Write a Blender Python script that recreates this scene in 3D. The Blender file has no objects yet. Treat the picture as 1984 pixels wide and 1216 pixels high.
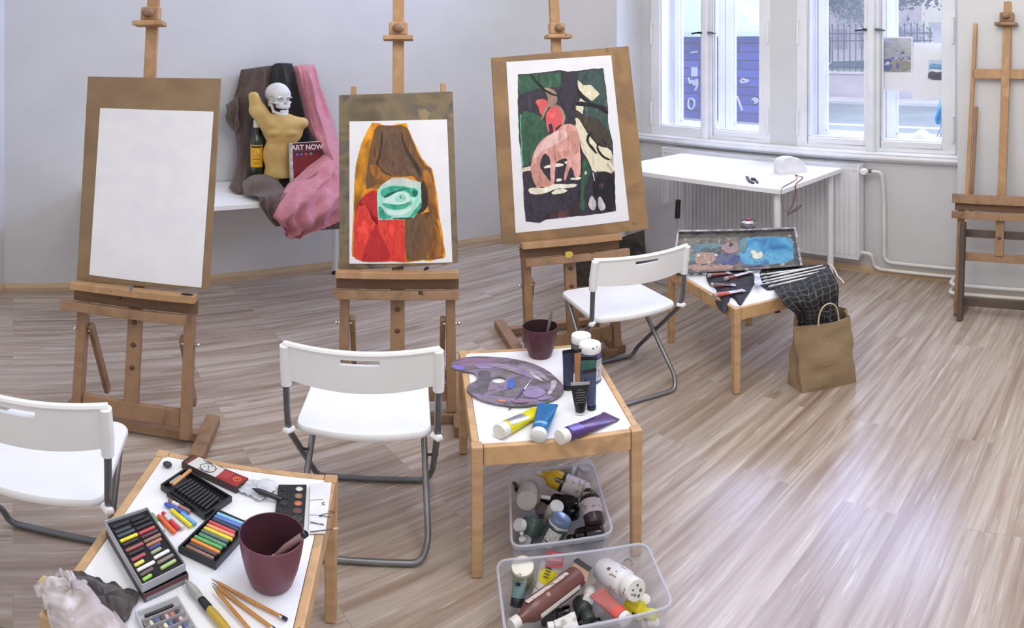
import bpy, bmesh, math, random
from mathutils import Vector, Matrix
from math import sin, cos, tan, pi, radians as RAD, atan2, hypot
random.seed(7)
SC = bpy.context.scene
COL = SC.collection

# ------------------------------------------------------------------ camera
# the photograph is a stitched cylindrical panorama, about 81 degrees wide
FX, FY, YH, H = 1406.0, 1106.0, 91.0, 1.82
cam_data = bpy.data.cameras.new('camera')
cam = bpy.data.objects.new('camera', cam_data)
COL.objects.link(cam)
cam.location = (0, 0, H)
cam.rotation_euler = (pi/2, 0, 0)
cam_data.type = 'PANO'
cam_data.panorama_type = 'CENTRAL_CYLINDRICAL'
cam_data.central_cylindrical_range_u_min = -992/FX
cam_data.central_cylindrical_range_u_max = 992/FX
cam_data.central_cylindrical_range_v_min = -(1216-YH)/FY
cam_data.central_cylindrical_range_v_max = YH/FY
cam_data.central_cylindrical_radius = 1.0
cam_data.clip_start = 0.05
SC.camera = cam

# ------------------------------------------------------------------ world, light, exposure
world = bpy.data.worlds.new('overcast_sky'); SC.world = world
world.use_nodes = True
wn = world.node_tree.nodes; wl = world.node_tree.links
bg = wn['Background']
tc = wn.new('ShaderNodeTexCoord'); sep = wn.new('ShaderNodeSeparateXYZ'); ramp = wn.new('ShaderNodeValToRGB')
wl.new(tc.outputs['Generated'], sep.inputs[0]); wl.new(sep.outputs['Z'], ramp.inputs[0])
ramp.color_ramp.elements[0].position = 0.0; ramp.color_ramp.elements[0].color = (.66, .67, .71, 1)
ramp.color_ramp.elements[1].position = 0.75; ramp.color_ramp.elements[1].color = (1.12, 1.13, 1.17, 1)
wl.new(ramp.outputs[0], bg.inputs[0]); bg.inputs[1].default_value = 0.86

def area_light(name, loc, target, sx, sy, power, color):
    d = bpy.data.lights.new(name, 'AREA'); d.shape = 'RECTANGLE'; d.size = sx; d.size_y = sy
    d.energy = power; d.color = color
    o = bpy.data.objects.new(name, d); COL.objects.link(o); o.location = loc
    o.rotation_euler = (Vector(target)-Vector(loc)).to_track_quat('-Z', 'Y').to_euler()
    return o
AU = RAD(39.4)
UU = Vector((cos(AU), sin(AU), 0)); NN = Vector((-sin(AU), cos(AU), 0))
def UN(u, n, z=0.0): return UU*u + NN*n + Vector((0, 0, z))
# the bright patch of sky above the street, shining down through the two windows
area_light('window_daylight', UN(5.6, 2.35, 3.6), UN(2.2, 1.9, 0), 3.0, 1.6, 380, (.46, .56, 1.0))
# area lamp added for the open sky, brightening the house fronts opposite
area_light('street_daylight', UN(9.5, 4, 10), UN(22, 6, 0), 9, 6, 1500, (.93, .96, 1.0))
# unseen fill lamp added overhead to brighten the window wall, no real fixture
area_light('room_fill_light', UN(1.3, .8, 3.1), UN(3.6, 1.2, 0.7), 1.6, 1.6, 40, (1.0, .95, .90))

SC.view_settings.view_transform = 'Standard'
SC.view_settings.look = 'None'
SC.view_settings.gamma = 1.0
SC.view_settings.use_curve_mapping = False
SC.view_settings.exposure = 0.18
SC.cycles.max_bounces = 8
SC.cycles.transparent_max_bounces = 24
SC.cycles.caustics_reflective = False
SC.cycles.caustics_refractive = False
SC.cycles.sample_clamp_indirect = 4.0

# ------------------------------------------------------------------ surveying helpers (pixel of the photo -> point on a known plane)
def ray(px, py):
    th = (px-992)/FX
    return Vector((sin(th), cos(th), -(py-YH)/FY))
def G(px, py, z=0.0):
    r = ray(px, py); d = (H-z)/(-r.z)
    return Vector((r.x*d, r.y*d, z))
def onU(px, py, D):                       # on a plane parallel to the window wall
    r = ray(px, py); d = D/r.dot(UU)
    return Vector((0, 0, H))+r*d
def onN(px, py, D):                       # on a plane parallel to the left wall
    r = ray(px, py); d = D/r.dot(NN)
    return Vector((0, 0, H))+r*d
def atd(px, py, d):                       # at horizontal distance d
    return Vector((0, 0, H))+ray(px, py)*d

# ------------------------------------------------------------------ materials
def lin(c):
    c = c/255.0
    return c/12.92 if c <= .04045 else ((c+.055)/1.055)**2.4
def rgb(c): return (lin(c[0]), lin(c[1]), lin(c[2]), 1)
MATS = {}
def mk(name, c, rough=.6, metal=0, c2=None, scale=8, stretch=(1, 1, 1), bump=0, bscale=None, spec=.5, detail=4, contrast=(.35, .65), alpha=None, coat=0, sheen=0, coords='Object'):
    if name in MATS: return MATS[name]
    m = bpy.data.materials.new(name); m.use_nodes = True; MATS[name] = m
    nt = m.node_tree; n = nt.nodes; l = nt.links; b = n['Principled BSDF']
    b.inputs['Base Color'].default_value = rgb(c); b.inputs['Roughness'].default_value = rough
    b.inputs['Metallic'].default_value = metal; b.inputs['Specular IOR Level'].default_value = spec
    if coat: b.inputs['Coat Weight'].default_value = coat
    if sheen: b.inputs['Sheen Weight'].default_value = sheen
    if alpha is not None: b.inputs['Alpha'].default_value = alpha
    if c2 is None and not bump:   # a faint procedural variation for every surface
        c2 = tuple(max(0, v*0.94) for v in c)
    t = n.new('ShaderNodeTexCoord'); mp = n.new('ShaderNodeMapping'); l.new(t.outputs[coords], mp.inputs[0])
    mp.inputs['Scale'].default_value = stretch
    if c2 is not None:
        no = n.new('ShaderNodeTexNoise'); no.inputs['Scale'].default_value = scale; no.inputs['Detail'].default_value = detail
        l.new(mp.outputs[0], no.inputs['Vector'])
        r = n.new('ShaderNodeValToRGB'); r.color_ramp.elements[0].position = contrast[0]; r.color_ramp.elements[1].position = contrast[1]
        r.color_ramp.elements[0].color = rgb(c); r.color_ramp.elements[1].color = rgb(c2)
        l.new(no.outputs['Fac'], r.inputs[0]); l.new(r.outputs[0], b.inputs['Base Color'])
    if bump:
        n2 = n.new('ShaderNodeTexNoise'); n2.inputs['Scale'].default_value = bscale or scale*4; n2.inputs['Detail'].default_value = 3
        l.new(mp.outputs[0], n2.inputs['Vector'])
        bp = n.new('ShaderNodeBump'); bp.inputs['Strength'].default_value = bump; bp.inputs['Distance'].default_value = .002
        l.new(n2.outputs['Fac'], bp.inputs['Height']); l.new(bp.outputs[0], b.inputs['Normal'])
    return m
def blotchy(name, cols, scale=10, rough=.6, bump=.3, detail=5, stretch=(1, 1, 1), spots=None, spot_col=(20, 20, 20), spot_thr=.72, spot_scale=25):
    """paint-smeared surface: a constant-ish ramp of several colours, plus spots"""
    if name in MATS: return MATS[name]
    m = bpy.data.materials.new(name); m.use_nodes = True; MATS[name] = m
    nt = m.node_tree; n = nt.nodes; l = nt.links; b = n['Principled BSDF']; b.inputs['Roughness'].default_value = rough
    t = n.new('ShaderNodeTexCoord'); mp = n.new('ShaderNodeMapping'); l.new(t.outputs['Object'], mp.inputs[0]); mp.inputs['Scale'].default_value = stretch
    no = n.new('ShaderNodeTexNoise'); no.inputs['Scale'].default_value = scale; no.inputs['Detail'].default_value = detail; no.inputs['Distortion'].default_value = .6
    l.new(mp.outputs[0], no.inputs['Vector'])
    r = n.new('ShaderNodeValToRGB'); cr = r.color_ramp
    k = len(cols)
    cr.elements[0].position = .3; cr.elements[0].color = rgb(cols[0]); cr.elements[1].position = .7; cr.elements[1].color = rgb(cols[-1])
    for i in range(1, k-1):
        e = cr.elements.new(.3+.4*i/(k-1)); e.color = rgb(cols[i])
    l.new(no.outputs['Fac'], r.inputs[0]); out = r.outputs[0]
    if spots:
        v = n.new('ShaderNodeTexNoise'); v.inputs['Scale'].default_value = spot_scale; v.inputs['Detail'].default_value = 2
        l.new(mp.outputs[0], v.inputs['Vector'])
        r2 = n.new('ShaderNodeValToRGB'); r2.color_ramp.elements[0].position = spot_thr-.02; r2.color_ramp.elements[1].position = spot_thr+.02
        l.new(v.outputs['Fac'], r2.inputs[0])
        mx = n.new('ShaderNodeMixRGB'); l.new(r2.outputs[0], mx.inputs[0]); l.new(out, mx.inputs[1]); mx.inputs[2].default_value = rgb(spot_col); out = mx.outputs[0]
    l.new(out, b.inputs['Base Color'])
    bp = n.new('ShaderNodeBump'); bp.inputs['Strength'].default_value = bump; bp.inputs['Distance'].default_value = .003
    l.new(no.outputs['Fac'], bp.inputs['Height']); l.new(bp.outputs[0], b.inputs['Normal'])
    return m
def clear_plastic(name, tint, amount, rough=.15):
    """thin see-through sheet: part transparent, part milky and glossy"""
    if name in MATS: return MATS[name]
    m = bpy.data.materials.new(name); m.use_nodes = True; MATS[name] = m
    nt = m.node_tree; n = nt.nodes; l = nt.links
    b = n['Principled BSDF']; b.inputs['Base Color'].default_value = rgb(tint); b.inputs['Roughness'].default_value = rough
    tr = n.new('ShaderNodeBsdfTransparent'); mix = n.new('ShaderNodeMixShader')
    no = n.new('ShaderNodeTexNoise'); no.inputs['Scale'].default_value = 9
    ml = n.new('ShaderNodeMath'); ml.operation = 'MULTIPLY_ADD'; ml.inputs[1].default_value = amount*.25; ml.inputs[2].default_value = amount*.87
    l.new(no.outputs['Fac'], ml.inputs[0])
    l.new(ml.outputs[0], mix.inputs[0]); l.new(tr.outputs[0], mix.inputs[1]); l.new(b.outputs[0], mix.inputs[2])
    l.new(mix.outputs[0], n['Material Output'].inputs['Surface'])
    return m

# ------------------------------------------------------------------ mesh helpers
class MB:
    def __init__(s): s.v = []; s.f = []; s.m = []
    def add(s, vs, fs, mi=0):
        b = len(s.v); s.v += [tuple(v) for v in vs]
        for f in fs: s.f.append(tuple(b+i for i in f)); s.m.append(mi)
        return s
    def box(s, c, d, R=None, mi=0):
        hx, hy, hz = d[0]/2, d[1]/2, d[2]/2
        p = [Vector((x, y, z)) for x in (-hx, hx) for y in (-hy, hy) for z in (-hz, hz)]
        if R is not None: p = [R @ q for q in p]
        c = Vector(c)
        return s.add([q+c for q in p], [(0, 1, 3, 2), (4, 6, 7, 5), (0, 4, 5, 1), (2, 3, 7, 6), (0, 2, 6, 4), (1, 5, 7, 3)], mi)
    def bb(s, x0, x1, y0, y1, z0, z1, mi=0): return s.box(((x0+x1)/2, (y0+y1)/2, (z0+z1)/2), (abs(x1-x0), abs(y1-y0), abs(z1-z0)), None, mi)
    def hexa(s, bot, top, mi=0):          # two quads, same order
        return s.add(list(bot)+list(top), [(3, 2, 1, 0), (4, 5, 6, 7), (0, 1, 5, 4), (1, 2, 6, 5), (2, 3, 7, 6), (3, 0, 4, 7)], mi)
    def bar(s, p, q, w, h, side=(1, 0, 0), mi=0):
        p, q = Vector(p), Vector(q); d = (q-p).normalized(); sd = Vector(side); sd = (sd-d*sd.dot(d)).normalized(); u = d.cross(sd).normalized()
        def ring(c): return [c-sd*w/2-u*h/2, c+sd*w/2-u*h/2, c+sd*w/2+u*h/2, c-sd*w/2+u*h/2]
        return s.hexa(ring(p), ring(q), mi)
    def prism(s, poly, off, mi=0, mi_side=None):
        n = len(poly); off = Vector(off); a = [Vector(p) for p in poly]; b = [p+off for p in a]
        base = len(s.v); s.v += [tuple(p) for p in a+b]
        s.f.append(tuple(base+i for i in reversed(range(n)))); s.m.append(mi)
        s.f.append(tuple(base+n+i for i in range(n))); s.m.append(mi)
        for i in range(n):
            j = (i+1) % n; s.f.append((base+i, base+j, base+n+j, base+n+i)); s.m.append(mi if mi_side is None else mi_side)
        return s
    def face(s, poly, mi=0):
        return s.add(poly, [tuple(range(len(poly)))], mi)
    def tube(s, path, r, n=10, mi=0, closed=False, cap=True, sq=None):
        P = [Vector(p) for p in path]; k = len(P)
        R = r if isinstance(r, (list, tuple)) else [r]*k
        T = []
        for i in range(k):
            a = P[(i-1) % k] if (closed or i > 0) else P[i]; b = P[(i+1) % k] if (closed or i < k-1) else P[i]
            t = (b-a); T.append(t.normalized() if t.length > 1e-9 else Vector((0, 0, 1)))
        ref = Vector((0, 0, 1)) if abs(T[0].z) < .9 else Vector((1, 0, 0))
        nrm = (ref-T[0]*ref.dot(T[0])).normalized(); base = len(s.v)
        for i in range(k):
            nrm = (nrm-T[i]*nrm.dot(T[i]))
            nrm = nrm.normalized() if nrm.length > 1e-9 else Vector((1, 0, 0))
            bn = T[i].cross(nrm)
            for j in range(n):
                a = 2*pi*j/n; s.v.append(tuple(P[i]+(nrm*cos(a)+bn*sin(a)*(sq or 1))*R[i]))
        for i in range(k if closed else k-1):
            for j in range(n):
                a = base+i*n+j; b = base+i*n+(j+1) % n; c = base+((i+1) % k)*n+(j+1) % n; d = base+((i+1) % k)*n+j
                s.f.append((a, b, c, d)); s.m.append(mi)
        if cap and not closed:
            s.f.append(tuple(base+j for j in reversed(range(n)))); s.m.append(mi)
            s.f.append(tuple(base+(k-1)*n+j for j in range(n))); s.m.append(mi)
        return s
    def lathe(s, prof, n=28, M=None, mi=0, closed=False, mis=None):
        M = M or Matrix(); base = len(s.v)
        for (r, z) in prof:
            for j in range(n):
                a = 2*pi*j/n; s.v.append(tuple(M @ Vector((r*cos(a), r*sin(a), z))))
        for i in range(len(prof)-1):
            for j in range(n):
                a = base+i*n+j; b = base+i*n+(j+1) % n
                s.f.append((a, b, b+n, a+n)); s.m.append(mis[i] if mis else mi)
        return s
    def grid(s, P, mi=0, closed=False):
        nr, nc = len(P), len(P[0]); base = len(s.v)
        for row in P: s.v += [tuple(p) for p in row]
        for i in range(nr-1):
            for j in range(nc if closed else nc-1):
                k = (j+1) % nc
                s.f.append((base+i*nc+j, base+i*nc+k, base+(i+1)*nc+k, base+(i+1)*nc+j)); s.m.append(mi)
        return s
    def ball(s, c, r, n=12, mi=0, sc=(1, 1, 1), R=None):
        M = Matrix.Translation(Vector(c))
        if R is not None: M = M @ R.to_4x4()
        M = M @ Matrix.Diagonal((sc[0], sc[1], sc[2], 1))
        pr = [(r*sin(pi*i/(n)), -r*cos(pi*i/n)) for i in range(n+1)]; pr[0] = (1e-5, -r); pr[-1] = (1e-5, r)
        return s.lathe(pr, n*2, M, mi)
def mesh_of(name, mb, mats):
    me = bpy.data.meshes.new(name); me.from_pydata(mb.v, [], mb.f)
    for m in (mats if isinstance(mats, (list, tuple)) else [mats]): me.materials.append(m)
    me.polygons.foreach_set('material_index', mb.m); me.update()
    return me
def fix_normals(me):
    bm = bmesh.new(); bm.from_mesh(me); bmesh.ops.remove_doubles(bm, verts=bm.verts, dist=1e-6)
    bmesh.ops.recalc_face_normals(bm, faces=bm.faces); bm.to_mesh(me); bm.free()
def obj(name, mb, mats, parent=None, smooth=False, bevel=0, solid=0, sub=0, world=False, seg=2, offset=0):
    me = mesh_of(name, mb, mats); fix_normals(me)
    o = bpy.data.objects.new(name, me); COL.objects.link(o)
    if parent is not None:
        o.parent = parent
        if world: me.transform(wmat(parent).inverted())
    if smooth:
        try: me.shade_smooth()
        except Exception: pass
        try: me.set_sharp_from_angle(angle=RAD(40))
        except Exception: pass
    if solid:
        md = o.modifiers.new('thickness', 'SOLIDIFY'); md.thickness = solid; md.offset = offset
    if bevel:
        md = o.modifiers.new('bevel', 'BEVEL'); md.width = bevel; md.segments = seg; md.limit_method = 'ANGLE'; md.angle_limit = RAD(35)
    if sub:
        md = o.modifiers.new('sub', 'SUBSURF'); md.levels = sub; md.render_levels = sub
    return o
def wmat(o):
    M = Matrix.LocRotScale(o.location, o.rotation_euler, o.scale)
    return (wmat(o.parent) @ M) if o.parent else M
def tag(o, label, cat, group=None, kind=None):
    o['label'] = label; o['category'] = cat
    if group: o['group'] = group
    if kind: o['kind'] = kind
    return o
def thing(name, label, cat, loc=(0, 0, 0), rot=0, group=None):
    o = bpy.data.objects.new(name, None); COL.objects.link(o); o.location = loc
    o.rotation_euler = rot if isinstance(rot, (tuple, list)) else (0, 0, rot); o.empty_display_size = .05
    return tag(o, label, cat, group)
def struct(o): o['kind'] = 'structure'; return o
def kids(o): return [c for c in COL.objects if c.parent == o]
def copy_tree(o, parent=None):
    c = o.copy(); COL.objects.link(c); c.parent = parent
    for ch in kids(o): copy_tree(ch, c)
    return c
def frame(p, zaxis, xaxis=None):          # matrix with local z along zaxis, at p
    z = Vector(zaxis).normalized(); x = Vector(xaxis) if xaxis is not None else (Vector((1, 0, 0)) if abs(z.x) < .9 else Vector((0, 1, 0)))
    x = (x-z*x.dot(z)).normalized(); y = z.cross(x)
    M = Matrix((x, y, z)).transposed().to_4x4(); M.translation = Vector(p); return M
def jit(poly, amt, step, rnd=random):
    """subdivide a pixel polygon and ragged its edge a little"""
    out = []
    n = len(poly)
    for i in range(n):
        a, b = poly[i], poly[(i+1) % n]; L = hypot(b[0]-a[0], b[1]-a[1]); k = max(1, int(L/step))
        for j in range(k):
            t = j/k; out.append((a[0]+(b[0]-a[0])*t+rnd.uniform(-amt, amt), a[1]+(b[1]-a[1])*t+rnd.uniform(-amt, amt)))
    return out
def smoothp(poly, it=2, closed=True):
    for _ in range(it):
        q = []; n = len(poly)
        rng = range(n) if closed else range(n-1)
        if not closed: q.append(tuple(poly[0]))
        for i in rng:
            a, b = poly[i], poly[(i+1) % n]
            q.append(tuple(a[k]*.75+b[k]*.25 for k in range(len(a)))); q.append(tuple(a[k]*.25+b[k]*.75 for k in range(len(a))))
        if not closed: q.append(tuple(poly[-1]))
        poly = q
    return poly

# common materials
WHITE_WALL = mk('white_wall_paint', (210, 210, 211), .85, c2=(205, 205, 207), scale=3, bump=.15, bscale=180)
WHITE_PAINT = mk('white_gloss_paint', (232, 233, 236), .35, c2=(222, 224, 228), scale=5)
WHITE_PLASTIC = mk('white_plastic', (240, 240, 240), .38, c2=(232, 232, 233), scale=4)
WHITE_LAMINATE = mk('white_laminate', (243, 243, 245), .25, c2=(236, 237, 240), scale=3)
BEECH = mk('beech_table_wood', (200, 164, 124), .5, c2=(184, 146, 106), scale=5, stretch=(1, 6, 6), bump=.1)
EASEL_WOOD = blotchy('easel_wood', [(140, 108, 82), (158, 124, 94), (148, 116, 88), (124, 95, 72)], 6, .6, .15, stretch=(2, 2, 1), spots=True, spot_col=(62, 50, 42), spot_thr=.74, spot_scale=14)
EASEL_LIGHT = blotchy('pale_easel_wood', [(180, 142, 102), (168, 130, 92), (190, 152, 112)], 6, .6, .15, stretch=(2, 2, 1), spots=True, spot_col=(72, 60, 50), spot_thr=.76, spot_scale=14)
STEEL = mk('grey_steel_tube', (148, 148, 150), .32, .75, c2=(128, 128, 131), scale=12)
DARK_STEEL = mk('dark_grey_tube', (112, 114, 118), .4, .5, c2=(98, 100, 104), scale=12)
CHROME = mk('chrome', (225, 225, 228), .12, 1.0)
BLACK_PL = mk('black_plastic', (26, 26, 28), .35, c2=(34, 34, 36), scale=20)
PAPER = mk('white_paper', (236, 236, 240), .8, c2=(230, 230, 235), scale=10, bump=.1, bscale=300)
# ================================================================== THE ROOM
def floor_mat():
    m = bpy.data.materials.new('laminate_floor'); m.use_nodes = True
    nt = m.node_tree; n = nt.nodes; l = nt.links; b = n['Principled BSDF']
    t = n.new('ShaderNodeTexCoord'); mp = n.new('ShaderNodeMapping'); mp.inputs['Rotation'].default_value = (0, 0, -AU)
    l.new(t.outputs['Object'], mp.inputs[0])
    br = n.new('ShaderNodeTexBrick'); br.inputs['Scale'].default_value = 1.0
    br.inputs['Brick Width'].default_value = 1.28; br.inputs['Row Height'].default_value = .19
    br.inputs['Mortar Size'].default_value = .0012; br.inputs['Mortar Smooth'].default_value = .3; br.offset = .37
    br.inputs['Color1'].default_value = (0, 0, 0, 1); br.inputs['Color2'].default_value = (1, 1, 1, 1); br.inputs['Mortar'].default_value = (.5, .5, .5, 1)
    l.new(mp.outputs[0], br.inputs['Vector'])
    # streaks along the boards, shifted per board
    mp2 = n.new('ShaderNodeMapping'); mp2.inputs['Scale'].default_value = (.8, 17, 1)
    ad = n.new('ShaderNodeVectorMath'); ad.operation = 'MULTIPLY_ADD'
    l.new(br.outputs['Color'], ad.inputs[0]); ad.inputs[1].default_value = (7, 3, 5); l.new(mp.outputs[0], ad.inputs[2])
    l.new(ad.outputs[0], mp2.inputs[0])
    n1 = n.new('ShaderNodeTexNoise'); n1.inputs['Scale'].default_value = 1.6; n1.inputs['Detail'].default_value = 7; n1.inputs['Roughness'].default_value = .62; n1.inputs['Distortion'].default_value = .5
    l.new(mp2.outputs[0], n1.inputs['Vector'])
    r1 = n.new('ShaderNodeValToRGB'); cr = r1.color_ramp
    cr.elements[0].position = .28; cr.elements[0].color = rgb((142, 122, 107)); cr.elements[1].position = .74; cr.elements[1].color = rgb((204, 197, 191))
    e = cr.elements.new(.42); e.color = rgb((166, 150, 137)); e = cr.elements.new(.56); e.color = rgb((187, 175, 164))
    l.new(n1.outputs['Fac'], r1.inputs[0])
    # board to board tone
    mx = n.new('ShaderNodeMixRGB'); mx.blend_type = 'MULTIPLY'; mx.inputs[0].default_value = 1
    r2 = n.new('ShaderNodeValToRGB'); r2.color_ramp.elements[0].color = rgb((232, 226, 222)); r2.color_ramp.elements[1].color = rgb((255, 252, 250))
    l.new(br.outputs['Color'], r2.inputs[0]); l.new(r1.outputs[0], mx.inputs[1]); l.new(r2.outputs[0], mx.inputs[2])
    # fine dark scratches and white worn dashes
    mp3 = n.new('ShaderNodeMapping'); mp3.inputs['Scale'].default_value = (3, 42, 1); l.new(ad.outputs[0], mp3.inputs[0])
    n3 = n.new('ShaderNodeTexNoise'); n3.inputs['Scale'].default_value = 1.5; n3.inputs['Detail'].default_value = 3; l.new(mp3.outputs[0], n3.inputs['Vector'])
    r3 = n.new('ShaderNodeValToRGB'); r3.color_ramp.elements[0].position = .63; r3.color_ramp.elements[0].color = (0, 0, 0, 1); r3.color_ramp.elements[1].position = .72; r3.color_ramp.elements[1].color = (.28, .28, .28, 1)
    l.new(n3.outputs['Fac'], r3.inputs[0])
    m3 = n.new('ShaderNodeMixRGB'); l.new(r3.outputs[0], m3.inputs[0]); l.new(mx.outputs[0], m3.inputs[1]); m3.inputs[2].default_value = rgb((244, 240, 236))
    # knots
    vo = n.new('ShaderNodeTexNoise'); vo.inputs['Scale'].default_value = 2.2; mp4 = n.new('ShaderNodeMapping'); mp4.inputs['Scale'].default_value = (1.4, 6, 1); l.new(ad.outputs[0], mp4.inputs[0]); l.new(mp4.outputs[0], vo.inputs['Vector'])
    r4 = n.new('ShaderNodeValToRGB'); r4.color_ramp.elements[0].position = .70; r4.color_ramp.elements[0].color = (0, 0, 0, 1); r4.color_ramp.elements[1].position = .78; r4.color_ramp.elements[1].color = (.7, .7, .7, 1)
    l.new(vo.outputs['Fac'], r4.inputs[0])
    m4 = n.new('ShaderNodeMixRGB'); l.new(r4.outputs[0], m4.inputs[0]); l.new(m3.outputs[0], m4.inputs[1]); m4.inputs[2].default_value = rgb((118, 92, 76))
    # seams
    m5 = n.new('ShaderNodeMixRGB'); m5.inputs[2].default_value = rgb((150, 134, 120)); l.new(m4.outputs[0], m5.inputs[1])
    fm = n.new('ShaderNodeMath'); fm.operation = 'MULTIPLY'; fm.inputs[1].default_value = .6; l.new(br.outputs['Fac'], fm.inputs[0]); l.new(fm.outputs[0], m5.inputs[0])
    l.new(m5.outputs[0], b.inputs['Base Color'])
    b.inputs['Roughness'].default_value = .26; b.inputs['Specular IOR Level'].default_value = .6
    return m
FLOOR = floor_mat()
struct(obj('floor', MB().add([UN(-3.2, -4.5), UN(4.30, -4.5), UN(4.30, 4.30), UN(-3.2, 4.30)], [(0, 1, 2, 3)]).prism([UN(-3.2, -4.5, -.12), UN(4.30, -4.5, -.12), UN(4.30, 4.30, -.12), UN(-3.2, 4.30, -.12)], (0, 0, .119)), FLOOR))

CE = 3.15   # wall height
def ub(mb, u0, u1, n0, n1, z0, z1, mi=0):      # box in room axes
    a = [UN(u0, n0, z0), UN(u1, n0, z0), UN(u1, n1, z0), UN(u0, n1, z0)]
    return mb.hexa(a, [p+Vector((0, 0, z1-z0)) for p in a], mi)
ar = [(2.55, 4.27)]+[(2.9+.9*sin(t*pi/14)*1.21, 4.27-.635*(1-cos(t*pi/14))) for t in range(0, 8)]
ar = [p for p in ar if p[0] < 3.99]+[(3.99, 3.635)]
mb = MB(); mb.prism([UN(-.05, 4.27)]+[UN(a, b) for a, b in ar]+[UN(3.99, 4.42), UN(-.05, 4.42)], Vector((0, 0, CE)))
struct(obj('wall_left', mb, WHITE_WALL, smooth=True))
mb = MB()
a = [UN(-.05, 4.27), UN(-.05, 4.42), UN(-.24, 4.42), UN(-.24, 4.03)]
mb.hexa(a, [p+Vector((0, 0, CE)) for p in a]); ub(mb, -3.2, -.24, 4.03, 4.42, 0, CE)
struct(obj('wall_left_pier', mb, WHITE_WALL))
NL, NR = 3.635, 1.10               # niche edges
mb = MB(); ub(mb, 3.992, 4.62, NL, 4.42, 0, CE); ub(mb, 3.99, 4.62, -4.5, NR, 0, CE)
WL0, WL1, WR0, WR1 = 3.53, 2.484, 2.278, 1.189      # window openings
ZB, ZT = .985, 2.95
ub(mb, 4.27, 4.62, NR, NL, 0, ZB-.001); ub(mb, 4.27, 4.62, NR, NL, ZT, CE)
ub(mb, 4.27, 4.62, WL0, NL, ZB, ZT); ub(mb, 4.27, 4.62, WR0, WL1, ZB, ZT); ub(mb, 4.27, 4.62, NR, WR1, ZB, ZT)
struct(obj('wall_right', mb, WHITE_WALL))

# baseboards (pale wood quarter strips)
BASEB = mk('baseboard_wood', (205, 180, 148), .5, c2=(190, 163, 130), scale=4, stretch=(1, 1, 8))
def strip(mb, pts, w=.018, h=.055):
    for a, b in zip(pts[:-1], pts[1:]):
        d = (b-a).normalized(); s = Vector((d.y, -d.x, 0))
        prof = [(0, 0), (w, 0), (w, h*.45), (w*.45, h), (0, h)]
        mb.prism([a+s*x+Vector((0, 0, z)) for x, z in prof], b-a)
    return mb
struct(obj('baseboard_left', strip(MB(), [UN(-3.2, 4.03), UN(-.24, 4.03), UN(-.05, 4.27)]+[UN(a, b) for a, b in ar]), BASEB))
struct(obj('baseboard_right', strip(MB(), [UN(4.27, NL), UN(4.27, NR)]), BASEB))
struct(obj('baseboard_right_front', strip(MB(), [UN(3.99, NR), UN(3.99, -4.5)]), BASEB))

# window sill board with moulded edge
prof = [(4.30, .905), (4.235, .905), (4.225, .918), (4.205, .928), (4.20, .945), (4.212, .958), (4.205, .968), (4.215, .984), (4.30, .984)]
struct(obj('trim_1', MB().prism([UN(u, NR, z) for u, z in prof], NN*(NL-NR)), WHITE_PAINT, bevel=.003))

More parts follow.
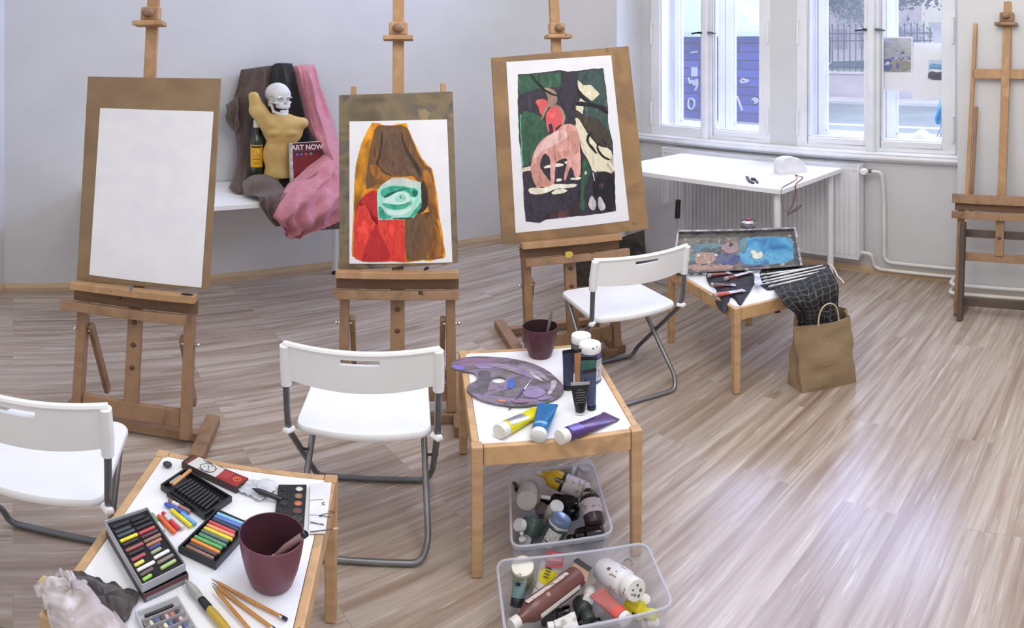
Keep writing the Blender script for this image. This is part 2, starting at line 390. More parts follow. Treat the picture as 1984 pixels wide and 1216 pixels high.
GLASS = clear_plastic('window_glass', (235, 242, 250), .06, .03)
def window(num, n0, n1, handle_z):           # n0 = left, n1 = right (n0 > n1)
    base = bpy.data.objects.new('window_%d' % num, None); COL.objects.link(base); struct(base)
    base.location = UN(4.3, (n0+n1)/2, ZB); base.rotation_euler = (0, 0, AU)
    def L(mb, name, mat, **k): return obj(name, mb, mat, base, world=True, **k)
    mid = (n0+n1)/2
    # fixed frame and deep box lining
    mb = MB(); F = .045
    for u0, u1 in ((4.262, 4.32), (4.50, 4.56)):
        ub(mb, u0, u1, n0-F, n0, ZB, ZT); ub(mb, u0, u1, n1, n1+F, ZB, ZT); ub(mb, u0, u1, n1+F, n0-F, ZB, ZB+F); ub(mb, u0, u1, n1+F, n0-F, ZT-F, ZT)
    ub(mb, 4.32, 4.50, n0-.02, n0-.001, ZB, ZT); ub(mb, 4.32, 4.50, n1+.001, n1+.02, ZB, ZT); ub(mb, 4.32, 4.50, n1+.02, n0-.02, ZB, ZB+.02)
    L(mb, 'window_frame', WHITE_PAINT, bevel=.004)
    for (u, nm) in ((4.29, 'inner_casement'), (4.53, 'outer_casement')):
        s = .05 if u < 4.4 else .06
        for (a, b) in ((n0-F+.012, mid+.004), (mid-.004, n1+F-.012)):
            z0, z1 = ZB+.035, ZT-.035; mb = MB()
            for (x0, x1, y0, y1) in ((a-s, a, z0, z1), (b, b+s, z0, z1), (b+s, a-s, z0, z0+s), (b+s, a-s, z1-s, z1)):
                ub(mb, u-.03, u+.012, x0, x1, y0, y1)
                # inner bead
            ub(mb, u-.012, u+.006, b+s, b+s+.012, z0+s, z1-s); ub(mb, u-.012, u+.006, a-s-.012, a-s, z0+s, z1-s); ub(mb, u-.012, u+.006, b+s, a-s, z0+s, z0+s+.012)
            c = L(mb, nm, WHITE_PAINT, bevel=.005)
            g = MB(); ub(g, u-.003, u+.001, b+s+.001, a-s-.001, z0+s+.001, z1-s-.001); L(g, 'glass_pane', GLASS).parent = base
    # cover post between the inner casements, with a rounded foot
    mb = MB(); ub(mb, 4.222, 4.262, mid-.024, mid+.024, ZB-.005, ZT-.02)
    L(mb, 'cover_post', WHITE_PAINT, bevel=.014, seg=4)
    for sg in (1, -1):
        mb = MB(); p = UN(4.245, mid+sg*.045, handle_z)
        mb.tube([p+UU*.02, p-UU*.03], .010, 10); mb.tube([p-UU*.03, p-UU*.032+NN*sg*.035-Vector((0, 0, .004)), p-UU*.03+NN*sg*.058-Vector((0, 0, .010))], [.008, .009, .006], 8)
        L(mb, 'window_handle', BLACK_PL if sg == 1 else DARK_STEEL, smooth=True)
    for nn in (n0-.012, n1+.012):
        for z in (1.18, 1.95):
            mb = MB(); mb.tube([UN(4.25, nn, z-.09), UN(4.25, nn, z+.09)], .008, 8); mb.ball(UN(4.25, nn, z+.098), .009, 6); mb.ball(UN(4.25, nn, z-.098), .009, 6)
            L(mb, 'hinge', WHITE_PAINT, smooth=True)
    return base
window(1, WL0, WL1, 1.95)
window(2, WR0, WR1, 1.96)

# ================================================================== OUTSIDE THE WINDOWS
ASPH = mk('street_asphalt', (150, 164, 180), .8, c2=(132, 146, 162), scale=1.2, bump=.2)
GZ = -.32
o = obj('street_ground', MB().prism([UN(4.9, -25, GZ-.1), UN(60, -25, GZ-.1), UN(60, 45, GZ-.1), UN(4.9, 45, GZ-.1)], (0, 0, .1)), ASPH); struct(o)
PAVE = mk('pale_pavement', (222, 224, 232), .8, c2=(205, 208, 220), scale=2)
o = struct(obj('street_pavement', ub(ub(MB(), 4.9, 9.0, -8, 14, GZ, GZ+.05), 19.6, 21.3, -8, 14, GZ, GZ+.1), PAVE))
o = struct(obj('street_marking', ub(MB(), 14.2, 14.5, -8, 7, GZ, GZ+.005), mk('road_paint', (235, 235, 240), .7)))
BLUE_BRICK = bpy.data.materials.new('blue_violet_blocks'); BLUE_BRICK.use_nodes = True
nt = BLUE_BRICK.node_tree; n_ = nt.nodes; b_ = n_['Principled BSDF']; b_.inputs['Roughness'].default_value = .8
t_ = n_.new('ShaderNodeTexCoord'); br_ = n_.new('ShaderNodeTexBrick'); sp_ = n_.new('ShaderNodeSeparateXYZ'); cb_ = n_.new('ShaderNodeCombineXYZ')
nt.links.new(t_.outputs['Object'], sp_.inputs[0]); nt.links.new(sp_.outputs['Y'], cb_.inputs['X']); nt.links.new(sp_.outputs['Z'], cb_.inputs['Y']); nt.links.new(cb_.outputs[0], br_.inputs['Vector'])
br_.inputs['Scale'].default_value = 1; br_.inputs['Brick Width'].default_value = 1.1; br_.inputs['Row Height'].default_value = .25; br_.inputs['Mortar Size'].default_value = .02
br_.inputs['Color1'].default_value = rgb((50, 56, 150)); br_.inputs['Color2'].default_value = rgb((72, 84, 190)); br_.inputs['Mortar'].default_value = rgb((30, 32, 84))
nt.links.new(br_.outputs['Color'], b_.inputs['Base Color'])
th = thing('garage', 'blue violet block garage with chalky scribbles and pale hipped roof across the street', 'building', UN(13.8, 10.5, GZ), AU)
def wo(name, mb, mat, par, **k): return obj(name, mb, mat, par, world=True, **k)
wo('wall', ub(MB(), 13.8, 15.6, 8.0, 15.5, GZ, 2.12), BLUE_BRICK, th)
PALE = mk('pale_roof', (196, 220, 228), .7, c2=(182, 206, 218), scale=2)
mb = MB(); b4 = [UN(13.5, 8.0, 2.12), UN(15.8, 8.0, 2.12), UN(15.8, 15.8, 2.12), UN(13.5, 15.8, 2.12)]
up = Vector((0, 0, .14)); b5 = [p+up for p in b4]
mb.hexa(b4, b5); mb.hexa(b5, [UN(14.4, 11.6, 5.2), UN(14.9, 11.6, 5.2), UN(14.9, 12.6, 5.2), UN(14.4, 12.6, 5.2)])
wo('roof', mb, PALE, th)
CHALK = mk('chalk_white', (196, 200, 226), .9)
mb = MB()
for pts in ([(1336, 190), (1333, 200), (1335, 210), (1341, 212), (1346, 204), (1345, 194), (1339, 190)], [(1334, 150), (1338, 165), (1342, 152), (1346, 170), (1349, 150), (1352, 163), (1347, 175)],
            [(1410, 186), (1420, 172), (1421, 188), (1411, 182), (1413, 196), (1421, 195), (1415, 214), (1419, 232)], [(1428, 186), (1433, 200), (1438, 214)], [(1434, 158), (1440, 152), (1444, 156), (1452, 155), (1446, 159), (1436, 160)],
            [(1457, 192), (1465, 196), (1462, 202), (1470, 194), (1460, 190)], [(1410, 145), (1424, 158)], [(1338, 102), (1352, 100)]):
    P = [onU(x, y, 13.78) for x, y in smoothp(pts, 1, False)]
    wo('scribble', MB().tube(P, .028, 5), CHALK, th)
mb = MB(); q = [onU(x, y, 13.79) for x, y in ((1340, 130), (1352, 130), (1352, 148), (1340, 148))]; mb.prism(q, -UU*.02)
wo('notice', mb, mk('notice_pale', (190, 196, 226), .8), th)

# garden wall with railing
th = thing('garden_wall', 'low pale plaster garden wall with coping across the street', 'wall', UN(21.4, 3.5, GZ), AU)
PLAST = mk('pale_lilac_plaster', (222, 214, 230), .85, c2=(206, 197, 216), scale=1.5)
wo('wall_body', ub(MB(), 21.4, 21.7, -6, 13.5, GZ, .72), PLAST, th)
wo('coping', ub(MB(), 21.3, 21.8, -6, 13.5, .72, .80), mk('coping_stone', (236, 232, 242), .8), th, bevel=.02)
FE = mk('fence_iron', (70, 76, 120), .6)
th = thing('iron_railing', 'dark iron railing with spear tops on the pale garden wall', 'fence', UN(21.55, 4, .8), AU)
k = 0
rl = MB()
for z in (.98, 2.05, 2.35): ub(rl, 21.53, 21.57, 2.3, 12.6, z, z+.045)
wo('rail', rl, FE, th)
n0 = 12.5
while n0 > 2.3:
    mb = MB(); mb.tube([UN(21.55, n0, .80), UN(21.55, n0, 2.66)], .021, 6); mb.tube([UN(21.55, n0, 2.66), UN(21.55, n0, 2.70), UN(21.55, n0, 2.82)], [.016, .035, .003], 6)
    wo('bar', mb, FE, th); n0 -= .21
th = thing('gate_pillar', 'white stone gate pillar with cap beside the iron railing', 'pillar', UN(21.5, 1.5, .8), AU)
c0 = onU(1812, 60, 21.5).dot(NN); c1 = onU(1860, 60, 21.5).dot(NN)
wo('shaft', ub(MB(), 21.25, 21.85, c1, c0, .80, 2.6), mk('pillar_stone', (232, 230, 242), .8), th)
wo('cap', ub(MB(), 21.15, 21.95, c1-.1, c0+.1, 2.6, 2.78), mk('pillar_stone', (232, 230, 242), .8), th, bevel=.03)
# house far behind
th = thing('town_house', 'pale lilac town house behind the railing and trees', 'building', UN(34, 15, GZ), AU)
wo('wall', ub(MB(), 34, 40, 13.2, 21, GZ, 9), mk('lilac_render', (226, 216, 232), .85, c2=(212, 200, 220), scale=.8), th)
for nn in (18.8, 17.2, 15.6, 14.2):
    for z in (1.7, 4.2): 
        w = wo('house_window', ub(MB(), 33.93, 34.0, nn-.35, nn+.35, z, z+1.3), mk('house_window_glass', (170, 170, 196), .3), th)
# parked car behind the railing
th = thing('car', 'pale green and white parked car behind the iron railing', 'car', UN(23.6, 9.8, GZ), AU)
sec = [(0, .25), (.05, .62), (.9, .78), (1.35, 1.22), (2.9, 1.30), (3.5, .86), (4.1, .80), (4.15, .3)]
mb = MB(); mb.prism([UN(22.9, 12.2-x, GZ+z+.35) for x, z in sec], UU*1.6)
wo('body', mb, mk('car_paint', (206, 226, 222), .3), th, bevel=.06)
mb = MB(); mb.prism([UN(22.88, 12.2-x, GZ+z+.35) for x, z in [(1.05, .82), (1.42, 1.15), (2.8, 1.2), (3.3, .86)]], UU*.03); wo('side_window', mb, mk('car_glass', (96, 128, 140), .2), th)
for x in (.8, 3.3):
    mb = MB(); mb.lathe([(1e-4, 0), (.2, 0), (.34, .02), (.34, .2), (1e-4, .2)], 20, frame(UN(22.82, 12.2-x, GZ+.34), UU)); wo('wheel', mb, BLACK_PL, th)
# hedge strip and trees
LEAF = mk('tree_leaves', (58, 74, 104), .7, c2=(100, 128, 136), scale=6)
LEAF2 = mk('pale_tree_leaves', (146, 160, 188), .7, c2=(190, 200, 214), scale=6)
BARK = mk('tree_bark', (92, 84, 108), .9)
def tree(label, c, spread, count, mat, trunk=True, leaf=.14, seed=1, branch=None):
    rnd = random.Random(seed); base = Vector((c.x, c.y, GZ))
    t = thing('tree', label, 'tree', base, 0)
    mb = MB()
    clumps = [(c+Vector((rnd.gauss(0, .42)*spread[0], rnd.gauss(0, .42)*spread[0], rnd.gauss(0, .42)*spread[1]))) for _ in range(26)]
    for _ in range(count):
        k = rnd.choice(clumps); p = k+Vector((rnd.gauss(0, .35), rnd.gauss(0, .35), rnd.gauss(0, .28)))
        a = Vector((rnd.gauss(0, 1), rnd.gauss(0, 1), rnd.gauss(0, 1))).normalized(); b = a.cross(Vector((rnd.gauss(0, 1), rnd.gauss(0, 1), rnd.gauss(0, 1)))).normalized()
        s = leaf*rnd.uniform(.6, 1.2)
        mb.add([p-a*s, p+b*s*.5, p+a*s, p-b*s*.5], [(0, 1, 2, 3)])
    wo('foliage', mb, mat, t)
    if trunk:
        mb = MB(); mb.tube([base, base+(c-base)*.5+Vector((.1, 0, 0)), c], [.18, .13, .07], 8)
        for kx in clumps[:9]: mb.tube([c-Vector((0, 0, .5)), (c+kx)/2, kx], [.06, .035, .012], 5)
        wo('trunk', mb, BARK, t, smooth=True)
    return t
tree('dark leafed tree behind the pale garage roof', onU(1462, -6, 18.2), (1.2, 1.1), 3600, LEAF, seed=3)
tree('leafy tree whose low branches hang over the railing', onU(1772, -30, 19.0), (2.3, .9), 3000, LEAF, trunk=False, seed=5, leaf=.11)
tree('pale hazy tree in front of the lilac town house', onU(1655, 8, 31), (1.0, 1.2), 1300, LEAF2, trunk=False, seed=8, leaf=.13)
tree('small dark tree at the left of the lilac town house', onU(1600, -12, 26.5), (.9, .7), 1600, LEAF, seed=9)
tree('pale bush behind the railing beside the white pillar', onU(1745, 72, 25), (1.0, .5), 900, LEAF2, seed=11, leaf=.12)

# ================================================================== THINGS IN THE WINDOW
PICT1 = blotchy('grey_blue_watercolour', [(64, 66, 132), (140, 142, 150), (176, 174, 172), (158, 158, 166), (112, 112, 136)], 9, .8, 0)
def sheet(name, corners, plane, th_, mat):
    P = [onU(x, y, plane) for x, y in corners]
    return MB().prism(P, UU*th_)
t = tag(obj('watercolour_sheet', MB().prism([onU(x, y, 4.318) for x, y in ((1701, 71), (1768, 71), (1768, 176), (1701, 175))], UU*.002), PAPER), 'white sheet with a grey and violet landscape watercolour, left of two in the window', 'picture')
cols = [(150, 152, 162), (168, 166, 166), (66, 68, 140), (128, 124, 112), (196, 196, 202), (54, 50, 60)]
mp1 = [mk('watercolour_%d' % i, c, .8, c2=tuple(min(255, v+22) for v in c), scale=20, stretch=(1, 1, 2)) for i, c in enumerate(cols)]
def wpoly(mb, pts, off, mi, sm=1):
    k = 899/170.
    mb.face([onU(1690+x/k, 60+y/k, 4.3165-off) for x, y in smoothp(pts, sm)], mi)
mb = MB(); wpoly(mb, [(75, 72), (400, 72), (396, 422), (72, 420)], 0, 0, 0)
wpoly(mb, [(240, 80), (398, 75), (396, 260), (330, 210), (300, 150)], .0004, 1); wpoly(mb, [(75, 330), (200, 300), (396, 300), (394, 420), (74, 420)], .0004, 3)
for p in ([(80, 320), (110, 290), (200, 280), (205, 320), (110, 330)], [(190, 270), (215, 262), (230, 285), (200, 290)], [(265, 270), (330, 260), (310, 300), (280, 300)], [(340, 260), (380, 255), (395, 300), (360, 285)], [(290, 215), (335, 205), (325, 235), (295, 238)], [(245, 195), (275, 205), (250, 212)],
          [(108, 345), (150, 320), (210, 345), (195, 400), (150, 410), (110, 380)], [(235, 330), (270, 320), (285, 385), (250, 395)]): wpoly(mb, p, .0008, 2)
for p in ([(120, 350), (160, 300), (185, 340), (150, 350)], [(280, 275), (310, 268), (300, 292)], [(350, 265), (370, 262), (372, 282)]): wpoly(mb, p, .0012, 4)
obj('painted_area', mb, mp1, t)
t = tag(obj('watercolour_sheet', MB().prism([onU(x, y, 4.318) for x, y in ((1770, 82), (1841, 84), (1841, 190), (1768, 192))], UU*.002), PAPER), 'white sheet with a small dark seascape, right of two in the window', 'picture')
mp2 = [mk('seascape_%d' % i, c, .8, c2=tuple(min(255, v+16) for v in c), scale=24, stretch=(1, 1, 3)) for i, c in enumerate([(186, 200, 220), (96, 160, 200), (40, 110, 170), (225, 232, 240), (48, 44, 76), (20, 18, 30)])]
mb = MB(); wpoly(mb, [(580, 296), (785, 300), (775, 505), (566, 500)], 0, 0, 0)
wpoly(mb, [(585, 330), (700, 340), (780, 360), (780, 395), (582, 390)], .0004, 1); wpoly(mb, [(582, 372), (780, 376), (780, 392), (582, 386)], .0008, 2)
wpoly(mb, [(580, 402), (640, 392), (700, 402), (780, 400), (780, 430), (580, 425)], .0012, 3)
wpoly(mb, [(575, 420), (620, 410), (660, 425), (700, 415), (740, 428), (778, 420), (775, 505), (567, 500)], .0016, 4); wpoly(mb, [(600, 440), (700, 445), (760, 470), (700, 495), (600, 480)], .002, 5)
obj('painted_area', mb, mp2, t)
# crumpled white cloth along the box of the right window, a piece under each casement
def lumpy(n0, n1, z, h, seed, u0=4.335, u1=4.48):
    rnd = random.Random(seed); nc = 26; P = []
    for i in range(10):
        a = pi*i/9; row = []
        for j in range(nc):
            s = j/(nc-1); nn = n0+(n1-n0)*s
            hh = h*(.62+.26*sin(s*9+seed)+.08*sin(s*23+seed*2+i*.4))*min(1, 5*s+.2, 5*(1-s)+.2)
            row.append(UN((u0+u1)/2-cos(a)*(u1-u0)/2, nn, z+.001+hh*sin(a)**.8+rnd.uniform(-.004, .004)))
        P.append(row)
    return MB().grid(P)
CLOTHW = mk('white_dust_cloth', (232, 232, 246), .9, c2=(214, 212, 232), scale=8)
tag(obj('crumpled_cloth', lumpy(WR1+.05, 1.72, ZB+.02, .15, 4), CLOTHW, smooth=True), 'crumpled white cloth in the window box under the watercolours', 'cloth')
tag(obj('crumpled_cloth', lumpy(1.78, WR0-.05, ZB+.02, .075, 9), CLOTHW, smooth=True), 'flat crumpled white cloth in the window box left of the watercolours', 'cloth')
# turquoise painted paper on sticks
mb = MB(); P = []
pts = [[(1822, 192), (1830, 193), (1841, 194)], [(1816, 212), (1826, 214), (1841, 214)], [(1810, 232), (1822, 236), (1841, 234)], [(1813, 238), (1826, 245), (1841, 242)]]
for i, r in enumerate(pts):
    row = []
    for j in range(13):
        s = j/12*2; a = int(min(s, 1.999)); f = s-a; x = r[a][0]*(1-f)+r[a+1][0]*f; y = r[a][1]*(1-f)+r[a+1][1]*f
        row.append(onU(x, y+2*sin(j*1.3)*(i > 1), 4.36+.010*sin(j*1.7+i)))
    P.append(row)
TURQ = blotchy('turquoise_paint', [(0, 110, 200), (40, 170, 214), (120, 210, 226), (226, 232, 242)], 16, .6, .2, stretch=(1, 1, .5))
t = tag(obj('painted_paper', mb.grid(P), TURQ, smooth=True, solid=.002), 'turquoise and white painted paper hanging low in the right window corner', 'paper')
for a, b in (((1826, 240), (1815, 266)), ((1831, 240), (1821, 267)), ((1836, 240), (1829, 267))):
    tag(obj('stick', MB().tube([onU(a[0], a[1], 4.375), onU(b[0], b[1]-1, 4.375)], .004, 6), mk('grey_stick', (150, 140, 176), .6)), {1826: 'leftmost', 1831: 'middle', 1836: 'rightmost'}[a[0]]+' of the three thin sticks below the turquoise paper', 'stick')

# ================================================================== RADIATOR AND PIPES
th = thing('radiator', 'white panel radiator under the windows behind the white desk', 'radiator', UN(4.2, 2.55, 0), AU)
r0, r1, z0, z1, uf = 1.783, 3.336, .133, .885, 4.150
mb = MB(); P0 = []; k = 46
pts = [(uf+.012, r1)]
x = r1-.05
while x > r0+.06:
    pts += [(uf+.012, x), (uf, x-.008), (uf, x-.022), (uf+.012, x-.030)]; x -= .0333
pts += [(uf+.012, r0)]
lo = [UN(u, n, z0+.035) for u, n in pts]; hi = [UN(u, n, z1-.045) for u, n in pts]
mb.grid([lo, hi])
lo2 = [UN(uf+.012, r1, z0), UN(uf+.012, r0, z0)]
mb.grid([[UN(uf+.005, r1, z0), UN(uf+.005, r0, z0)], [UN(uf+.005, r1, z0+.036), UN(uf+.005, r0, z0+.036)]])
mb.grid([[UN(uf+.005, r1, z1-.046), UN(uf+.005, r0, z1-.046)], [UN(uf+.005, r1, z1-.012), UN(uf+.005, r0, z1-.012)]])
ub(mb, uf+.0125, uf+.03, r0, r1, z0+.01, z1-.02)
wo('front_panel', mb, WHITE_PAINT, th)
mb = MB(); ub(mb, uf+.06, uf+.075, r0+.01, r1-.01, z0+.01, z1-.02); wo('rear_panel', mb, WHITE_PAINT, th)
for nn in (r0, r1-.012):
    wo('side_cover', ub(MB(), uf+.002, uf+.085, nn-.001, nn+.013, z0+.02, z1), WHITE_PAINT, th, bevel=.003)
mb = MB()
ub(mb, uf+.002, uf+.010, r0+.012, r1-.012, z1-.012, z1); ub(mb, uf+.075, uf+.085, r0+.012, r1-.012, z1-.012, z1)
x = r0+.02
while x < r1-.02: ub(mb, uf+.010, uf+.075, x, x+.005, z1-.008, z1-.001); x += .0125
ub(mb, uf+.04, uf+.046, r0+.012, r1-.012, z1-.009, z1)
wo('top_grille', mb, mk('grille_white', (220, 222, 226), .4), th)
vp = UN(uf+.04, r0, z1-.05)
mb = MB(); mb.tube([vp, vp-NN*.03], .013, 10); mb.lathe([(1e-4, 0), (.022, 0), (.026, .01), (.026, .045), (.018, .055), (1e-4, .055)], 18, frame(vp-NN*.028+UU*.0, -UU*1+NN*-.2))
wo('valve_knob', mb, WHITE_PLASTIC, th, smooth=True)
wo('pipe_union', MB().tube([vp-NN*.045, vp-NN*.075], .015, 10), DARK_STEEL, th)
# heating pipes
def fil(pts, r=.05, k=6):
    out = [Vector(pts[0])]
    for i in range(1, len(pts)-1):
        p = Vector(pts[i]); a = (Vector(pts[i-1])-p); b = (Vector(pts[i+1])-p); rr = min(r, a.length*.49, b.length*.49)
        A = p+a.normalized()*rr; B = p+b.normalized()*rr
        for j in range(k+1):
            t = j/k; out.append(A*(1-t)**2+p*2*t*(1-t)+B*t*t)
    out.append(Vector(pts[-1])); return out
pu = onU(1713, 480, 4.235).dot(NN)
ua = 4.235
def zat(px, py, D): return onU(px, py, D).z
zt1, zt2 = zat(1760, 512, ua), zat(1760, 527, ua)
jn = NR+.04
PIPE = mk('white_pipe_paint', (228, 226, 222), .4, c2=(218, 216, 212), scale=10)
up_ = fil([vp-NN*.07, UN(uf+.04, pu, z1-.05), UN(uf+.06, pu, z1-.12), UN(ua, pu, z1-.3), UN(ua, pu, zt1), UN(ua, jn, zt1), UN(3.95, jn, zt1), UN(3.95, -4.2, zt1)], .06, 6)
tag(obj('heating_pipe', MB().tube(up_, .0125, 12), PIPE, smooth=True), 'upper white heating pipe running from the radiator valve along the wall', 'pipe')
bp_ = UN(uf+.04, r0, z0+.05)
lo_ = fil([bp_, bp_-NN*.07, UN(ua-.005, r0-.075, zt2+.02), UN(ua-.005, r0-.11, zt2), UN(ua-.005, jn-.0, zt2), UN(3.95, jn, zt2), UN(3.95, -4.2, zt2)], .04, 6)
tag(obj('heating_pipe', MB().tube(lo_, .0125, 12), PIPE, smooth=True), 'lower white heating pipe running from the radiator bottom along the wall', 'pipe')
# ================================================================== EASELS
LEAN = .13
class Easel:
    """studio easel: local x right, y back, z up; everything above the floor leans back by LEAN"""
    def __init__(s, name, label, x, y, a, W=.46, tray=.715, ztop=2.35, lower=None):
        s.t = thing(name, label, 'easel', (x, y, 0), a, 'studio easels'); s.t['group'] = 'wooden studio easels'
        s.W, s.tray = W, tray; s.M = Matrix.Translation((x, y, 0)) @ Matrix.Rotation(a, 4, 'Z')
    def L(s, x, z, off=0):                # point on the leaning plane, off = towards the viewer
        return Vector((x, LEAN*z-off, z))
    def plane(s, px, py, off=0):          # pixel -> world point on the leaning plane (off in front of it)
        n = s.M.to_3x3() @ Vector((0, -1, LEAN)); n.normalize(); p0 = s.M @ Vector((0, 0, 0))+n*off
        r = ray(px, py); C = Vector((0, 0, H)); d = (p0-C).dot(n)/r.dot(n); return C+r*d
    def nrm(s): n = s.M.to_3x3() @ Vector((0, -1, LEAN)); return n.normalized()
    def lx(s, p): return (s.M.inverted() @ p)

def build_easel(E, mast_px=None, clampz=1.9, masttop=2.4, W=.46, tray=.715, wood=None, upper=None, runners=(-.20, .52), tray_ext=(.03, .03), apron=True, slat_holes=(.52, .42, .32), clamp=True, rail_z=.13, rx=.02, bars=((-.03, .0), (.36, .40)), brace_y=.20):
    wood = wood or EASEL_WOOD; t = E.t; L = E.L; hw = W/2
    P = lambda n, mb, m=wood, **k: obj(n, mb, m, t, **k)
    for sx in (-1, 1):
        x = sx*(hw-.02)
        P('side_post', MB().bar(L(x, .05), L(x, tray-.09), .036, .05), bevel=.003)
        xr = x+sx*rx
        r = P('base_runner', MB().bb(xr-.026, xr+.026, runners[0], runners[1], 0.004, .048), bevel=.003)
        P('brace', MB().bar((x-sx*.030, .070, .47), (x-sx*.030, brace_y, .05), .02, .034), bevel=.003)
        b = MB(); b.tube([(x-.03, .062, .445), (x+.03, .062, .445)], .006, 8); b.ball((x+sx*.032, .062, .445), .009, 6)
        P('bolt', b, CHROME, smooth=True)
    for (y0, y1) in bars: P('floor_bar', MB().bb(-hw-rx+.045, hw+rx-.045, y0, y1, .012, .05), bevel=.003)
    P('lower_rail', MB().bar(L(-hw+.04, rail_z), L(hw-.04, rail_z), .07, .026, side=(0, LEAN, 1)), bevel=.003)
    # centre slat with bolt heads
    P('centre_slat', MB().bar(L(0, rail_z-.03), L(0, tray-.07), .055, .024), bevel=.002)
    for z in slat_holes:
        b = MB(); b.lathe([(1e-4, .004), (.006, .004), (.011, .001), (.0115, -.006), (1e-4, -.006)], 14, frame(L(0, z, .013), (0, -1, LEAN))); P('wooden_plug', b, mk('plug_wood', (96, 66, 48), .6), smooth=True)
    # tray: ledge, apron and shelf
    e0, e1 = tray_ext
    P('tray_ledge', MB().bar(L(-hw-e0, tray-.095, .055), L(hw+e1, tray-.095, .055), .042, .03, side=(0, LEAN, 1)), bevel=.003)
    P('tray_apron', MB().bar(L(-hw-.012, tray-.048, .024), L(hw+.012, tray-.048, .024), .062, .018, side=(0, LEAN, 1)), mk('apron_wood', (116, 86, 62), .65, c2=(102, 74, 54), scale=6, stretch=(1, 6, 6)), bevel=.002)
    P('tray_shelf', MB().bar(L(-hw-.012, tray-.002, .050), L(hw+.012, tray-.002, .050), .032, .055, side=(0, LEAN, 1)), EASEL_LIGHT, bevel=.003)
    # mast
    P('mast', MB().bar(L(0, tray-.07, -.03), L(0, masttop, -.03), .048, .026), EASEL_LIGHT, bevel=.002)
    if clamp:
        mb = MB(); z = clampz
        mb.bar(L(-.062, z, .01), L(.062, z, .01), .024, .075, side=(0, LEAN, 1)); P('clamp_plate', mb, EASEL_LIGHT, bevel=.004)
        mb = MB(); mb.bar(L(0, z+.012, -.004), L(0, z+.085, -.004), .078, .05); P('clamp_block', mb, EASEL_LIGHT, bevel=.010)
        P('clamp_knob', MB().ball(L(0, z+.055, .04), .024, 8, sc=(1, .9, 1)), wood, smooth=True)
    return t
def board(E, px, off, th_, label, mat, name='drawing_board', bevel=.002, group='drawing boards on the easels'):
    P = [E.plane(x, y, off) for x, y in px]
    o = obj(name, MB().prism(P, -E.nrm()*th_), mat, bevel=bevel)
    return tag(o, label, 'drawing board' if name == 'drawing_board' else 'paper', group)

MDF = mk('drawing_board_hardboard', (144, 118, 88), .65, c2=(132, 107, 80), scale=9, bump=.1)
# --- left easel with the blank sheet
E1 = Easel('easel', 'wooden easel at the left carrying a board with a blank sheet', -1.330, 2.285, RAD(11))
def solve_z(E, px, py, off=0): return E.lx(E.plane(px, py, off)).z
build_easel(E1, clampz=solve_z(E1, 297, 46), masttop=2.2, tray=min(solve_z(E1, 148, 545), solve_z(E1, 405, 560))+.006, tray_ext=(.05, -.02), W=.46, runners=(-.09, .19), rx=.060, bars=((.04, .075),), brace_y=.25)
B1 = board(E1, [(148, 545), (405, 560), (428, 152), (170, 148)], .006, .012, 'plain brown hardboard drawing board holding the blank white sheet', MDF)
s1 = board(E1, [(173, 532), (390, 557), (414, 216), (194, 209)], .0085, .0015, 'blank white sheet of paper clipped to the left brown board', PAPER, 'paper_sheet', 0, 'sheets on the easels')

def wo2(name, mb, mat, par): return obj(name, mb, mat, par, world=True)
def drip(E, pts, off, mat, conv):
    wo2('paint_drip', MB().prism([E.plane(*conv(x, y), off) for x, y in smoothp(pts, 1)], -E.nrm()*.0015), mat, E.t)
k7 = lambda x, y: (120+x/3.377, 540+y/3.377)
DRIP = mk('black_drip', (36, 30, 28), .5); DRIPB = mk('blue_grey_drip', (112, 122, 140), .5)
drip(E1, [(365, 82), (405, 85), (398, 105), (385, 136), (372, 134), (378, 104)], .0345, DRIP, k7)
drip(E1, [(700, 104), (736, 116), (762, 132), (738, 140), (728, 122)], .0345, DRIP, k7)
drip(E1, [(775, 92), (863, 98), (855, 112), (785, 107)], .081, DRIP, k7)
drip(E1, [(448, 44), (468, 44), (460, 80), (442, 76)], .081, DRIPB, k7)
drip(E1, [(458, 178), (472, 180), (470, 192), (460, 190)], .0725, DRIP, k7)
# --- middle easel with the eye painting
E2 = Easel('easel', 'wooden easel in the middle carrying the painting of a green eye', -.437, 2.74, RAD(8))
build_easel(E2, clampz=solve_z(E2, 759, 74), masttop=2.35, tray=min(solve_z(E2, 658, 524), solve_z(E2, 888, 509))+.006, tray_ext=(.02, .01), W=.455, rx=.03, runners=(-.12, .44))
for x in (-.185, .185):
    zt = solve_z(E2, 671 if x < 0 else 856, 168 if x < 0 else 162)
    obj('upper_stile', MB().bar(E2.L(x, .72, -.022), E2.L(x, zt, -.022), .022, .02), EASEL_LIGHT, E2.t, bevel=.002)
DIRTY = blotchy('paint_smeared_board', [(92, 80, 62), (112, 98, 76), (128, 112, 84), (100, 92, 84), (76, 70, 62)], 7, .6, .2, spots=True, spot_col=(150, 130, 96), spot_thr=.70, spot_scale=9)
B2 = board(E2, [(658, 524), (888, 509), (877, 177), (656.5, 184)], .006, .012, 'paint smeared dark board behind the painting of a green eye', DIRTY)
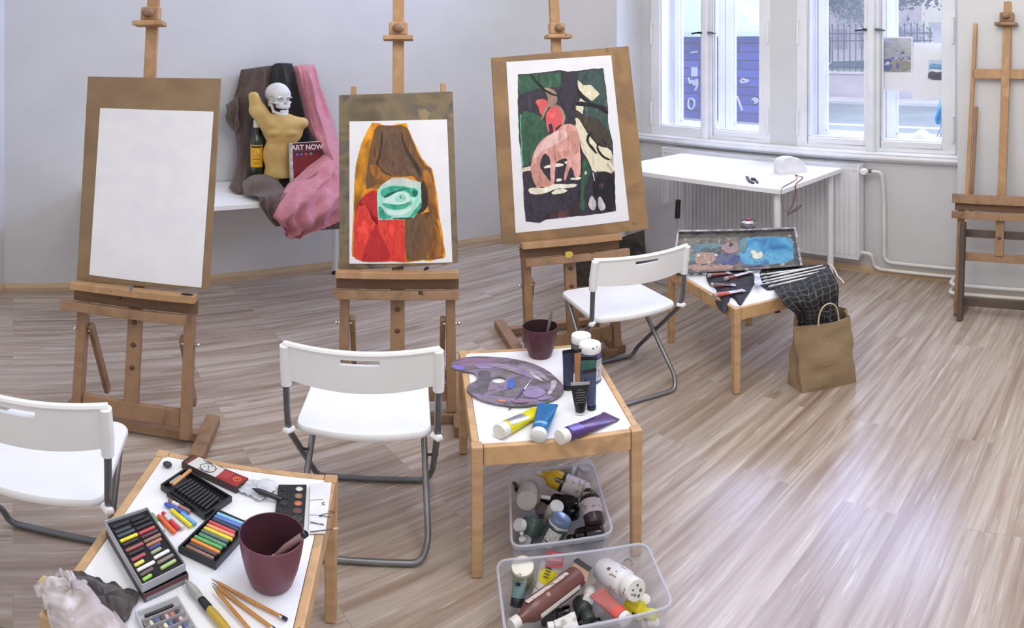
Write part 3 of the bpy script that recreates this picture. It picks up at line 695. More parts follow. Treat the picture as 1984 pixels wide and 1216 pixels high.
# --- right easel with the pink animals painting
E3 = Easel('easel', 'wooden easel carrying the tilted board with pink animals painting', .285, 3.29, RAD(15))
build_easel(E3, clampz=solve_z(E3, 1067, 71), masttop=2.4, tray=min(solve_z(E3, 973, 474), solve_z(E3, 1257, 443))+.006, tray_ext=(.0, .05), W=.46, runners=(.0, .5))
TAN_B = blotchy('tan_worn_board', [(148, 116, 80), (160, 126, 88), (138, 108, 76), (130, 112, 88)], 5, .6, .15, spots=True, spot_col=(96, 78, 56), spot_thr=.72, spot_scale=12)
B3 = board(E3, [(973, 474), (1257, 443), (1218, 89), (952, 112)], .012, .012, 'tan worn board set crooked behind the pink animals painting', TAN_B)
0 and obj('front_foot', MB().hexa([Vector(p) for p in ((.19, -.10, 0), (.245, -.10, 0), (.245, -.01, 0), (.19, -.01, 0))], [Vector(p) for p in ((.19, -.10, .05), (.245, -.10, .05), (.245, -.01, .05), (.19, -.01, .05))]), EASEL_WOOD, E3.t, bevel=.003)

YD = mk('yellow_drip', (206, 178, 70), .5)
drip(E3, [(1094, 488), (1106, 486), (1112, 492), (1104, 500), (1096, 499)], .0725, YD, lambda x, y: (x, y))
drip(E2, [(766, 517), (780, 515), (784, 519), (770, 522)], .081, DRIP, lambda x, y: (x, y)); drip(E2, [(822, 518), (832, 515), (830, 523), (820, 524)], .081, DRIP, lambda x, y: (x, y))
# ------------------------------------------------------------------ the painted sheets
def painting(E, label, sheetpx, layers, conv, mats, ragged=1.0, seed=3, step=5, off=.0085):
    rnd = random.Random(seed)
    o = board(E, sheetpx, off, .0015, label, PAPER, 'painting', 0, 'paintings on the easels'); o['category'] = 'painting'
    mb = MB(); k = 1
    for (mi, pts, sm) in layers:
        q = [conv(*p) for p in pts]
        if sm: q = smoothp(q, sm)
        if ragged: q = jit(q, ragged*.35, step, rnd)
        mb.face([E.plane(x, y, off+.00025+.00012*k) for x, y in q], mi); k += 1
    c = obj('painted_area', mb, mats, o)
    return o
def paintmat(name, c, v=.14, scale=12, bump=.25, c2=None):
    c2 = c2 or tuple(int(x*(1-v)) for x in c)
    lo = tuple(int(max(0, min(a, b)*.80-4)) for a, b in zip(c, c2)); hi = tuple(int(min(255, max(a, b)*1.08+8)) for a, b in zip(c, c2))
    return blotchy(name, [lo, c2, c, hi], scale, .5, bump, 8, stretch=(2.2, 2.2, .7))
kx = 932/230.
cv = lambda x, y: (660+x/kx, 220+y/kx)
pm = [paintmat('paint_ochre', (226, 150, 20), .2), paintmat('paint_brown', (104, 74, 46), c2=(124, 86, 46), scale=9), paintmat('paint_umber', (92, 68, 50), c2=(112, 84, 62), scale=8),
      paintmat('paint_red', (208, 44, 36), c2=(226, 68, 54)), paintmat('paint_dark_red', (172, 30, 34), c2=(196, 40, 40)), paintmat('paint_burnt_ochre', (166, 104, 34), c2=(130, 80, 30)),
      paintmat('paint_dark_brown', (66, 46, 36)), paintmat('paint_mint', (150, 216, 196), c2=(180, 228, 212)), paintmat('paint_green', (42, 150, 122), c2=(70, 180, 150)), paintmat('paint_grey_white', (206, 212, 206), c2=(188, 200, 192)),
      paintmat('paint_deep_green', (24, 96, 82)), paintmat('paint_orange', (222, 128, 16), c2=(236, 160, 30)), paintmat('paint_pale_mint', (196, 232, 220), c2=(212, 238, 228))]
lay = [
 (11, [(245, 70), (300, 72), (330, 88), (380, 95), (440, 82), (515, 75), (560, 185), (600, 270), (640, 350), (690, 410), (715, 430), (735, 500), (760, 660), (775, 800), (800, 940), (822, 1100), (815, 1135), (760, 1140), (700, 1158), (640, 1150), (560, 1165), (500, 1168), (400, 1160), (280, 1165), (170, 1160), (90, 1120), (85, 1060), (100, 800), (108, 520), (120, 400), (160, 240), (200, 150)], 0),
 (0, [(240, 75), (275, 75), (250, 180), (225, 330), (205, 460), (190, 590), (140, 700), (100, 830), (108, 520), (122, 390), (165, 230)], 1),
 (1, [(290, 90), (330, 92), (400, 95), (480, 90), (520, 110), (570, 220), (610, 320), (660, 400), (712, 430), (730, 520), (745, 640), (760, 800), (700, 790), (640, 560), (560, 490), (400, 500), (300, 590), (200, 590), (195, 520), (215, 390), (240, 240), (265, 130)], 0),
 (2, [(335, 100), (380, 110), (450, 100), (480, 200), (540, 330), (600, 430), (625, 500), (540, 480), (420, 490), (330, 440), (310, 330), (325, 200)], 1),
 (6, [(470, 110), (500, 230), (560, 330), (620, 420), (640, 500), (620, 500), (580, 420), (520, 330), (480, 220)], 1),
 (6, [(325, 120), (335, 200), (318, 330), (290, 390), (330, 450), (420, 492), (340, 480), (270, 400), (300, 330), (315, 200)], 1),
 (5, [(215, 400), (290, 400), (330, 470), (420, 498), (330, 560), (290, 590), (210, 590), (200, 530)], 1),
 (1, [(215, 450), (260, 480), (290, 540), (250, 585), (205, 580), (198, 520)], 1),
 (6, [(635, 520), (680, 560), (690, 700), (670, 760), (590, 800), (580, 700), (620, 600)], 1),
 (5, [(640, 430), (700, 450), (730, 560), (760, 760), (770, 860), (700, 760), (690, 620), (650, 520)], 1),
 (1, [(505, 835), (560, 800), (700, 770), (760, 850), (780, 930), (800, 1080), (800, 1130), (720, 1145), (620, 1150), (520, 1160), (500, 1000)], 0),
 (5, [(700, 880), (760, 870), (800, 1000), (815, 1110), (740, 1135), (660, 1140), (720, 1020)], 1),
 (2, [(520, 850), (600, 830), (640, 900), (600, 1020), (560, 1140), (510, 1130)], 1),
 (3, [(100, 1110), (105, 860), (125, 720), (180, 640), (245, 600), (290, 605), (300, 835), (500, 835), (505, 1000), (508, 1165), (400, 1158), (280, 1165), (170, 1160), (120, 1140)], 0),
 (4, [(130, 720), (185, 640), (280, 600), (290, 700), (300, 830), (250, 900), (200, 1030), (160, 1140), (180, 1165), (330, 1160), (400, 1140), (370, 1060), (330, 980), (290, 900), (290, 820), (240, 760), (180, 700)], 1),
 (3, [(130, 760), (180, 700), (230, 770), (250, 870), (200, 1000), (150, 1130), (100, 1110), (110, 860)], 1),
 (7, [(285, 610), (300, 580), (345, 540), (400, 508), (500, 503), (560, 520), (630, 540), (635, 730), (575, 815), (480, 828), (300, 835), (290, 780)], 0),
 (9, [(345, 545), (400, 508), (500, 503), (560, 520), (630, 540), (625, 570), (560, 582), (480, 555), (400, 552), (320, 590)], 1),
 (8, [(310, 600), (380, 570), (470, 565), (540, 582), (600, 590), (610, 640), (570, 662), (520, 610), (470, 605), (400, 630), (330, 670)], 1),
 (10, [(330, 670), (360, 630), (440, 605), (540, 585), (470, 590), (400, 640)], 1),
 (10, [(555, 600), (610, 600), (600, 640), (570, 662)], 1),
 (12, [(330, 690), (400, 640), (470, 612), (530, 630), (555, 680), (480, 715), (400, 710), (340, 695)], 1),
 (7, [(430, 660), (470, 625), (515, 640), (520, 680), (470, 700), (430, 690)], 1),
 (8, [(460, 650), (480, 635), (500, 650), (490, 668), (470, 668)], 1), (9, [(478, 640), (496, 648), (490, 665), (476, 662)], 1),
 (8, [(325, 700), (400, 712), (480, 720), (560, 685), (555, 705), (500, 745), (440, 755), (370, 745), (330, 720)], 1),
 (10, [(430, 712), (480, 716), (555, 685), (520, 702), (480, 722)], 1),
 (12, [(330, 740), (400, 765), (500, 760), (560, 720), (570, 740), (500, 800), (400, 800), (345, 780)], 1),
 (8, [(300, 720), (330, 740), (350, 790), (420, 815), (310, 832), (295, 780)], 1), (8, [(560, 780), (600, 740), (630, 690), (633, 730), (575, 812), (540, 818)], 1),
 (10, [(400, 820), (480, 815), (560, 812), (540, 824), (420, 828)], 0)]
p2 = painting(E2, 'painting of a mint green plaster eye on red and brown drapery', [(677, 510.5), (876.6, 508), (866, 231), (677, 235)], lay, cv, pm, 1.2, 5)
k3 = 836/220.
cv3 = lambda x, y: (990+x/k3, 120+y/k3)
pm3 = [paintmat('paint_night_blue', (46, 42, 54), c2=(58, 52, 66)), paintmat('paint_forest', (42, 78, 58), c2=(60, 98, 76)), paintmat('paint_grey_green', (52, 72, 68), c2=(66, 88, 84)), paintmat('paint_cream', (222, 212, 180), c2=(232, 224, 200)),
       paintmat('paint_dark_olive', (58, 52, 46), c2=(72, 64, 54)), paintmat('paint_coral', (222, 82, 88), c2=(210, 104, 104)), paintmat('paint_pink', (220, 164, 156), c2=(206, 146, 134)), paintmat('paint_pale_pink', (232, 196, 192), c2=(226, 180, 172)),
       paintmat('paint_rose_brown', (190, 132, 118), c2=(206, 150, 136)), paintmat('paint_taupe', (166, 138, 118), c2=(150, 124, 106)), paintmat('paint_pale_grey', (206, 204, 204), c2=(190, 190, 192)), paintmat('paint_wine', (92, 56, 58), c2=(60, 44, 50)), paintmat('paint_black', (24, 22, 26)), paintmat('paint_ivory', (236, 232, 216), c2=(228, 220, 196)), paintmat('paint_sea_green', (110, 196, 160))]
lay3 = [
 (0, [(50, 90), (200, 80), (360, 60), (420, 70), (500, 65), (600, 50), (680, 48), (700, 200), (715, 340), (715, 450), (750, 600), (755, 720), (765, 830), (768, 960), (772, 1095), (700, 1110), (560, 1130), (420, 1140), (260, 1160), (210, 1185), (110, 1175), (98, 1080), (90, 900), (80, 760), (60, 560), (50, 300)], 0),
 (14, [(64, 380), (82, 400), (92, 760), (80, 780)], 0),
 (1, [(52, 95), (150, 90), (370, 75), (375, 180), (260, 190), (170, 200), (60, 250)], 0), (1, [(70, 355), (180, 375), (240, 420), (300, 520), (220, 590), (170, 660), (140, 750), (90, 775), (78, 560)], 1),
 (2, [(500, 75), (590, 58), (680, 55), (700, 200), (710, 330), (600, 300), (540, 250), (490, 150)], 0), (2, [(530, 330), (600, 320), (710, 370), (715, 460), (735, 580), (640, 600), (540, 440), (500, 420), (560, 390)], 1),
 (3, [(482, 125), (530, 170), (590, 170), (652, 235), (600, 290), (545, 250), (500, 200)], 0), (3, [(500, 290), (520, 252), (550, 275), (560, 295)], 0), (3, [(478, 320), (535, 325), (530, 385), (480, 350)], 0),
 (3, [(475, 400), (510, 430), (560, 520), (600, 570), (640, 620), (735, 635), (755, 720), (762, 830), (680, 800), (600, 815), (580, 740), (520, 650), (505, 560), (470, 460)], 1),
 (4, [(470, 355), (520, 400), (620, 400), (700, 480), (750, 600), (740, 632), (680, 620), (620, 580), (560, 500), (500, 420)], 1),
 (12, [(485, 130), (500, 220), (570, 290), (560, 300), (490, 250)], 1), (12, [(480, 295), (580, 300), (680, 325), (720, 360), (715, 390), (620, 335), (520, 320), (482, 315)], 1),
 (12, [(555, 540), (590, 512), (600, 520), (575, 545), (572, 590), (610, 630), (640, 680), (630, 680), (585, 635), (555, 590)], 1), (12, [(630, 600), (655, 590), (640, 630), (680, 690), (735, 715), (730, 728), (670, 705), (632, 650)], 1),
 (0, [(380, 75), (500, 65), (490, 150), (475, 300), (470, 400), (480, 460), (400, 450), (390, 340), (350, 250), (370, 180)], 0),
 (9, [(235, 185), (300, 195), (340, 230), (342, 300), (300, 330), (270, 290), (268, 240)], 1), (12, [(140, 90), (180, 150), (260, 230), (350, 260), (345, 245), (270, 215), (190, 140), (155, 90)], 1),
 (5, [(175, 290), (220, 268), (270, 285), (275, 320), (240, 400), (215, 380), (200, 330)], 1), (9, [(268, 270), (310, 310), (270, 340), (235, 420), (220, 435), (240, 350), (275, 310)], 1),
 (9, [(270, 330), (330, 310), (380, 340), (400, 400), (392, 460), (370, 480), (370, 400), (330, 340)], 1),
 (5, [(255, 380), (300, 325), (350, 325), (378, 380), (380, 450), (335, 480), (325, 520), (310, 520), (310, 460), (275, 450), (285, 520), (272, 520), (255, 440)], 1),
 (3, [(75, 780), (150, 765), (150, 800), (80, 808)], 0), (13, [(240, 770), (330, 745), (390, 748), (380, 765), (250, 785)], 1), (13, [(390, 735), (425, 725), (430, 745), (400, 750)], 1),
 (6, [(145, 760), (160, 680), (200, 600), (260, 545), (330, 510), (380, 465), (430, 450), (480, 475), (505, 540), (508, 640), (515, 740), (512, 850), (470, 852), (455, 790), (440, 760), (405, 870), (385, 870), (410, 760), (415, 700), (330, 730), (325, 800), (318, 900), (290, 905), (290, 740), (280, 690), (240, 670), (215, 740), (215, 790), (260, 850), (300, 890), (310, 930), (210, 915), (205, 930), (188, 930), (150, 830)], 1),
 (7, [(205, 610), (270, 550), (370, 490), (420, 520), (410, 560), (350, 600), (300, 620), (240, 640), (180, 720), (165, 690)], 1),
 (8, [(150, 770), (180, 740), (215, 780), (270, 860), (300, 895), (290, 915), (210, 912), (188, 925), (155, 830)], 1), (8, [(430, 500), (490, 520), (500, 600), (495, 680), (450, 660), (440, 560)], 1), (8, [(295, 650), (380, 660), (430, 640), (440, 680), (330, 725), (300, 720)], 1), (6, [(290, 720), (325, 720), (318, 905), (292, 905)], 0),
 (13, [(120, 940), (150, 925), (260, 925), (320, 895), (420, 900), (480, 895), (490, 915), (400, 930), (320, 935), (250, 970), (150, 975)], 1), (13, [(300, 955), (340, 935), (410, 935), (415, 955), (360, 972), (300, 975)], 1), (13, [(430, 865), (450, 850), (515, 845), (520, 862), (470, 870)], 1), (13, [(330, 870), (350, 855), (375, 860), (370, 875), (335, 880)], 1),
 (1, [(530, 700), (560, 720), (590, 800), (560, 880), (530, 960), (550, 1090), (500, 1100), (510, 960), (520, 820)], 1), (3, [(545, 800), (560, 810), (555, 830), (540, 828)], 1),
 (11, [(230, 1150), (330, 1100), (420, 1080), (470, 1020), (520, 1000), (500, 1080), (560, 1100), (440, 1140), (300, 1150)], 1),
 (12, [(640, 830), (690, 800), (760, 850), (762, 960), (768, 1090), (700, 1100), (680, 1000), (620, 1000), (600, 900)], 1),
 (10, [(598, 975), (632, 1040), (620, 1085), (595, 1095), (570, 1060), (575, 1010)], 1), (10, [(655, 980), (690, 1040), (698, 1080), (665, 1098), (642, 1075), (640, 1010)], 1), (10, [(600, 810), (610, 820), (620, 870), (612, 875)], 0), (11, [(640, 900), (690, 890), (670, 935), (645, 930)], 1)]
p3 = painting(E3, 'painting of pink and red animals in a dark green wood', [(999, 451), (1219, 427), (1184, 107), (981, 120)], lay3, cv3, pm3, 1.6, 6, off=.0145)

# --- easel by the right wall (no board)
E4 = Easel('easel', 'empty wooden easel standing by the wall at the right edge', 2.36, 2.985, RAD(-50.6))
t4 = E4.t; L4 = E4.L
q = lambda px, py: E4.lx(E4.plane(px, py))
hw = .24
for sx in (-1, 1):
    x = sx*(hw-.02)
    obj('side_post', MB().bar(L4(x, .02), L4(x, .80), .034, .03), EASEL_WOOD, t4, bevel=.003)
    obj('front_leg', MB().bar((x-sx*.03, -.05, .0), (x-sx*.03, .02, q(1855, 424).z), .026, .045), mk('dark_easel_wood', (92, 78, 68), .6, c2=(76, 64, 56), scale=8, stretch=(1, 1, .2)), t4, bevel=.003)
    obj('rear_runner', MB().bb(x-.02, x+.02, .0, .16, .004, .05), EASEL_WOOD, t4, bevel=.003)
    z0, z1 = .72, q(1877, 45).z
    obj('upper_stile', MB().bar(L4(sx*.195, z0, -.012), L4(sx*.185, z1, -.012), .022, .022), EASEL_LIGHT, t4, bevel=.002)
    obj('slide_rod', MB().bar(L4(sx*.175, .68, -.036), L4(sx*.168, q(1880, 207).z, -.036), .018, .02), EASEL_WOOD, t4, bevel=.002)
def rail(name, y0, y1, x0, x1, off=0, m=EASEL_WOOD):
    za, zb = q(1930, y1).z, q(1930, y0).z
    return obj(name, MB().bar(L4(x0, (za+zb)/2, off), L4(x1, (za+zb)/2, off), zb-za, .022, side=(0, LEAN, 1)), m, t4, bevel=.003)
rail('upper_rail', 134, 153, -.19, .19, -.012, EASEL_LIGHT)
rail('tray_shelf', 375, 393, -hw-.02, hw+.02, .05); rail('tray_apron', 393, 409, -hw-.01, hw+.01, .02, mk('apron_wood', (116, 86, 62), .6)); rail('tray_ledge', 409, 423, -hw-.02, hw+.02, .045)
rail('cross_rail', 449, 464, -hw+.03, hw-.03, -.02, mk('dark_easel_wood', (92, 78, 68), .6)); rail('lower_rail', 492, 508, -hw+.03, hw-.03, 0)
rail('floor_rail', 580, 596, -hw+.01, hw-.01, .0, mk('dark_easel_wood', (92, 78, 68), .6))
obj('centre_slat', MB().bar(L4(0, q(1940, 495).z, .012), L4(0, q(1940, 415).z, .012), .046, .02), EASEL_WOOD, t4, bevel=.003)
obj('wooden_plug', MB().lathe([(1e-4, .004), (.006, .004), (.011, .001), (.0115, -.004), (1e-4, -.004)], 12, frame(L4(0, q(1945, 459).z, .024), (0, -1, LEAN))), mk('plug_wood', (96, 66, 48), .6), t4, smooth=True)
obj('mast', MB().bar(L4(0, .70, -.005), L4(0, 2.4, -.005), .046, .024), EASEL_LIGHT, t4, bevel=.002)
zc = q(1965, 47).z
obj('clamp_plate', MB().bar(L4(-.062, zc, .03), L4(.062, zc, .03), .022, .07, side=(0, LEAN, 1)), EASEL_WOOD, t4, bevel=.004)
obj('clamp_block', MB().bar(L4(0, zc+.012, .02), L4(0, zc+.085, .02), .078, .04), EASEL_WOOD, t4, bevel=.01)
obj('clamp_knob', MB().ball(L4(0, zc+.06, .055), .022, 8), EASEL_WOOD, t4, smooth=True)

# ================================================================== FOLDING CHAIRS
def rounded_poly(w0, w1, d, r, bow, k=6):
    """seat outline: rear width w0 (at y=0), front width w1 (at y=d), bowed rear edge"""
    pts = []
    def arc(cx, cy, a0):
        for i in range(k+1):
            a = RAD(a0+90*i/k); pts.append((cx+r*cos(a), cy+r*sin(a)))
    arc(w1/2-r, d-r, 0); arc(-w1/2+r, d-r, 90)
    a = []
    arc(-w0/2+r, r, 180)
    for i in range(1, 12):
        x = -w0/2+r+(w0-2*r)*i/12; pts.append((x, -bow*(1-((x)/(w0/2-r))**2)))
    arc(w0/2-r, r, 270)
    return pts
def chair(label, x, y, a):
    t = thing('folding_chair', label, 'chair', (x, y, 0), a, 'white folding chairs')
    # seat: outline stacked with a slight dish
    out = rounded_poly(.385, .37, .375, .045, .02)
    cx, cy = 0, .19
    prof = [(.90, .430), (.985, .431), (1.0, .438), (1.0, .448), (.985, .454), (.94, .4545), (.5, .450), (.02, .449)]
    mb = MB(); mb.grid([[((px-cx)*s+cx, (py-cy)*s+cy, z) for px, py in out] for s, z in prof], closed=True)
    mb.face([((px-cx)*.90+cx, (py-cy)*.90+cy, .430) for px, py in out]); mb.face([((px-cx)*.02+cx, (py-cy)*.02+cy, .449) for px, py in out])
    obj('seat', mb, WHITE_PLASTIC, t, smooth=True)
    # backrest: curved panel with a grip slot and sleeves
    W, zb, zt = .432, .638, .768
    def bp(u, z, off=0):                     # u in -1..1
        yy = -.015-.045*(1-u*u)-.02*(z-.6)/.17
        return Vector((u*W/2, yy+off, z+.0*(1-u*u)))
    us = [-1+2*i/24 for i in range(25)]
    slot_u = .25; s0, s1 = .728, .747
    mb = MB()
    zs = [zb, .66, .685, .71, s0, s1, .757, zt]
    th_ = .007
    def low(u): return zb+.012*(1-u*u)*-1
    def zz(u, z): return z if z != zb else low(u)
    F = [[bp(u, zz(u, z), 0) for u in us] for z in zs]; B = [[bp(u, zz(u, z), .012) for u in us] for z in zs]
    def inslot(i, j): return zs[i] == s0 and us[j] >= -slot_u-.01 and us[j+1] <= slot_u+.01
    nr, nc = len(zs), len(us); base = len(mb.v)
    for row in F: mb.v += [tuple(p) for p in row]
    for row in B: mb.v += [tuple(p) for p in row]
    N = nr*nc
    fi = lambda i, j: i*nc+j
    for i in range(nr-1):
        for j in range(nc-1):
            if inslot(i, j): continue
            mb.f.append((fi(i, j), fi(i, j+1), fi(i+1, j+1), fi(i+1, j))); mb.m.append(0)
            mb.f.append((N+fi(i, j), N+fi(i+1, j), N+fi(i+1, j+1), N+fi(i, j+1))); mb.m.append(0)
    def edge(a, b): mb.f.append((a, b, N+b, N+a)); mb.m.append(0)
    for j in range(nc-1):
        edge(fi(0, j), fi(0, j+1)); edge(fi(nr-1, j), fi(nr-1, j+1))
        if inslot(4, j): edge(fi(4, j), fi(4, j+1)); edge(fi(5, j), fi(5, j+1))
    for i in range(nr-1): edge(fi(i, 0), fi(i+1, 0)); edge(fi(i, nc-1), fi(i+1, nc-1))
    sl = [j for j in range(nc-1) if inslot(4, j)]
    edge(fi(4, sl[0]), fi(5, sl[0])); edge(fi(4, sl[-1]+1), fi(5, sl[-1]+1))
    # top lip and side sleeves
    mb.tube([bp(u, zt-.001, .006) for u in us], .0105, 8)
    for sx in (-1, 1):
        mb.tube([(sx*W/2*.985, -.014, zb-.025), (sx*W/2*.985, -.018, zb+.03), (sx*W/2*.985, -.036, zt-.004)], [.0155, .017, .015], 12)
    obj('backrest', mb, WHITE_PLASTIC, t, smooth=True)
    r = .0098
    A = [(-.213, -.030, .75), (-.213, -.012, .58), (-.210, .0, .445), (-.200, .355, .060), (-.18, .365, .012), (.18, .365, .012), (.200, .355, .060), (.210, 0, .445), (.213, -.012, .58), (.213, -.030, .75)]
    obj('back_frame', MB().tube(fil(A, .05, 5), r, 10), DARK_STEEL, t, smooth=True)
    B_ = [(-.165, .33, .425), (-.185, .012, .06), (-.165, -.02, .012), (.165, -.02, .012), (.185, .012, .06), (.165, .33, .425)]
    obj('leg_frame', MB().tube(fil(B_, .06, 6), r, 10), STEEL, t, smooth=True)
    for sx in (-1, 1):
        obj('hinge_cap', MB().tube([(sx*.196, .012, .441), (sx*.215, -.006, .440), (sx*.224, -.004, .443)], [.010, .0125, .008], 8), WHITE_PLASTIC, t, smooth=True)
        obj('pivot_bolt', MB().tube([(sx*.168, .1786, .2513), (sx*.216, .1786, .2513)], .005, 8), BLACK_PL, t)
    return t
ch = chair('white folding chair with grey tube legs in front of the middle easel', -.416, 1.985, RAD(6.8))
def place(src, label, x, y, a):
    c = copy_tree(src); c.location = (x, y, 0); c.rotation_euler = (0, 0, a); c['label'] = label; return c
place(ch, 'white folding chair by the window side stool facing the pink animals painting', .510, 2.90, RAD(20))
place(ch, 'white folding chair cut off by the left edge of the picture', -1.10, 1.382, RAD(18))

# ================================================================== LOW TABLES (white top, beech frame)
TOPW = mk('white_tabletop', (240, 240, 242), .35, c2=(232, 233, 237), scale=5)
TABLE_EDGE = blotchy('stained_table_wood', [(196, 156, 112), (206, 166, 120), (186, 150, 110), (168, 140, 110)], 7, .5, .1, stretch=(2, 2, 2), spots=True, spot_col=(84, 72, 62), spot_thr=.76, spot_scale=30)
def table(label, x, y, a, w=.48, d=.63, h=.45):
    t = thing('low_table', label, 'table', (x, y, 0), a, 'low beech tables')
    hw, hd, fr = w/2, d/2, .024
    obj('tabletop', MB().bb(-hw+fr, hw-fr, -hd+fr, hd-fr, h-.016, h-.002), TOPW, t)
    for sy in (-1, 1):
        obj('apron', MB().bb(-hw+.034, hw-.034, sy*hd-sy*.003, sy*hd-sy*(fr-.001), h-.065, h), TABLE_EDGE, t, bevel=.003)
    for sx in (-1, 1):
        obj('apron', MB().bb(sx*hw-sx*.003, sx*hw-sx*(fr-.001), -hd+.034, hd-.034, h-.065, h), TABLE_EDGE, t, bevel=.003)
        for sy in (-1, 1):
            cx, cy = sx*(hw-.0165), sy*(hd-.0165); s = .0165
            lo = [(cx-s*.85, cy-s*.85, .002), (cx+s*.85, cy-s*.85, .002), (cx+s*.85, cy+s*.85, .002), (cx-s*.85, cy+s*.85, .002)]
            obj('leg', MB().hexa([Vector(p) for p in lo], [Vector((cx+q_[0]*s, cy+q_[1]*s, h+.001)) for q_ in ((-1, -1), (1, -1), (1, 1), (-1, 1))]), BEECH, t, bevel=.004)
    return t
TM = (.088, 2.290, RAD(7.4)); T1 = (-.636, 1.436, RAD(6.6)); T3 = (1.057, 3.205, RAD(14))
table('low beech table with palette, tubes and jars, beside the plastic bins', *TM)
table('low beech table in front with pastels, pencils and a big plum pot', *T1)
table('low beech table by the window with paint box and checked cloth', *T3)
ZTAB = .450

# ================================================================== DESK UNDER THE WINDOW
DZ = .86
cBR = onU(1611, 320, 4.125); cBR.z = 0
a_ = -NN
cFR = G(1530, 369, DZ); cFR.z = 0
uF = cFR.dot(UU); uB = 4.118; nR_b = cBR.dot(NN)+.0; nR = (nR_b+cFR.dot(NN))/2
nR = cFR.dot(NN)*.6+nR_b*.4; nL = nR+1.24
th = thing('desk', 'white laminate desk against the radiator under the windows', 'desk', UN((uF+uB)/2, (nL+nR)/2, 0), AU)
wo('desk_top', ub(MB(), uF, uB, nR, nL, DZ-.034, DZ), WHITE_LAMINATE, th, bevel=.003)
for (u_, n_x) in ((uF+.06, nR+.06), (uB-.06, nR+.05), (uF+.06, nL-.06), (uB-.06, nL-.06)):
    lg = wo('leg', MB().tube([UN(u_, n_x, .02), UN(u_, n_x, DZ-.036)], .02, 16), WHITE_PAINT, th, smooth=True)
    wo('foot', MB().tube([UN(u_, n_x, .0), UN(u_, n_x, .02)], .017, 14), BLACK_PL, th)
PLASTER = mk('plaster', (226, 226, 226), .85, c2=(212, 212, 214), scale=20, bump=.5, bscale=50)
# plaster cast: domed block, flat face down on the table edge side
pc = G(1539, 336, DZ); w2 = .075
prof = [(-1, 0), (-1, .62), (-.93, .78), (-.72, .92), (-.38, 1.0), (0, .98), (.35, .86), (.65, .66), (.88, .40), (1.0, .12), (1.0, 0)]
hh = .128; xv = Vector((.96, .15, 0)).normalized()*.097; dv = Vector((-xv.y, xv.x, 0)).normalized()*.10
mb = MB(); R_ = []
rnd = random.Random(3)
for j, (dd, sc_) in enumerate(((0, .96), (.08, 1), (.5, .98), (.9, .95), (1, .88))):
    R_.append([pc+xv*x*sc_+dv*dd+Vector((0, 0, hh*z*sc_+(rnd.uniform(-.003, .003) if z > 0 else .0005))) for x, z in prof])
mb.grid(R_); mb.face(R_[0]); mb.face(list(reversed(R_[-1])))
tag(obj('plaster_cast', mb, PLASTER, smooth=True), 'rough white domed plaster cast on the white desk', 'plaster cast')
RIB = mk('brown_ribbon', (118, 74, 66), .8)
fz = DZ+.003
rb = [G(1541, 339, fz), G(1546, 346, fz), G(1537, 352, fz), G(1517, 362, fz), G(1514, 366, fz)]
ef = uF-.004
dn = [onU(1513, 372, ef), onU(1514, 390, ef-.005), onU(1517, 407, ef-.01), onU(1530, 412, ef-.012), onU(1546, 408, ef-.01), onU(1556, 392, ef-.006)]
er = nR-.004
upb = [onN(1562, 370, er), onN(1564, 352, er)]
upb = [UN(ef+.02, er-.004, .66), UN(ef+.13, er-.004, .74), UN(ef+.15, er-.004, DZ-.02), UN(ef+.15, er+.003, fz+.002)]
end = [G(1558, 343, fz), G(1548, 341, fz), G(1540, 338, fz)]
path = [Vector(p) for p in smoothp([tuple(p) for p in rb+dn+upb+end], 2, False)]
tag(obj('ribbon', MB().tube(path, .0042, 6, sq=.35), RIB, smooth=True), 'thin brown ribbon looped over the corner of the white desk', 'ribbon')
# pair of black bulldog clips
for lab, pts in (('small black clip lying on the white desk', [(1444, 343), (1451, 345), (1454, 352), (1462, 356), (1457, 356), (1449, 352)]), ('curved black and silver clip beside the small clip on the desk', [(1455, 346), (1463, 347), (1470, 355), (1467, 356), (1462, 350), (1455, 349)])):
    tag(obj('clip', MB().prism([G(x, y, DZ+.001) for x, y in pts], (0, 0, .012)), BLACK_PL, bevel=.002), lab, 'clip')

# grey portfolio leaning by the radiator, dark stained box on the floor
GREYP = mk('grey_portfolio', (172, 170, 176), .6, c2=(160, 158, 165), scale=5)
dP = 4.42
pts = [(1225, 410), (1312, 388), (1316, 505), (1228, 512)]
A_ = [atd(x, y, dP+.25*(1312-x)/90) for x, y in pts]
z0 = .003
A_[2].z = A_[3].z = z0; sh = Vector((.04, .05, 0))
A_[2] -= sh*1.5; A_[3] -= sh*1.5
vx = (A_[1]-A_[0]).cross(A_[3]-A_[0]).normalized()
t = tag(obj('portfolio', MB().prism(A_, vx*.02), GREYP, bevel=.003), 'grey portfolio case leaning upright behind the pink animals easel', 'portfolio')
c1 = A_[1]; ed = (A_[2]-A_[1]).normalized(); obj('corner_clip', MB().bar(c1-ed*.006+vx*.01, c1+ed*.135+vx*.01, .022, .026, side=(A_[1]-A_[0]).normalized()), BLACK_PL, t, bevel=.002)
DARKB = blotchy('dark_stained_board', [(58, 52, 50), (88, 80, 74), (46, 42, 42), (104, 98, 94)], 6, .55, .3, spots=True, spot_col=(170, 160, 150), spot_thr=.76)
fl = G(1112, 556); fr = G(1232, 548)
dx = (fr-fl).normalized(); dy = Vector((-dx.y, dx.x, 0))
th = thing('wooden_crate', 'dark paint stained crate on the floor behind the pink animals easel', 'crate', (fl+fr)/2+dy*.08, atan2(dx.y, dx.x))
Lx = (fr-fl).length
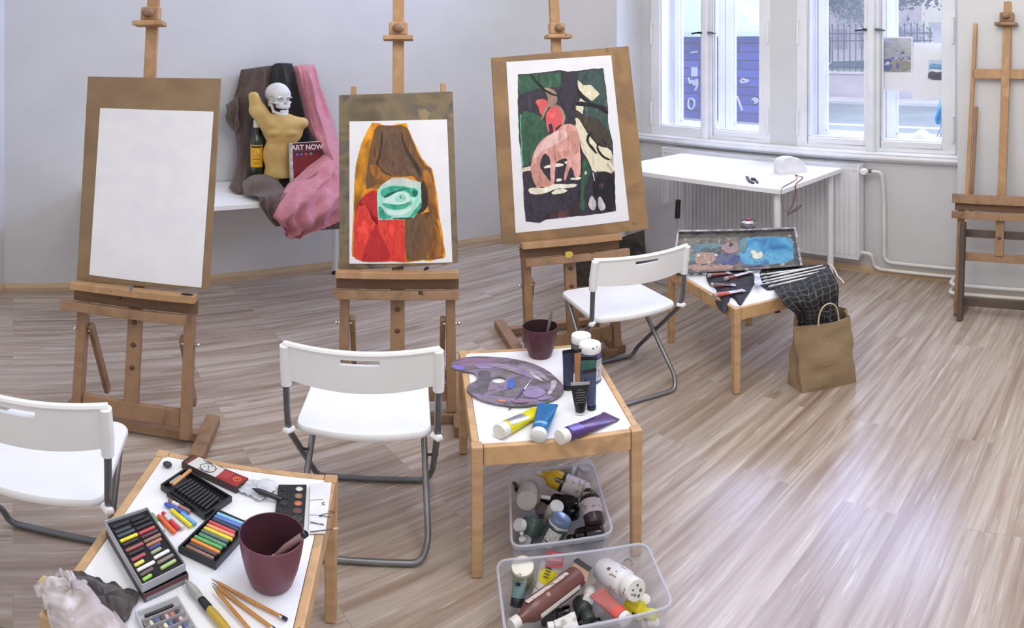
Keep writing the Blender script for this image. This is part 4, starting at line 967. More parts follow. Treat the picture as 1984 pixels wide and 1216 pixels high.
def cr(x0, x1, y0, y1, z0, z1):
    a = [fl+dx*x0+dy*y0, fl+dx*x1+dy*y0, fl+dx*x1+dy*y1, fl+dx*x0+dy*y1]
    return MB().hexa([p+Vector((0, 0, z0)) for p in a], [p+Vector((0, 0, z1)) for p in a])
hB = .30
for (nm, b) in (('front_board', (0, Lx, 0, .015, .003, hB)), ('rear_board', (0, Lx, .145, .16, .003, hB)), ('side_board', (0, .015, .016, .144, .003, hB)), ('side_board', (Lx-.015, Lx, .016, .144, .003, hB)), ('bottom_board', (.016, Lx-.016, .016, .144, .003, .018)), ('divider', (Lx*.5, Lx*.5+.012, .016, .144, .02, hB-.02))):
    wo(nm, cr(*b), DARKB, th, bevel=.002)
wo('canvas_panel', MB().prism([atd(1180, 468, 3.95), atd(1246, 446, 4.05), atd(1250, 500, 4.02), atd(1184, 520, 3.92)], Vector((.01, .02, 0))), blotchy('black_paint_panel', [(40, 36, 34), (72, 64, 58), (30, 28, 28)], 8, .5), th)
# ================================================================== SMALL THING HELPERS
def capmesh(mb, p, ax, r, h, ribs=True, mi=0):
    M = frame(p, ax)
    mb.lathe([(1e-4, 0), (r*.93, 0), (r, h*.08), (r, h*.9), (r*.95, h), (1e-4, h)], 26, M, mi); return mb
def stick(name, label, cat, A, B, r, mat, group=None, n=10, ends=True, parts=()):
    A, B = Vector(A), Vector(B); d = (B-A).normalized()
    mb = MB(); mb.tube([A, A+d*r*.4, B-d*r*.4, B], [r*.75, r, r, r*.75], n)
    o = tag(obj(name, mb, mat, smooth=True), label, cat, group)
    for (t0, t1, m, nm) in parts:
        obj(nm, MB().tube([A.lerp(B, t0), A.lerp(B, t1)], r*1.04, n), m, o, smooth=True)
    return o
def paint_tube(label, A, B, r, body, cap, wide=1.5, crimp=None, flatdir=(0, 0, 1), caplen=None, label_m=None, group='paint tubes', crimp_len=.012, fold=1.0, text=None):
    """A = free end of the cap, B = end of the flat crimp"""
    A, B = Vector(A), Vector(B); ax = (B-A); Lg = ax.length; ax.normalize()
    fd = Vector(flatdir); fd = (fd-ax*fd.dot(ax)).normalized(); sd = ax.cross(fd)
    t = thing('paint_tube', label, 'paint tube', A, 0, group)
    cl = caplen or r*1.1
    mb = MB(); M = frame(A, ax)
    mb.lathe([(1e-4, 0), (r*.90, 0), (r*.97, cl*.06), (r*.97, cl*.9), (r*.9, cl), (1e-4, cl)], 26, M)
    wo('cap', mb, cap, t, smooth=True)
    mb = MB(); rows = []; n = 28
    for s in [0, .02, .06, .2, .4, .6, .8, .93, 1]:
        p = A+ax*(cl+.001+(Lg-cl-crimp_len)*s)
        w = r*(.96 if s > .01 else .8)*(1+(wide-1)*s); h = r*(.96 if s > .01 else .8)*(1-s**1.2)+.0016*s
        rows.append([p+sd*cos(2*pi*j/n)*w+fd*sin(2*pi*j/n)*h for j in range(n)])
    mb.grid(rows, closed=True); mb.face(rows[0]); mb.face(rows[-1])
    wo('tube_body', mb, body, t, smooth=True)
    c0 = A+ax*(Lg-crimp_len); w = r*.96*wide
    mb = MB(); mb.hexa([c0-sd*w-fd*.002, c0+sd*w-fd*.002, c0+sd*w+fd*.002, c0-sd*w+fd*.002], [B-sd*w-fd*.0014, B+sd*w-fd*.0014, B+sd*w+fd*.0014, B-sd*w+fd*.0014])
    wo('crimp', mb, crimp or body, t)
    if label_m:                              # printed patch following the upper side of the tube
        for (s0, s1, half, m, nm) in label_m:
            rows = []
            for i in range(5):
                s = s0+(s1-s0)*i/4; p = A+ax*(cl+.001+(Lg-cl-crimp_len)*s)
                w_ = r*.96*(1+(wide-1)*s)+.0005; h = r*.96*(1-s**1.2)+.0016*s+.0005
                rows.append([p+sd*cos(a)*w_+fd*sin(a)*h for a in [pi/2+half*(-1+2*j/8) for j in range(9)]])
            wo(nm, MB().grid(rows), m, t, smooth=True)
    return t
def bottle(label, A, B, r, body, cap, capr=.6, caplen=.03, shoulder=.2, bands=(), name='paint_bottle', cat='paint bottle', group='paint bottles in the plastic bins', base=None, neck=.012):
    """A = base centre, B = top of the cap"""
    A, B = Vector(A), Vector(B); ax = B-A; Lg = ax.length; ax.normalize(); M = frame(A, ax, (0, 0, 1))
    t = thing(name, label, cat, A, 0, group)
    h = Lg-caplen; hb = h-neck; sh = hb*shoulder
    prof = [(1e-4, .004), (r*.6, .003), (r*.88, 0), (r, .006), (r, hb-sh), (r*.97, hb-sh*.75), (r*.85, hb-sh*.4), (max(r*capr*.85, r*.3), hb), (r*capr*.85, h), (1e-4, h)]
    mb = MB(); mb.lathe(prof, 30, M); wo('bottle_body', mb, body, t, smooth=True)
    mb = MB(); mb.lathe([(1e-4, h+.0005), (r*capr, h+.0005), (r*capr, h+caplen*.9), (r*capr*.93, Lg), (1e-4, Lg)], 26, M); wo('cap', mb, cap, t, smooth=True)
    for (s0, s1, a0, a1, m, nm) in bands:
        rows = [[M @ Vector(((r+.0008)*cos(RAD(a0+(a1-a0)*j/16)), (r+.0008)*sin(RAD(a0+(a1-a0)*j/16)), hb*(s0+(s1-s0)*i/3))) for j in range(17)] for i in range(4)]
        wo(nm, MB().grid(rows), m, t, smooth=True)
    return t
def text_obj(body, M, size, mat, parent, name='lettering', extrude=.0002, bold=False):
    cu = bpy.data.curves.new('tmp_text', 'FONT'); cu.body = body; cu.size = size; cu.extrude = extrude; cu.align_x = 'CENTER'; cu.align_y = 'CENTER'; cu.resolution_u = 3
    if bold: cu.offset = size*.018
    tmp = bpy.data.objects.new('tmp_text', cu); COL.objects.link(tmp)
    bpy.context.view_layer.update()
    me = bpy.data.meshes.new_from_object(tmp.evaluated_get(bpy.context.evaluated_depsgraph_get()))
    bpy.data.objects.remove(tmp); bpy.data.curves.remove(cu)
    me.name = name; me.transform(M); me.materials.clear(); me.materials.append(mat)
    if parent is not None: me.transform(wmat(parent).inverted())
    o = bpy.data.objects.new(name, me); COL.objects.link(o); o.parent = parent; return o
def rag(name, label, outline, centre, h, mat, seed=1, rings=14, z=None, ridges=7, amp=1.0, thick=.003, zfun=None, cat='cloth', pr=1.7, lift=.002):
    """crumpled cloth: outline = world points (ground contact), humped towards the centre with radial folds"""
    rnd = random.Random(seed); out = smoothp([tuple(p) for p in outline], 2); n = len(out); c = Vector(centre)
    ph = [rnd.uniform(0, 6.28) for _ in range(8)]; P = []
    for i in range(rings+1):
        s = i/rings; row = []
        for j in range(n):
            o_ = Vector(out[j]); p = c.lerp(o_, s) if i else c.copy()
            a = 2*pi*j/n; e = 1-s**pr
            f = .55+.45*sin(a*ridges+ph[0]+s*3.1)*(s**.5)+.28*sin(a*(ridges+4)-s*7+ph[1])*s**.5+.22*sin(p.x*70+ph[2])*sin(p.y*60+ph[3])
            hh = h*e*max(.08, 1-amp*.45+amp*.45*f)+h*.14*amp*(1+sin(a*(ridges*2+1)+ph[4]))*(s > .9)
            q = p.copy(); q.z = (c.z*(1-s**4)+o_.z*s**4)+hh+lift
            row.append(q)
        P.append(row)
    mb = MB(); mb.grid(P, closed=True); mb.face(P[-1])
    return tag(obj(name, mb, mat, smooth=True), label, cat)

# ================================================================== THINGS ON THE FRONT TABLE
Z1 = .4495
c4 = lambda x, y: (180+x/3.323, 850+y/3.323)
def P4(x, y, z=0.0): a = c4(x, y); return G(a[0], a[1], Z1+z)
# plum pot with a brush inside
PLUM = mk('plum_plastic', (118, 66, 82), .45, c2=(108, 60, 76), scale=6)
PLUM_IN = mk('plum_inside', (84, 44, 56), .55, c2=(64, 34, 44), scale=14)  # darker plum tone for the inner wall of the pot
def pot(label, base, rb, rt, h, mat, mat_in):
    t = thing('flower_pot', label, 'pot', base, 0, None)
    pr = [(1e-4, .001), (rb*.92, .001), (rb, .005), (rb+(rt-rb)*.42, h*.3), (rb+(rt-rb)*.74, h*.6), (rb+(rt-rb)*.93, h*.85), (rt, h-.001), (rt-.0012, h)]
    obj('pot_body', MB().lathe(pr, 48), mat, t, smooth=True)
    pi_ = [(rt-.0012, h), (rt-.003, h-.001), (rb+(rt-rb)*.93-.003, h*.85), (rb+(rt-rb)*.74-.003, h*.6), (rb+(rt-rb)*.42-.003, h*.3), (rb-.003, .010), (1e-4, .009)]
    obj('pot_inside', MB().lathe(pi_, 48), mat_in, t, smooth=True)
    return t
pb = G(526, 1124, Z1)
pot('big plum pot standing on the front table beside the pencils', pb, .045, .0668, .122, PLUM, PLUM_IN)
top = atd(594, 1042, hypot(pb.x+.058, pb.y)*1.0); 
a = pb+Vector((-.028, -.012, .03)); b = pb+Vector((.070, .002, .136)); ax_ = (b-a).normalized()
t = thing('paintbrush', 'pale handled brush with a black end leaning in the big plum pot', 'brush', a, 0)
wo('handle', MB().tube([a+ax_*.055, a+ax_*.09, b-ax_*.006], [.004, .0085, .0075], 14), mk('dusty_pink_handle', (158, 122, 124), .5), t, smooth=True)
wo('end_cap', MB().lathe([(1e-4, 0), (.0078, 0), (.0078, .008), (.005, .009), (.004, .006), (1e-4, .006)], 16, frame(b-ax_*.0055, ax_)), BLACK_PL, t, smooth=True)
wo('ferrule', MB().tube([a+ax_*.03, a+ax_*.056], .0055, 12), mk('pale_ferrule', (196, 186, 182), .5), t, smooth=True)
wo('bristles', MB().tube([a, a+ax_*.015, a+ax_*.031], [.002, .006, .005], 12), mk('dark_bristle', (48, 34, 36), .8), t, smooth=True)

# kneaded eraser
e = P4(480, 180)
tag(obj('kneaded_eraser', MB().ball(e+Vector((0, 0, .0085)), .012, 10, sc=(1.05, .8, .7)), mk('eraser_grey', (66, 68, 74), .8, bump=.6, bscale=60), smooth=True), 'small dark grey kneaded eraser near the far left corner', 'eraser')

# open trays of pastels -------------------------------------------------------------
def quadtray(name, label, cat, Q, z0, z1, wall, mat, mat_in, lip=True):
    """Q = outline corners at z1 (world); tray stands on z0"""
    C = sum((Vector(q) for q in Q), Vector())/4; t = thing(name, label, cat, (C.x, C.y, z0), 0)
    def ring(f, z): 
        out = []
        for q in Q:
            d = (Vector((q.x, q.y, 0))-Vector((C.x, C.y, 0))); L_ = d.length; out.append(Vector((C.x, C.y, z))+d*((L_-f)/L_))
        return out
    o0, o1, i1, i0 = ring(.0, z0), ring(0, z1), ring(wall*1.4, z1), ring(wall*1.4, z0+.003)
    mb = MB(); mb.grid([o0, o1, i1, i0], closed=True); mb.face(list(reversed(o0))); mb.face(i0)
    wo('tray', mb, mat, t, bevel=.0008)
    return t, ring
BLK = mk('black_tray_plastic', (20, 20, 22), .3, c2=(30, 30, 33), scale=20)
# empty black tray
z1 = Z1+.017
def T4(x, y, z): return G(*c4(x, y), z)
QA = [T4(435, 290, z1), T4(592, 185, z1), T4(897, 368, z1), T4(718, 488, z1)]
t, rg = quadtray('pastel_tray', 'empty ridged black tray holding only a tan crayon and a white stub', 'tray', QA, Z1+.0005, z1, .005, BLK, BLK)
a0, a1, b0, b1 = T4(528, 320, z1-.008), T4(632, 262, z1-.008), T4(722, 452, z1-.008), T4(808, 378, z1-.008)
RIDG = mk('tray_ridge', (58, 58, 62), .3)
for i in range(10):
    s = i/9; wo('ridge', MB().tube([a0.lerp(b0, s), a1.lerp(b1, s)], .0034, 8), RIDG, t, smooth=True)
stick('crayon', 'tan crayon lying in the empty black tray', 'crayon', T4(514, 294, z1+.001), T4(630, 200, z1+.001), .0052, mk('tan_crayon', (214, 160, 108), .5))
stick('crayon', 'short white crayon stub beside the tan crayon in the black tray', 'crayon', T4(492, 284, z1-.009), T4(560, 235, z1-.009), .0046, mk('white_crayon', (206, 202, 198), .6))
# black tray full of coloured pastels
z2 = Z1+.016
QB = [T4(548, 692, z2), T4(800, 446, z2), T4(1030, 545, z2), T4(790, 806, z2)]
t, rg = quadtray('pastel_tray', 'black tray filled with a row of twelve coloured oil pastels', 'tray', QB, Z1+.0005, z2, .006, BLK, BLK)
def pastel_m(nm, c): return mk('pastel_'+nm, c, .55, c2=tuple(min(255, int(v*1.08)) for v in c), scale=60)
PB = [('light blue', (140, 190, 224), (800, 480), (970, 548)), ('blue', (98, 126, 196), (784, 498), (952, 566)), ('navy', (62, 72, 92), (770, 514), (935, 588)), ('red', (206, 84, 86), (750, 532), (915, 605)),
      ('salmon', (226, 152, 118), (735, 553), (910, 627)), ('yellow', (230, 214, 62), (717, 572), (897, 650)), ('slate grey', (104, 118, 112), (700, 590), (872, 664)), ('sea green', (96, 148, 118), (685, 612), (858, 690)),
      ('green', (104, 174, 106), (655, 628), (832, 706)), ('orange', (236, 144, 66), (635, 648), (817, 732)), ('dark taupe', (88, 78, 74), (622, 672), (797, 748)), ('brown', (142, 108, 98), (602, 690), (778, 772))]
for i, (nm, c, A, B) in enumerate(PB):
    stick('oil_pastel', nm+' oil pastel in the full black tray', 'pastel', T4(A[0], A[1], z2-.004), T4(B[0], B[1], z2-.004), .0046, pastel_m(nm, c), 'oil pastels in the black tray')
# loose pastels
LP = [('black', (38, 38, 42), (482, 356), (588, 420)), ('brown and white wrapped', (150, 116, 100), (488, 394), (625, 470)), ('dark blue', (74, 92, 180), (464, 416), (606, 486)), ('sky blue', (108, 164, 214), (570, 478), (662, 548)),
      ('yellow', (222, 208, 46), (504, 454), (634, 562)), ('translucent white', (204, 204, 204), (472, 478), (582, 574)), ('red', (196, 58, 66), (448, 474), (552, 580)), ('orange', (236, 104, 54), (420, 492), (528, 603)), ('green and white', (96, 148, 92), (378, 482), (452, 598))]
for nm, c, A, B in LP:
    pts = [(.55, .98, pastel_m('wrapper_pale', (206, 206, 204)), 'wrapper')] if nm in ('green and white',) else [(.2, .5, pastel_m('wrapper_pale', (206, 206, 204)), 'wrapper')] if nm in ('red', 'brown and white wrapped') else []
    stick('oil_pastel', nm+' oil pastel lying loose on the white tabletop', 'pastel', P4(A[0], A[1], .0062), P4(B[0], B[1], .0062), .0052, pastel_m('loose '+nm, c), 'loose oil pastels on the front table', parts=pts)

# big cardboard box of soft pastels on its lid
CARD = mk('grey_cardboard', (186, 186, 190), .7, c2=(174, 174, 178), scale=8); CARD_D = mk('dark_lid_card', (92, 84, 86), .7, c2=(80, 72, 76), scale=8)
zl = Z1+.020
QL = [T4(82, 580, zl), T4(345, 470, zl), T4(616, 868, zl), T4(332, 1002, zl)]
t, rg = quadtray('box_lid', 'dark cardboard lid with red stripe underneath the box of soft pastels', 'box lid', QL, Z1+.0005, zl, .002, CARD_D, CARD_D)
a, b = QL[3], QL[2]; dn = Vector((0, 0, -.004)); out = Vector((0, -.0008, 0))
wo('red_stripe', MB().face([a+out+dn*.2, b+out+dn*.2, b+out+dn*1.6, a+out+dn*1.6]), mk('deep_red_print', (120, 40, 46), .6), t)
wo('pale_panel', MB().face([a.lerp(b, .05)+out+dn*2, a.lerp(b, .97)+out+dn*2, a.lerp(b, .97)+out+dn*4.6, a.lerp(b, .05)+out+dn*4.6]), mk('grey_print', (142, 142, 146), .6), t)
zt = Z1+.041
QC = [T4(76, 524, zt), T4(350, 436, zt), T4(598, 800, zt), T4(317, 940, zt)]
t, rg = quadtray('pastel_box', 'open grey cardboard box of soft pastels in black foam', 'box', QC, Z1+.0212, zt, .002, CARD, CARD)
mb = MB(); i1 = rg(.0045, zt-.007); mb.prism(i1, (0, 0, -.003)); wo('foam_insert', mb, mk('black_foam', (26, 24, 26), .9, c2=(38, 36, 38), scale=60), t)
iq = rg(.006, zt-.0045)
def bil(s, u): return iq[0].lerp(iq[1], s).lerp(iq[3].lerp(iq[2], s), u)
SP = [(0, .10, (48, 48, 52), 1), (1, .10, (40, 40, 44), .8), (1, .17, (34, 34, 38), 1), (0, .19, (66, 72, 80), .9), (0, .26, (74, 80, 88), 1), (1, .25, (50, 46, 50), 1), (0, .34, (228, 216, 48), 1), (1, .33, (196, 78, 82), .95), (0, .41, (50, 44, 46), .9), (1, .40, (84, 62, 66), 1),
      (0, .50, (158, 92, 86), 1), (1, .475, (146, 112, 96), 1), (1, .545, (176, 120, 98), .9), (0, .57, (56, 44, 48), .9), (1, .605, (66, 72, 116), .7), (0, .655, (162, 82, 84), .8), (0, .735, (216, 200, 96), .55), (1, .67, (150, 158, 122), .6), (0, .81, (230, 230, 216), 1), (1, .75, (222, 222, 212), .9), (1, .69, (60, 62, 74), .0),
      (0, .885, (106, 86, 84), .75), (1, .835, (132, 116, 110), .95), (0, .955, (150, 200, 84), .5), (1, .92, (166, 196, 116), .9)]
NMS = {0: 'left', 1: 'right'}; cnt = {0: 0, 1: 0}
def cname(c):
    tab = {'black': (40, 40, 44), 'charcoal': (70, 76, 84), 'yellow': (228, 216, 48), 'red': (196, 78, 82), 'dark brown': (84, 60, 62), 'rust': (160, 88, 86), 'tan': (150, 114, 98), 'terracotta': (176, 120, 98), 'navy': (66, 72, 116), 'ochre': (216, 200, 96), 'olive grey': (150, 158, 122), 'white': (226, 226, 214), 'taupe': (132, 116, 110), 'lime green': (150, 200, 84), 'pale green': (166, 196, 116)}
    return min(tab, key=lambda k: sum((tab[k][i]-c[i])**2 for i in range(3)))
ORD = ['first', 'second', 'third', 'fourth', 'fifth', 'sixth', 'seventh', 'eighth', 'ninth', 'tenth', 'eleventh', 'twelfth', 'thirteenth']
for side, u, c, ln in sorted(SP, key=lambda v: (v[0], v[1])):
    if ln <= 0: continue
    s0 = .06 if side == 0 else .52; s1 = s0+.42*ln
    k = cnt[side]; cnt[side] += 1
    stick('soft_pastel', '%s soft pastel, %s from the far end, %s row of the cardboard box' % (cname(c), ORD[k], NMS[side]), 'pastel', bil(s0, u), bil(s1, u-.015), .0042, pastel_m('soft_%d_%d' % (side, k), c), 'soft pastels in the cardboard box')

# long charcoal box with tissue
zb1 = Z1+.020
f = lambda x, y: (300+x/7.631, 860+y/7.631)
def F(x, y, z): return G(*f(x, y), z)
TQ = [F(395, 262, zb1), F(550, 145, zb1), F(1385, 500, zb1), F(1205, 635, zb1)]
BQ = [Vector((p.x, p.y, Z1+.0005)) for p in TQ]
t = thing('charcoal_box', 'long dark box printed with a sketched face and red label', 'box', sum(BQ, Vector())/4, 0)
wo('box_body', MB().hexa(BQ, TQ), mk('dark_brown_card', (64, 44, 46), .6, c2=(76, 54, 54), scale=6), t, bevel=.0008)
def tf(poly, off, mat, nm): wo(nm, MB().face([F(x, y, zb1)+Vector((0, 0, off)) for x, y in poly]), mat, t)
tf([(480, 296), (650, 190), (1035, 372), (895, 490)], .0006, mk('print_pale', (214, 212, 212), .5), 'pale_print')
tf([(895, 490), (1035, 372), (1385, 502), (1205, 633)], .0006, mk('print_red', (168, 44, 44), .5, c2=(146, 36, 38), scale=30), 'red_print')
tf([(440, 275), (600, 160), (640, 185), (475, 295)], .0006, mk('print_brown', (96, 58, 56), .5), 'brown_print')
tf([(462, 290), (628, 178), (634, 184), (470, 295)], .0009, mk('print_red2', (190, 60, 60), .5), 'red_line')
INK = mk('sketch_ink', (70, 68, 70), .7)
def inkline(pts, w=.0008):
    P = [F(x, y, zb1)+Vector((0, 0, .0012)) for x, y in smoothp(pts, 2, False)]
    return P
mb = MB()
for pts in ([(670, 310), (740, 290), (840, 300), (900, 340), (900, 390), (850, 420), (760, 410), (680, 370), (670, 310)], [(720, 235), (760, 270), (830, 290)], [(640, 350), (700, 390), (800, 430), (880, 410), (915, 360)], [(790, 320), (800, 345), (790, 370)], [(720, 330), (745, 335)], [(830, 330), (860, 335)], [(770, 385), (810, 390)], [(745, 260), (800, 265), (850, 300)]):
    mb.tube(inkline(pts), .0009, 5)
wo('sketched_face', mb, INK, t)
mb = MB()
for k in range(5): mb.tube([F(935+k*32, 478-k*2+k*12, zb1)+Vector((0, 0, .0008)), F(1030+k*32, 392+k*12, zb1)+Vector((0, 0, .0008))], .0008, 5)
wo('pink_lines', mb, mk('print_pink', (214, 108, 104), .5), t)
cc = F(1215, 522, zb1)+Vector((0, 0, .001))
mb = MB(); mb.tube([cc+Vector((.0095*cos(2*pi*i/24), .0085*sin(2*pi*i/24), 0)) for i in range(24)], .0012, 6, closed=True); mb.tube([cc+Vector((.004*cos(2*pi*i/16), .005*sin(2*pi*i/16), 0)) for i in range(11)], .0011, 6)
wo('round_emblem', mb, mk('emblem_orange', (232, 140, 96), .5), t)
TISS = mk('tissue_paper', (214, 216, 222), .8, c2=(196, 199, 208), scale=20, bump=.3, bscale=40)
ot = [F(x, y, Z1+.001) for x, y in ((1210, 640), (1330, 540), (1500, 560), (1700, 520), (1815, 620), (1790, 700), (1700, 760), (1640, 830), (1520, 860), (1440, 790), (1340, 760), (1215, 700))]
rag('tissue', 'crumpled white tissue spilling out of the charcoal box end', ot, F(1480, 690, Z1+.002), .022, TISS, seed=5, ridges=6, cat='tissue')
A_, B_ = F(1440, 655, Z1+.026), F(1880, 820, Z1+.009)
ax_ = (B_-A_).normalized()
tag(obj('marker_pen', MB().tube([A_, A_+ax_*.008, A_+ax_*.018, A_+ax_*.02, B_], [.001, .004, .0072, .0072, .0066], 12), BLACK_PL, smooth=True), 'thick black marker pen between the tissue and the watercolour set', 'marker')

# watercolour set
f2 = lambda x, y: (500+x/7.6, 900+y/7.6)
def F2(x, y, z): return G(*f2(x, y), z)
zw = Z1+.010
QW = [F2(300, 285, zw), F2(716, 285, zw), F2(672, 965, zw), F2(228, 900, zw)]
t = thing('watercolour_set', 'open black watercolour set with two rows of round pans', 'paint set', sum((Vector((p.x, p.y, Z1)) for p in QW), Vector())/4, 0)
wo('tray', MB().hexa([Vector((p.x, p.y, Z1+.0005)) for p in QW], QW), BLK, t, bevel=.002)
pans = [(392, 355, (36, 36, 40)), (388, 462, (40, 40, 44)), (378, 568, (58, 58, 60)), (352, 680, (44, 44, 46)), (330, 790, (40, 40, 40)), (608, 362, (226, 228, 220)), (598, 466, (168, 128, 84)), (590, 575, (216, 116, 72)), (580, 682, (134, 66, 60)), (578, 795, (58, 58, 54)), (560, 900, (40, 38, 40))]
RIM = mk('pan_rim', (120, 118, 116), .4)
for i, (x, y, c) in enumerate(pans):
    p = F2(x, y, zw); dark = sum(c) < 180
    wo('paint_pan', MB().lathe([(1e-4, .0005), (.0072, .0008), (.0078, .0022), (.0078, -.001)], 22, Matrix.Translation(p)), mk('pan_paint_%d' % i, c, .4, c2=tuple(int(v*.85) for v in c), scale=90), t, smooth=True)
    r_ = .0092; wo('pan_ring', MB().tube([p+Vector((r_*cos(2*pi*k/22), r_*sin(2*pi*k/22), .0012)) for k in range(22)], .0009, 6, closed=True), RIM if not dark or x > 400 else mk('pan_rim_dark', (64, 64, 66), .35), t, smooth=True)
QP = [F2(765, 280, Z1+.006), F2(1085, 250, Z1+.006), F2(990, 1000, Z1+.006), F2(738, 1000, Z1+.006)]
wo('lid', MB().hexa([Vector((p.x, p.y, Z1+.0012)) for p in QP], QP), mk('white_lid', (232, 232, 234), .35, c2=(216, 216, 220), scale=12), t, bevel=.002)
for k, y in enumerate((520, 735, 860)):
    wo('lid_groove', MB().tube([F2(760, y, Z1+.0064), F2(960, y+(10 if k else -10), Z1+.0064)], .0007, 6), mk('groove_grey', (120, 120, 124), .6), t)
# hairpin-like black wires and a match on the lid
WIRE = mk('black_wire', (40, 36, 36), .5)
for lab, pts in (('small bent black wire on the upper part of the white lid', [(980, 545), (930, 568), (985, 590)]), ('crossed black wire reaching over the wooden table edge', [(900, 750), (1000, 715), (1140, 705), (1100, 685), (1030, 678)]), ('short dark wire low on the white lid', [(765, 835), (860, 860), (970, 885)]), ('bent wire below the crossed one on the table edge', [(900, 760), (960, 745), (1010, 765), (1065, 770)])):
    tag(obj('wire', MB().tube([F2(x, y, Z1+.0085) for x, y in smoothp(pts, 2, False)], .0009, 6), WIRE, smooth=True), lab, 'wire')
A_, B_ = F2(765, 985, Z1+.0082), F2(1180, 935, Z1+.0082)
t = tag(obj('thin_brush', MB().tube([A_, A_.lerp(B_, .82)], .0011, 8), mk('dark_twig', (84, 70, 66), .6), smooth=True), 'thin dark stick with a pale rounded tip across the lid corner', 'brush')
obj('tip', MB().tube([A_.lerp(B_, .81), A_.lerp(B_, .88), B_], [.0012, .003, .002], 10), mk('pale_tip', (214, 180, 150), .6), t, smooth=True)

# pencils and the mop brush
PENC = mk('pencil_ochre', (196, 138, 62), .4, c2=(178, 120, 50), scale=20)
def pencil(label, A, B, endband=True):
    A, B = Vector(A), Vector(B); d = (B-A).normalized(); L_ = (B-A).length
    t = thing('pencil', label, 'pencil', A, 0, 'ochre pencils on the front table')
    wo('barrel', MB().tube([A+d*.022, B-d*.016 if endband else B], .0037, 6), PENC, t)
    wo('sharpened_wood', MB().tube([A+d*.006, A+d*.022], [.0012, .0036], 10), mk('cut_wood', (168, 134, 100), .7), t, smooth=True)
    wo('lead', MB().tube([A, A+d*.006], [.0003, .0012], 8), mk('graphite', (60, 60, 62), .4, .3), t, smooth=True)
    if endband:
        wo('ferrule', MB().tube([B-d*.016, B-d*.010], .0039, 12), CHROME, t, smooth=True)
        wo('end', MB().tube([B-d*.010, B], .0038, 12), BLACK_PL, t, smooth=True)
def ext(A, B, L_): A, B = Vector(A), Vector(B); return A+(B-A).normalized()*L_
A_ = P4(762, 900, .008); pencil('ochre pencil with black end, nearest the plum pot', A_, P4(1250, 1162, .0045))
A_ = P4(768, 925, .0045); pencil('ochre pencil in the middle of the fan of three', A_, ext(A_, P4(1120, 1190, .0045), .175))
A_ = P4(768, 945, .012); B_ = ext(A_, P4(985, 1205, .0045), .175); B_.z = Z1+.0045; pencil('ochre pencil nearest the soft mop brush', A_, B_)
A_, B_ = P4(590, 905, .012), P4(990, 1370, .0105)
d_ = (B_-A_).normalized()
t = thing('mop_brush', 'thick grey mop brush with black collar and yellow handle', 'brush', A_, 0)
wo('bristles', MB().tube([A_, A_+d_*.015, A_+d_*.032, A_+d_*.05, A_+d_*.062], [.001, .008, .0115, .0105, .0078], 16, sq=.8), mk('grey_bristles', (148, 148, 144), .8, c2=(176, 176, 170), scale=30, stretch=(1, 1, 8)), t, smooth=True)
wo('collar', MB().tube([A_+d_*.060, A_+d_*.064, A_+d_*.088, A_+d_*.090], [.0075, .0085, .0088, .0078], 16), mk('black_collar', (22, 20, 20), .2), t, smooth=True)
wo('handle', MB().tube([A_+d_*.089, A_+d_*.11, A_+d_*.14, A_+d_*.20], [.0078, .0092, .0085, .0045], 14), mk('yellow_handle', (190, 158, 52), .25), t, smooth=True)

# clear plastic case of pastel stubs (runs out of the frame)
zc = Z1+.018
QX = [T4(270, 1105, zc), T4(545, 1000, zc), T4(745, 1330, zc), T4(440, 1480, zc)]
CLR = clear_plastic('case_plastic', (212, 212, 214), .60, .2)
t, rg = quadtray('plastic_case', 'clear plastic case full of small pastel stubs at the picture bottom', 'case', QX, Z1+.0005, zc, .003, CLR, CLR)
mb = MB(); i_ = rg(.004, Z1+.006)
iq = rg(.008, Z1+.012)
rows_u = (.14, .29, .44, .59)
for u in rows_u:
    a, b = iq[0].lerp(iq[3], u), iq[1].lerp(iq[2], u); wo('divider', MB().hexa([a+Vector((0, 0, -.01)), b+Vector((0, 0, -.01)), b+Vector((0, .0012, -.01)), a+Vector((0, .0012, -.01))], [a+Vector((0, 0, .004)), b+Vector((0, 0, .004)), b+Vector((0, .0012, .004)), a+Vector((0, .0012, .004))]), mk('case_rib', (186, 184, 186), .4), t)
rnd = random.Random(12)
stub_c = [('blue violet', (92, 98, 148)), ('lilac', (122, 116, 140)), ('grey brown', (118, 106, 104)), ('terracotta', (190, 116, 92)), ('pale green', (150, 160, 136)), ('dark brown', (84, 74, 76)), ('pink grey', (168, 146, 148)), ('cream', (214, 208, 178)), ('dark grey', (72, 70, 74)), ('taupe', (134, 122, 120)), ('rose', (208, 166, 172)), ('black', (44, 42, 46))]
k = 0
seen = {}
for ri, u in enumerate((.07, .215, .365, .515, .665)):
    for ci in range(7):
        s = .07+.135*ci+rnd.uniform(-.015, .015); nm, c = stub_c[(k*5+ri*3) % 12]; k += 1
        a = iq[0].lerp(iq[1], s).lerp(iq[3].lerp(iq[2], s), u-.045); b = iq[0].lerp(iq[1], s).lerp(iq[3].lerp(iq[2], s), u+.045)
        dz = Vector((0, 0, -.004+rnd.uniform(0, .003)))
        if ri == 0 and ci < 6: continue
        stick('pastel_stub', '%s stub, %s from left in the %s row of the plastic case' % (nm, ORD[ci], ORD[ri]), 'pastel', a+dz, b+dz+Vector((rnd.uniform(-.003, .003), 0, 0)), rnd.uniform(.0036, .0048), pastel_m('stub_'+nm, c), 'pastel stubs in the plastic case')
stick('pen', 'dark pen in the far compartment of the clear plastic case', 'pen', iq[0].lerp(iq[1], .12)+(iq[3]-iq[0])*.07, iq[0].lerp(iq[1], .86)+(iq[3]-iq[0])*.07, .0035, BLACK_PL)

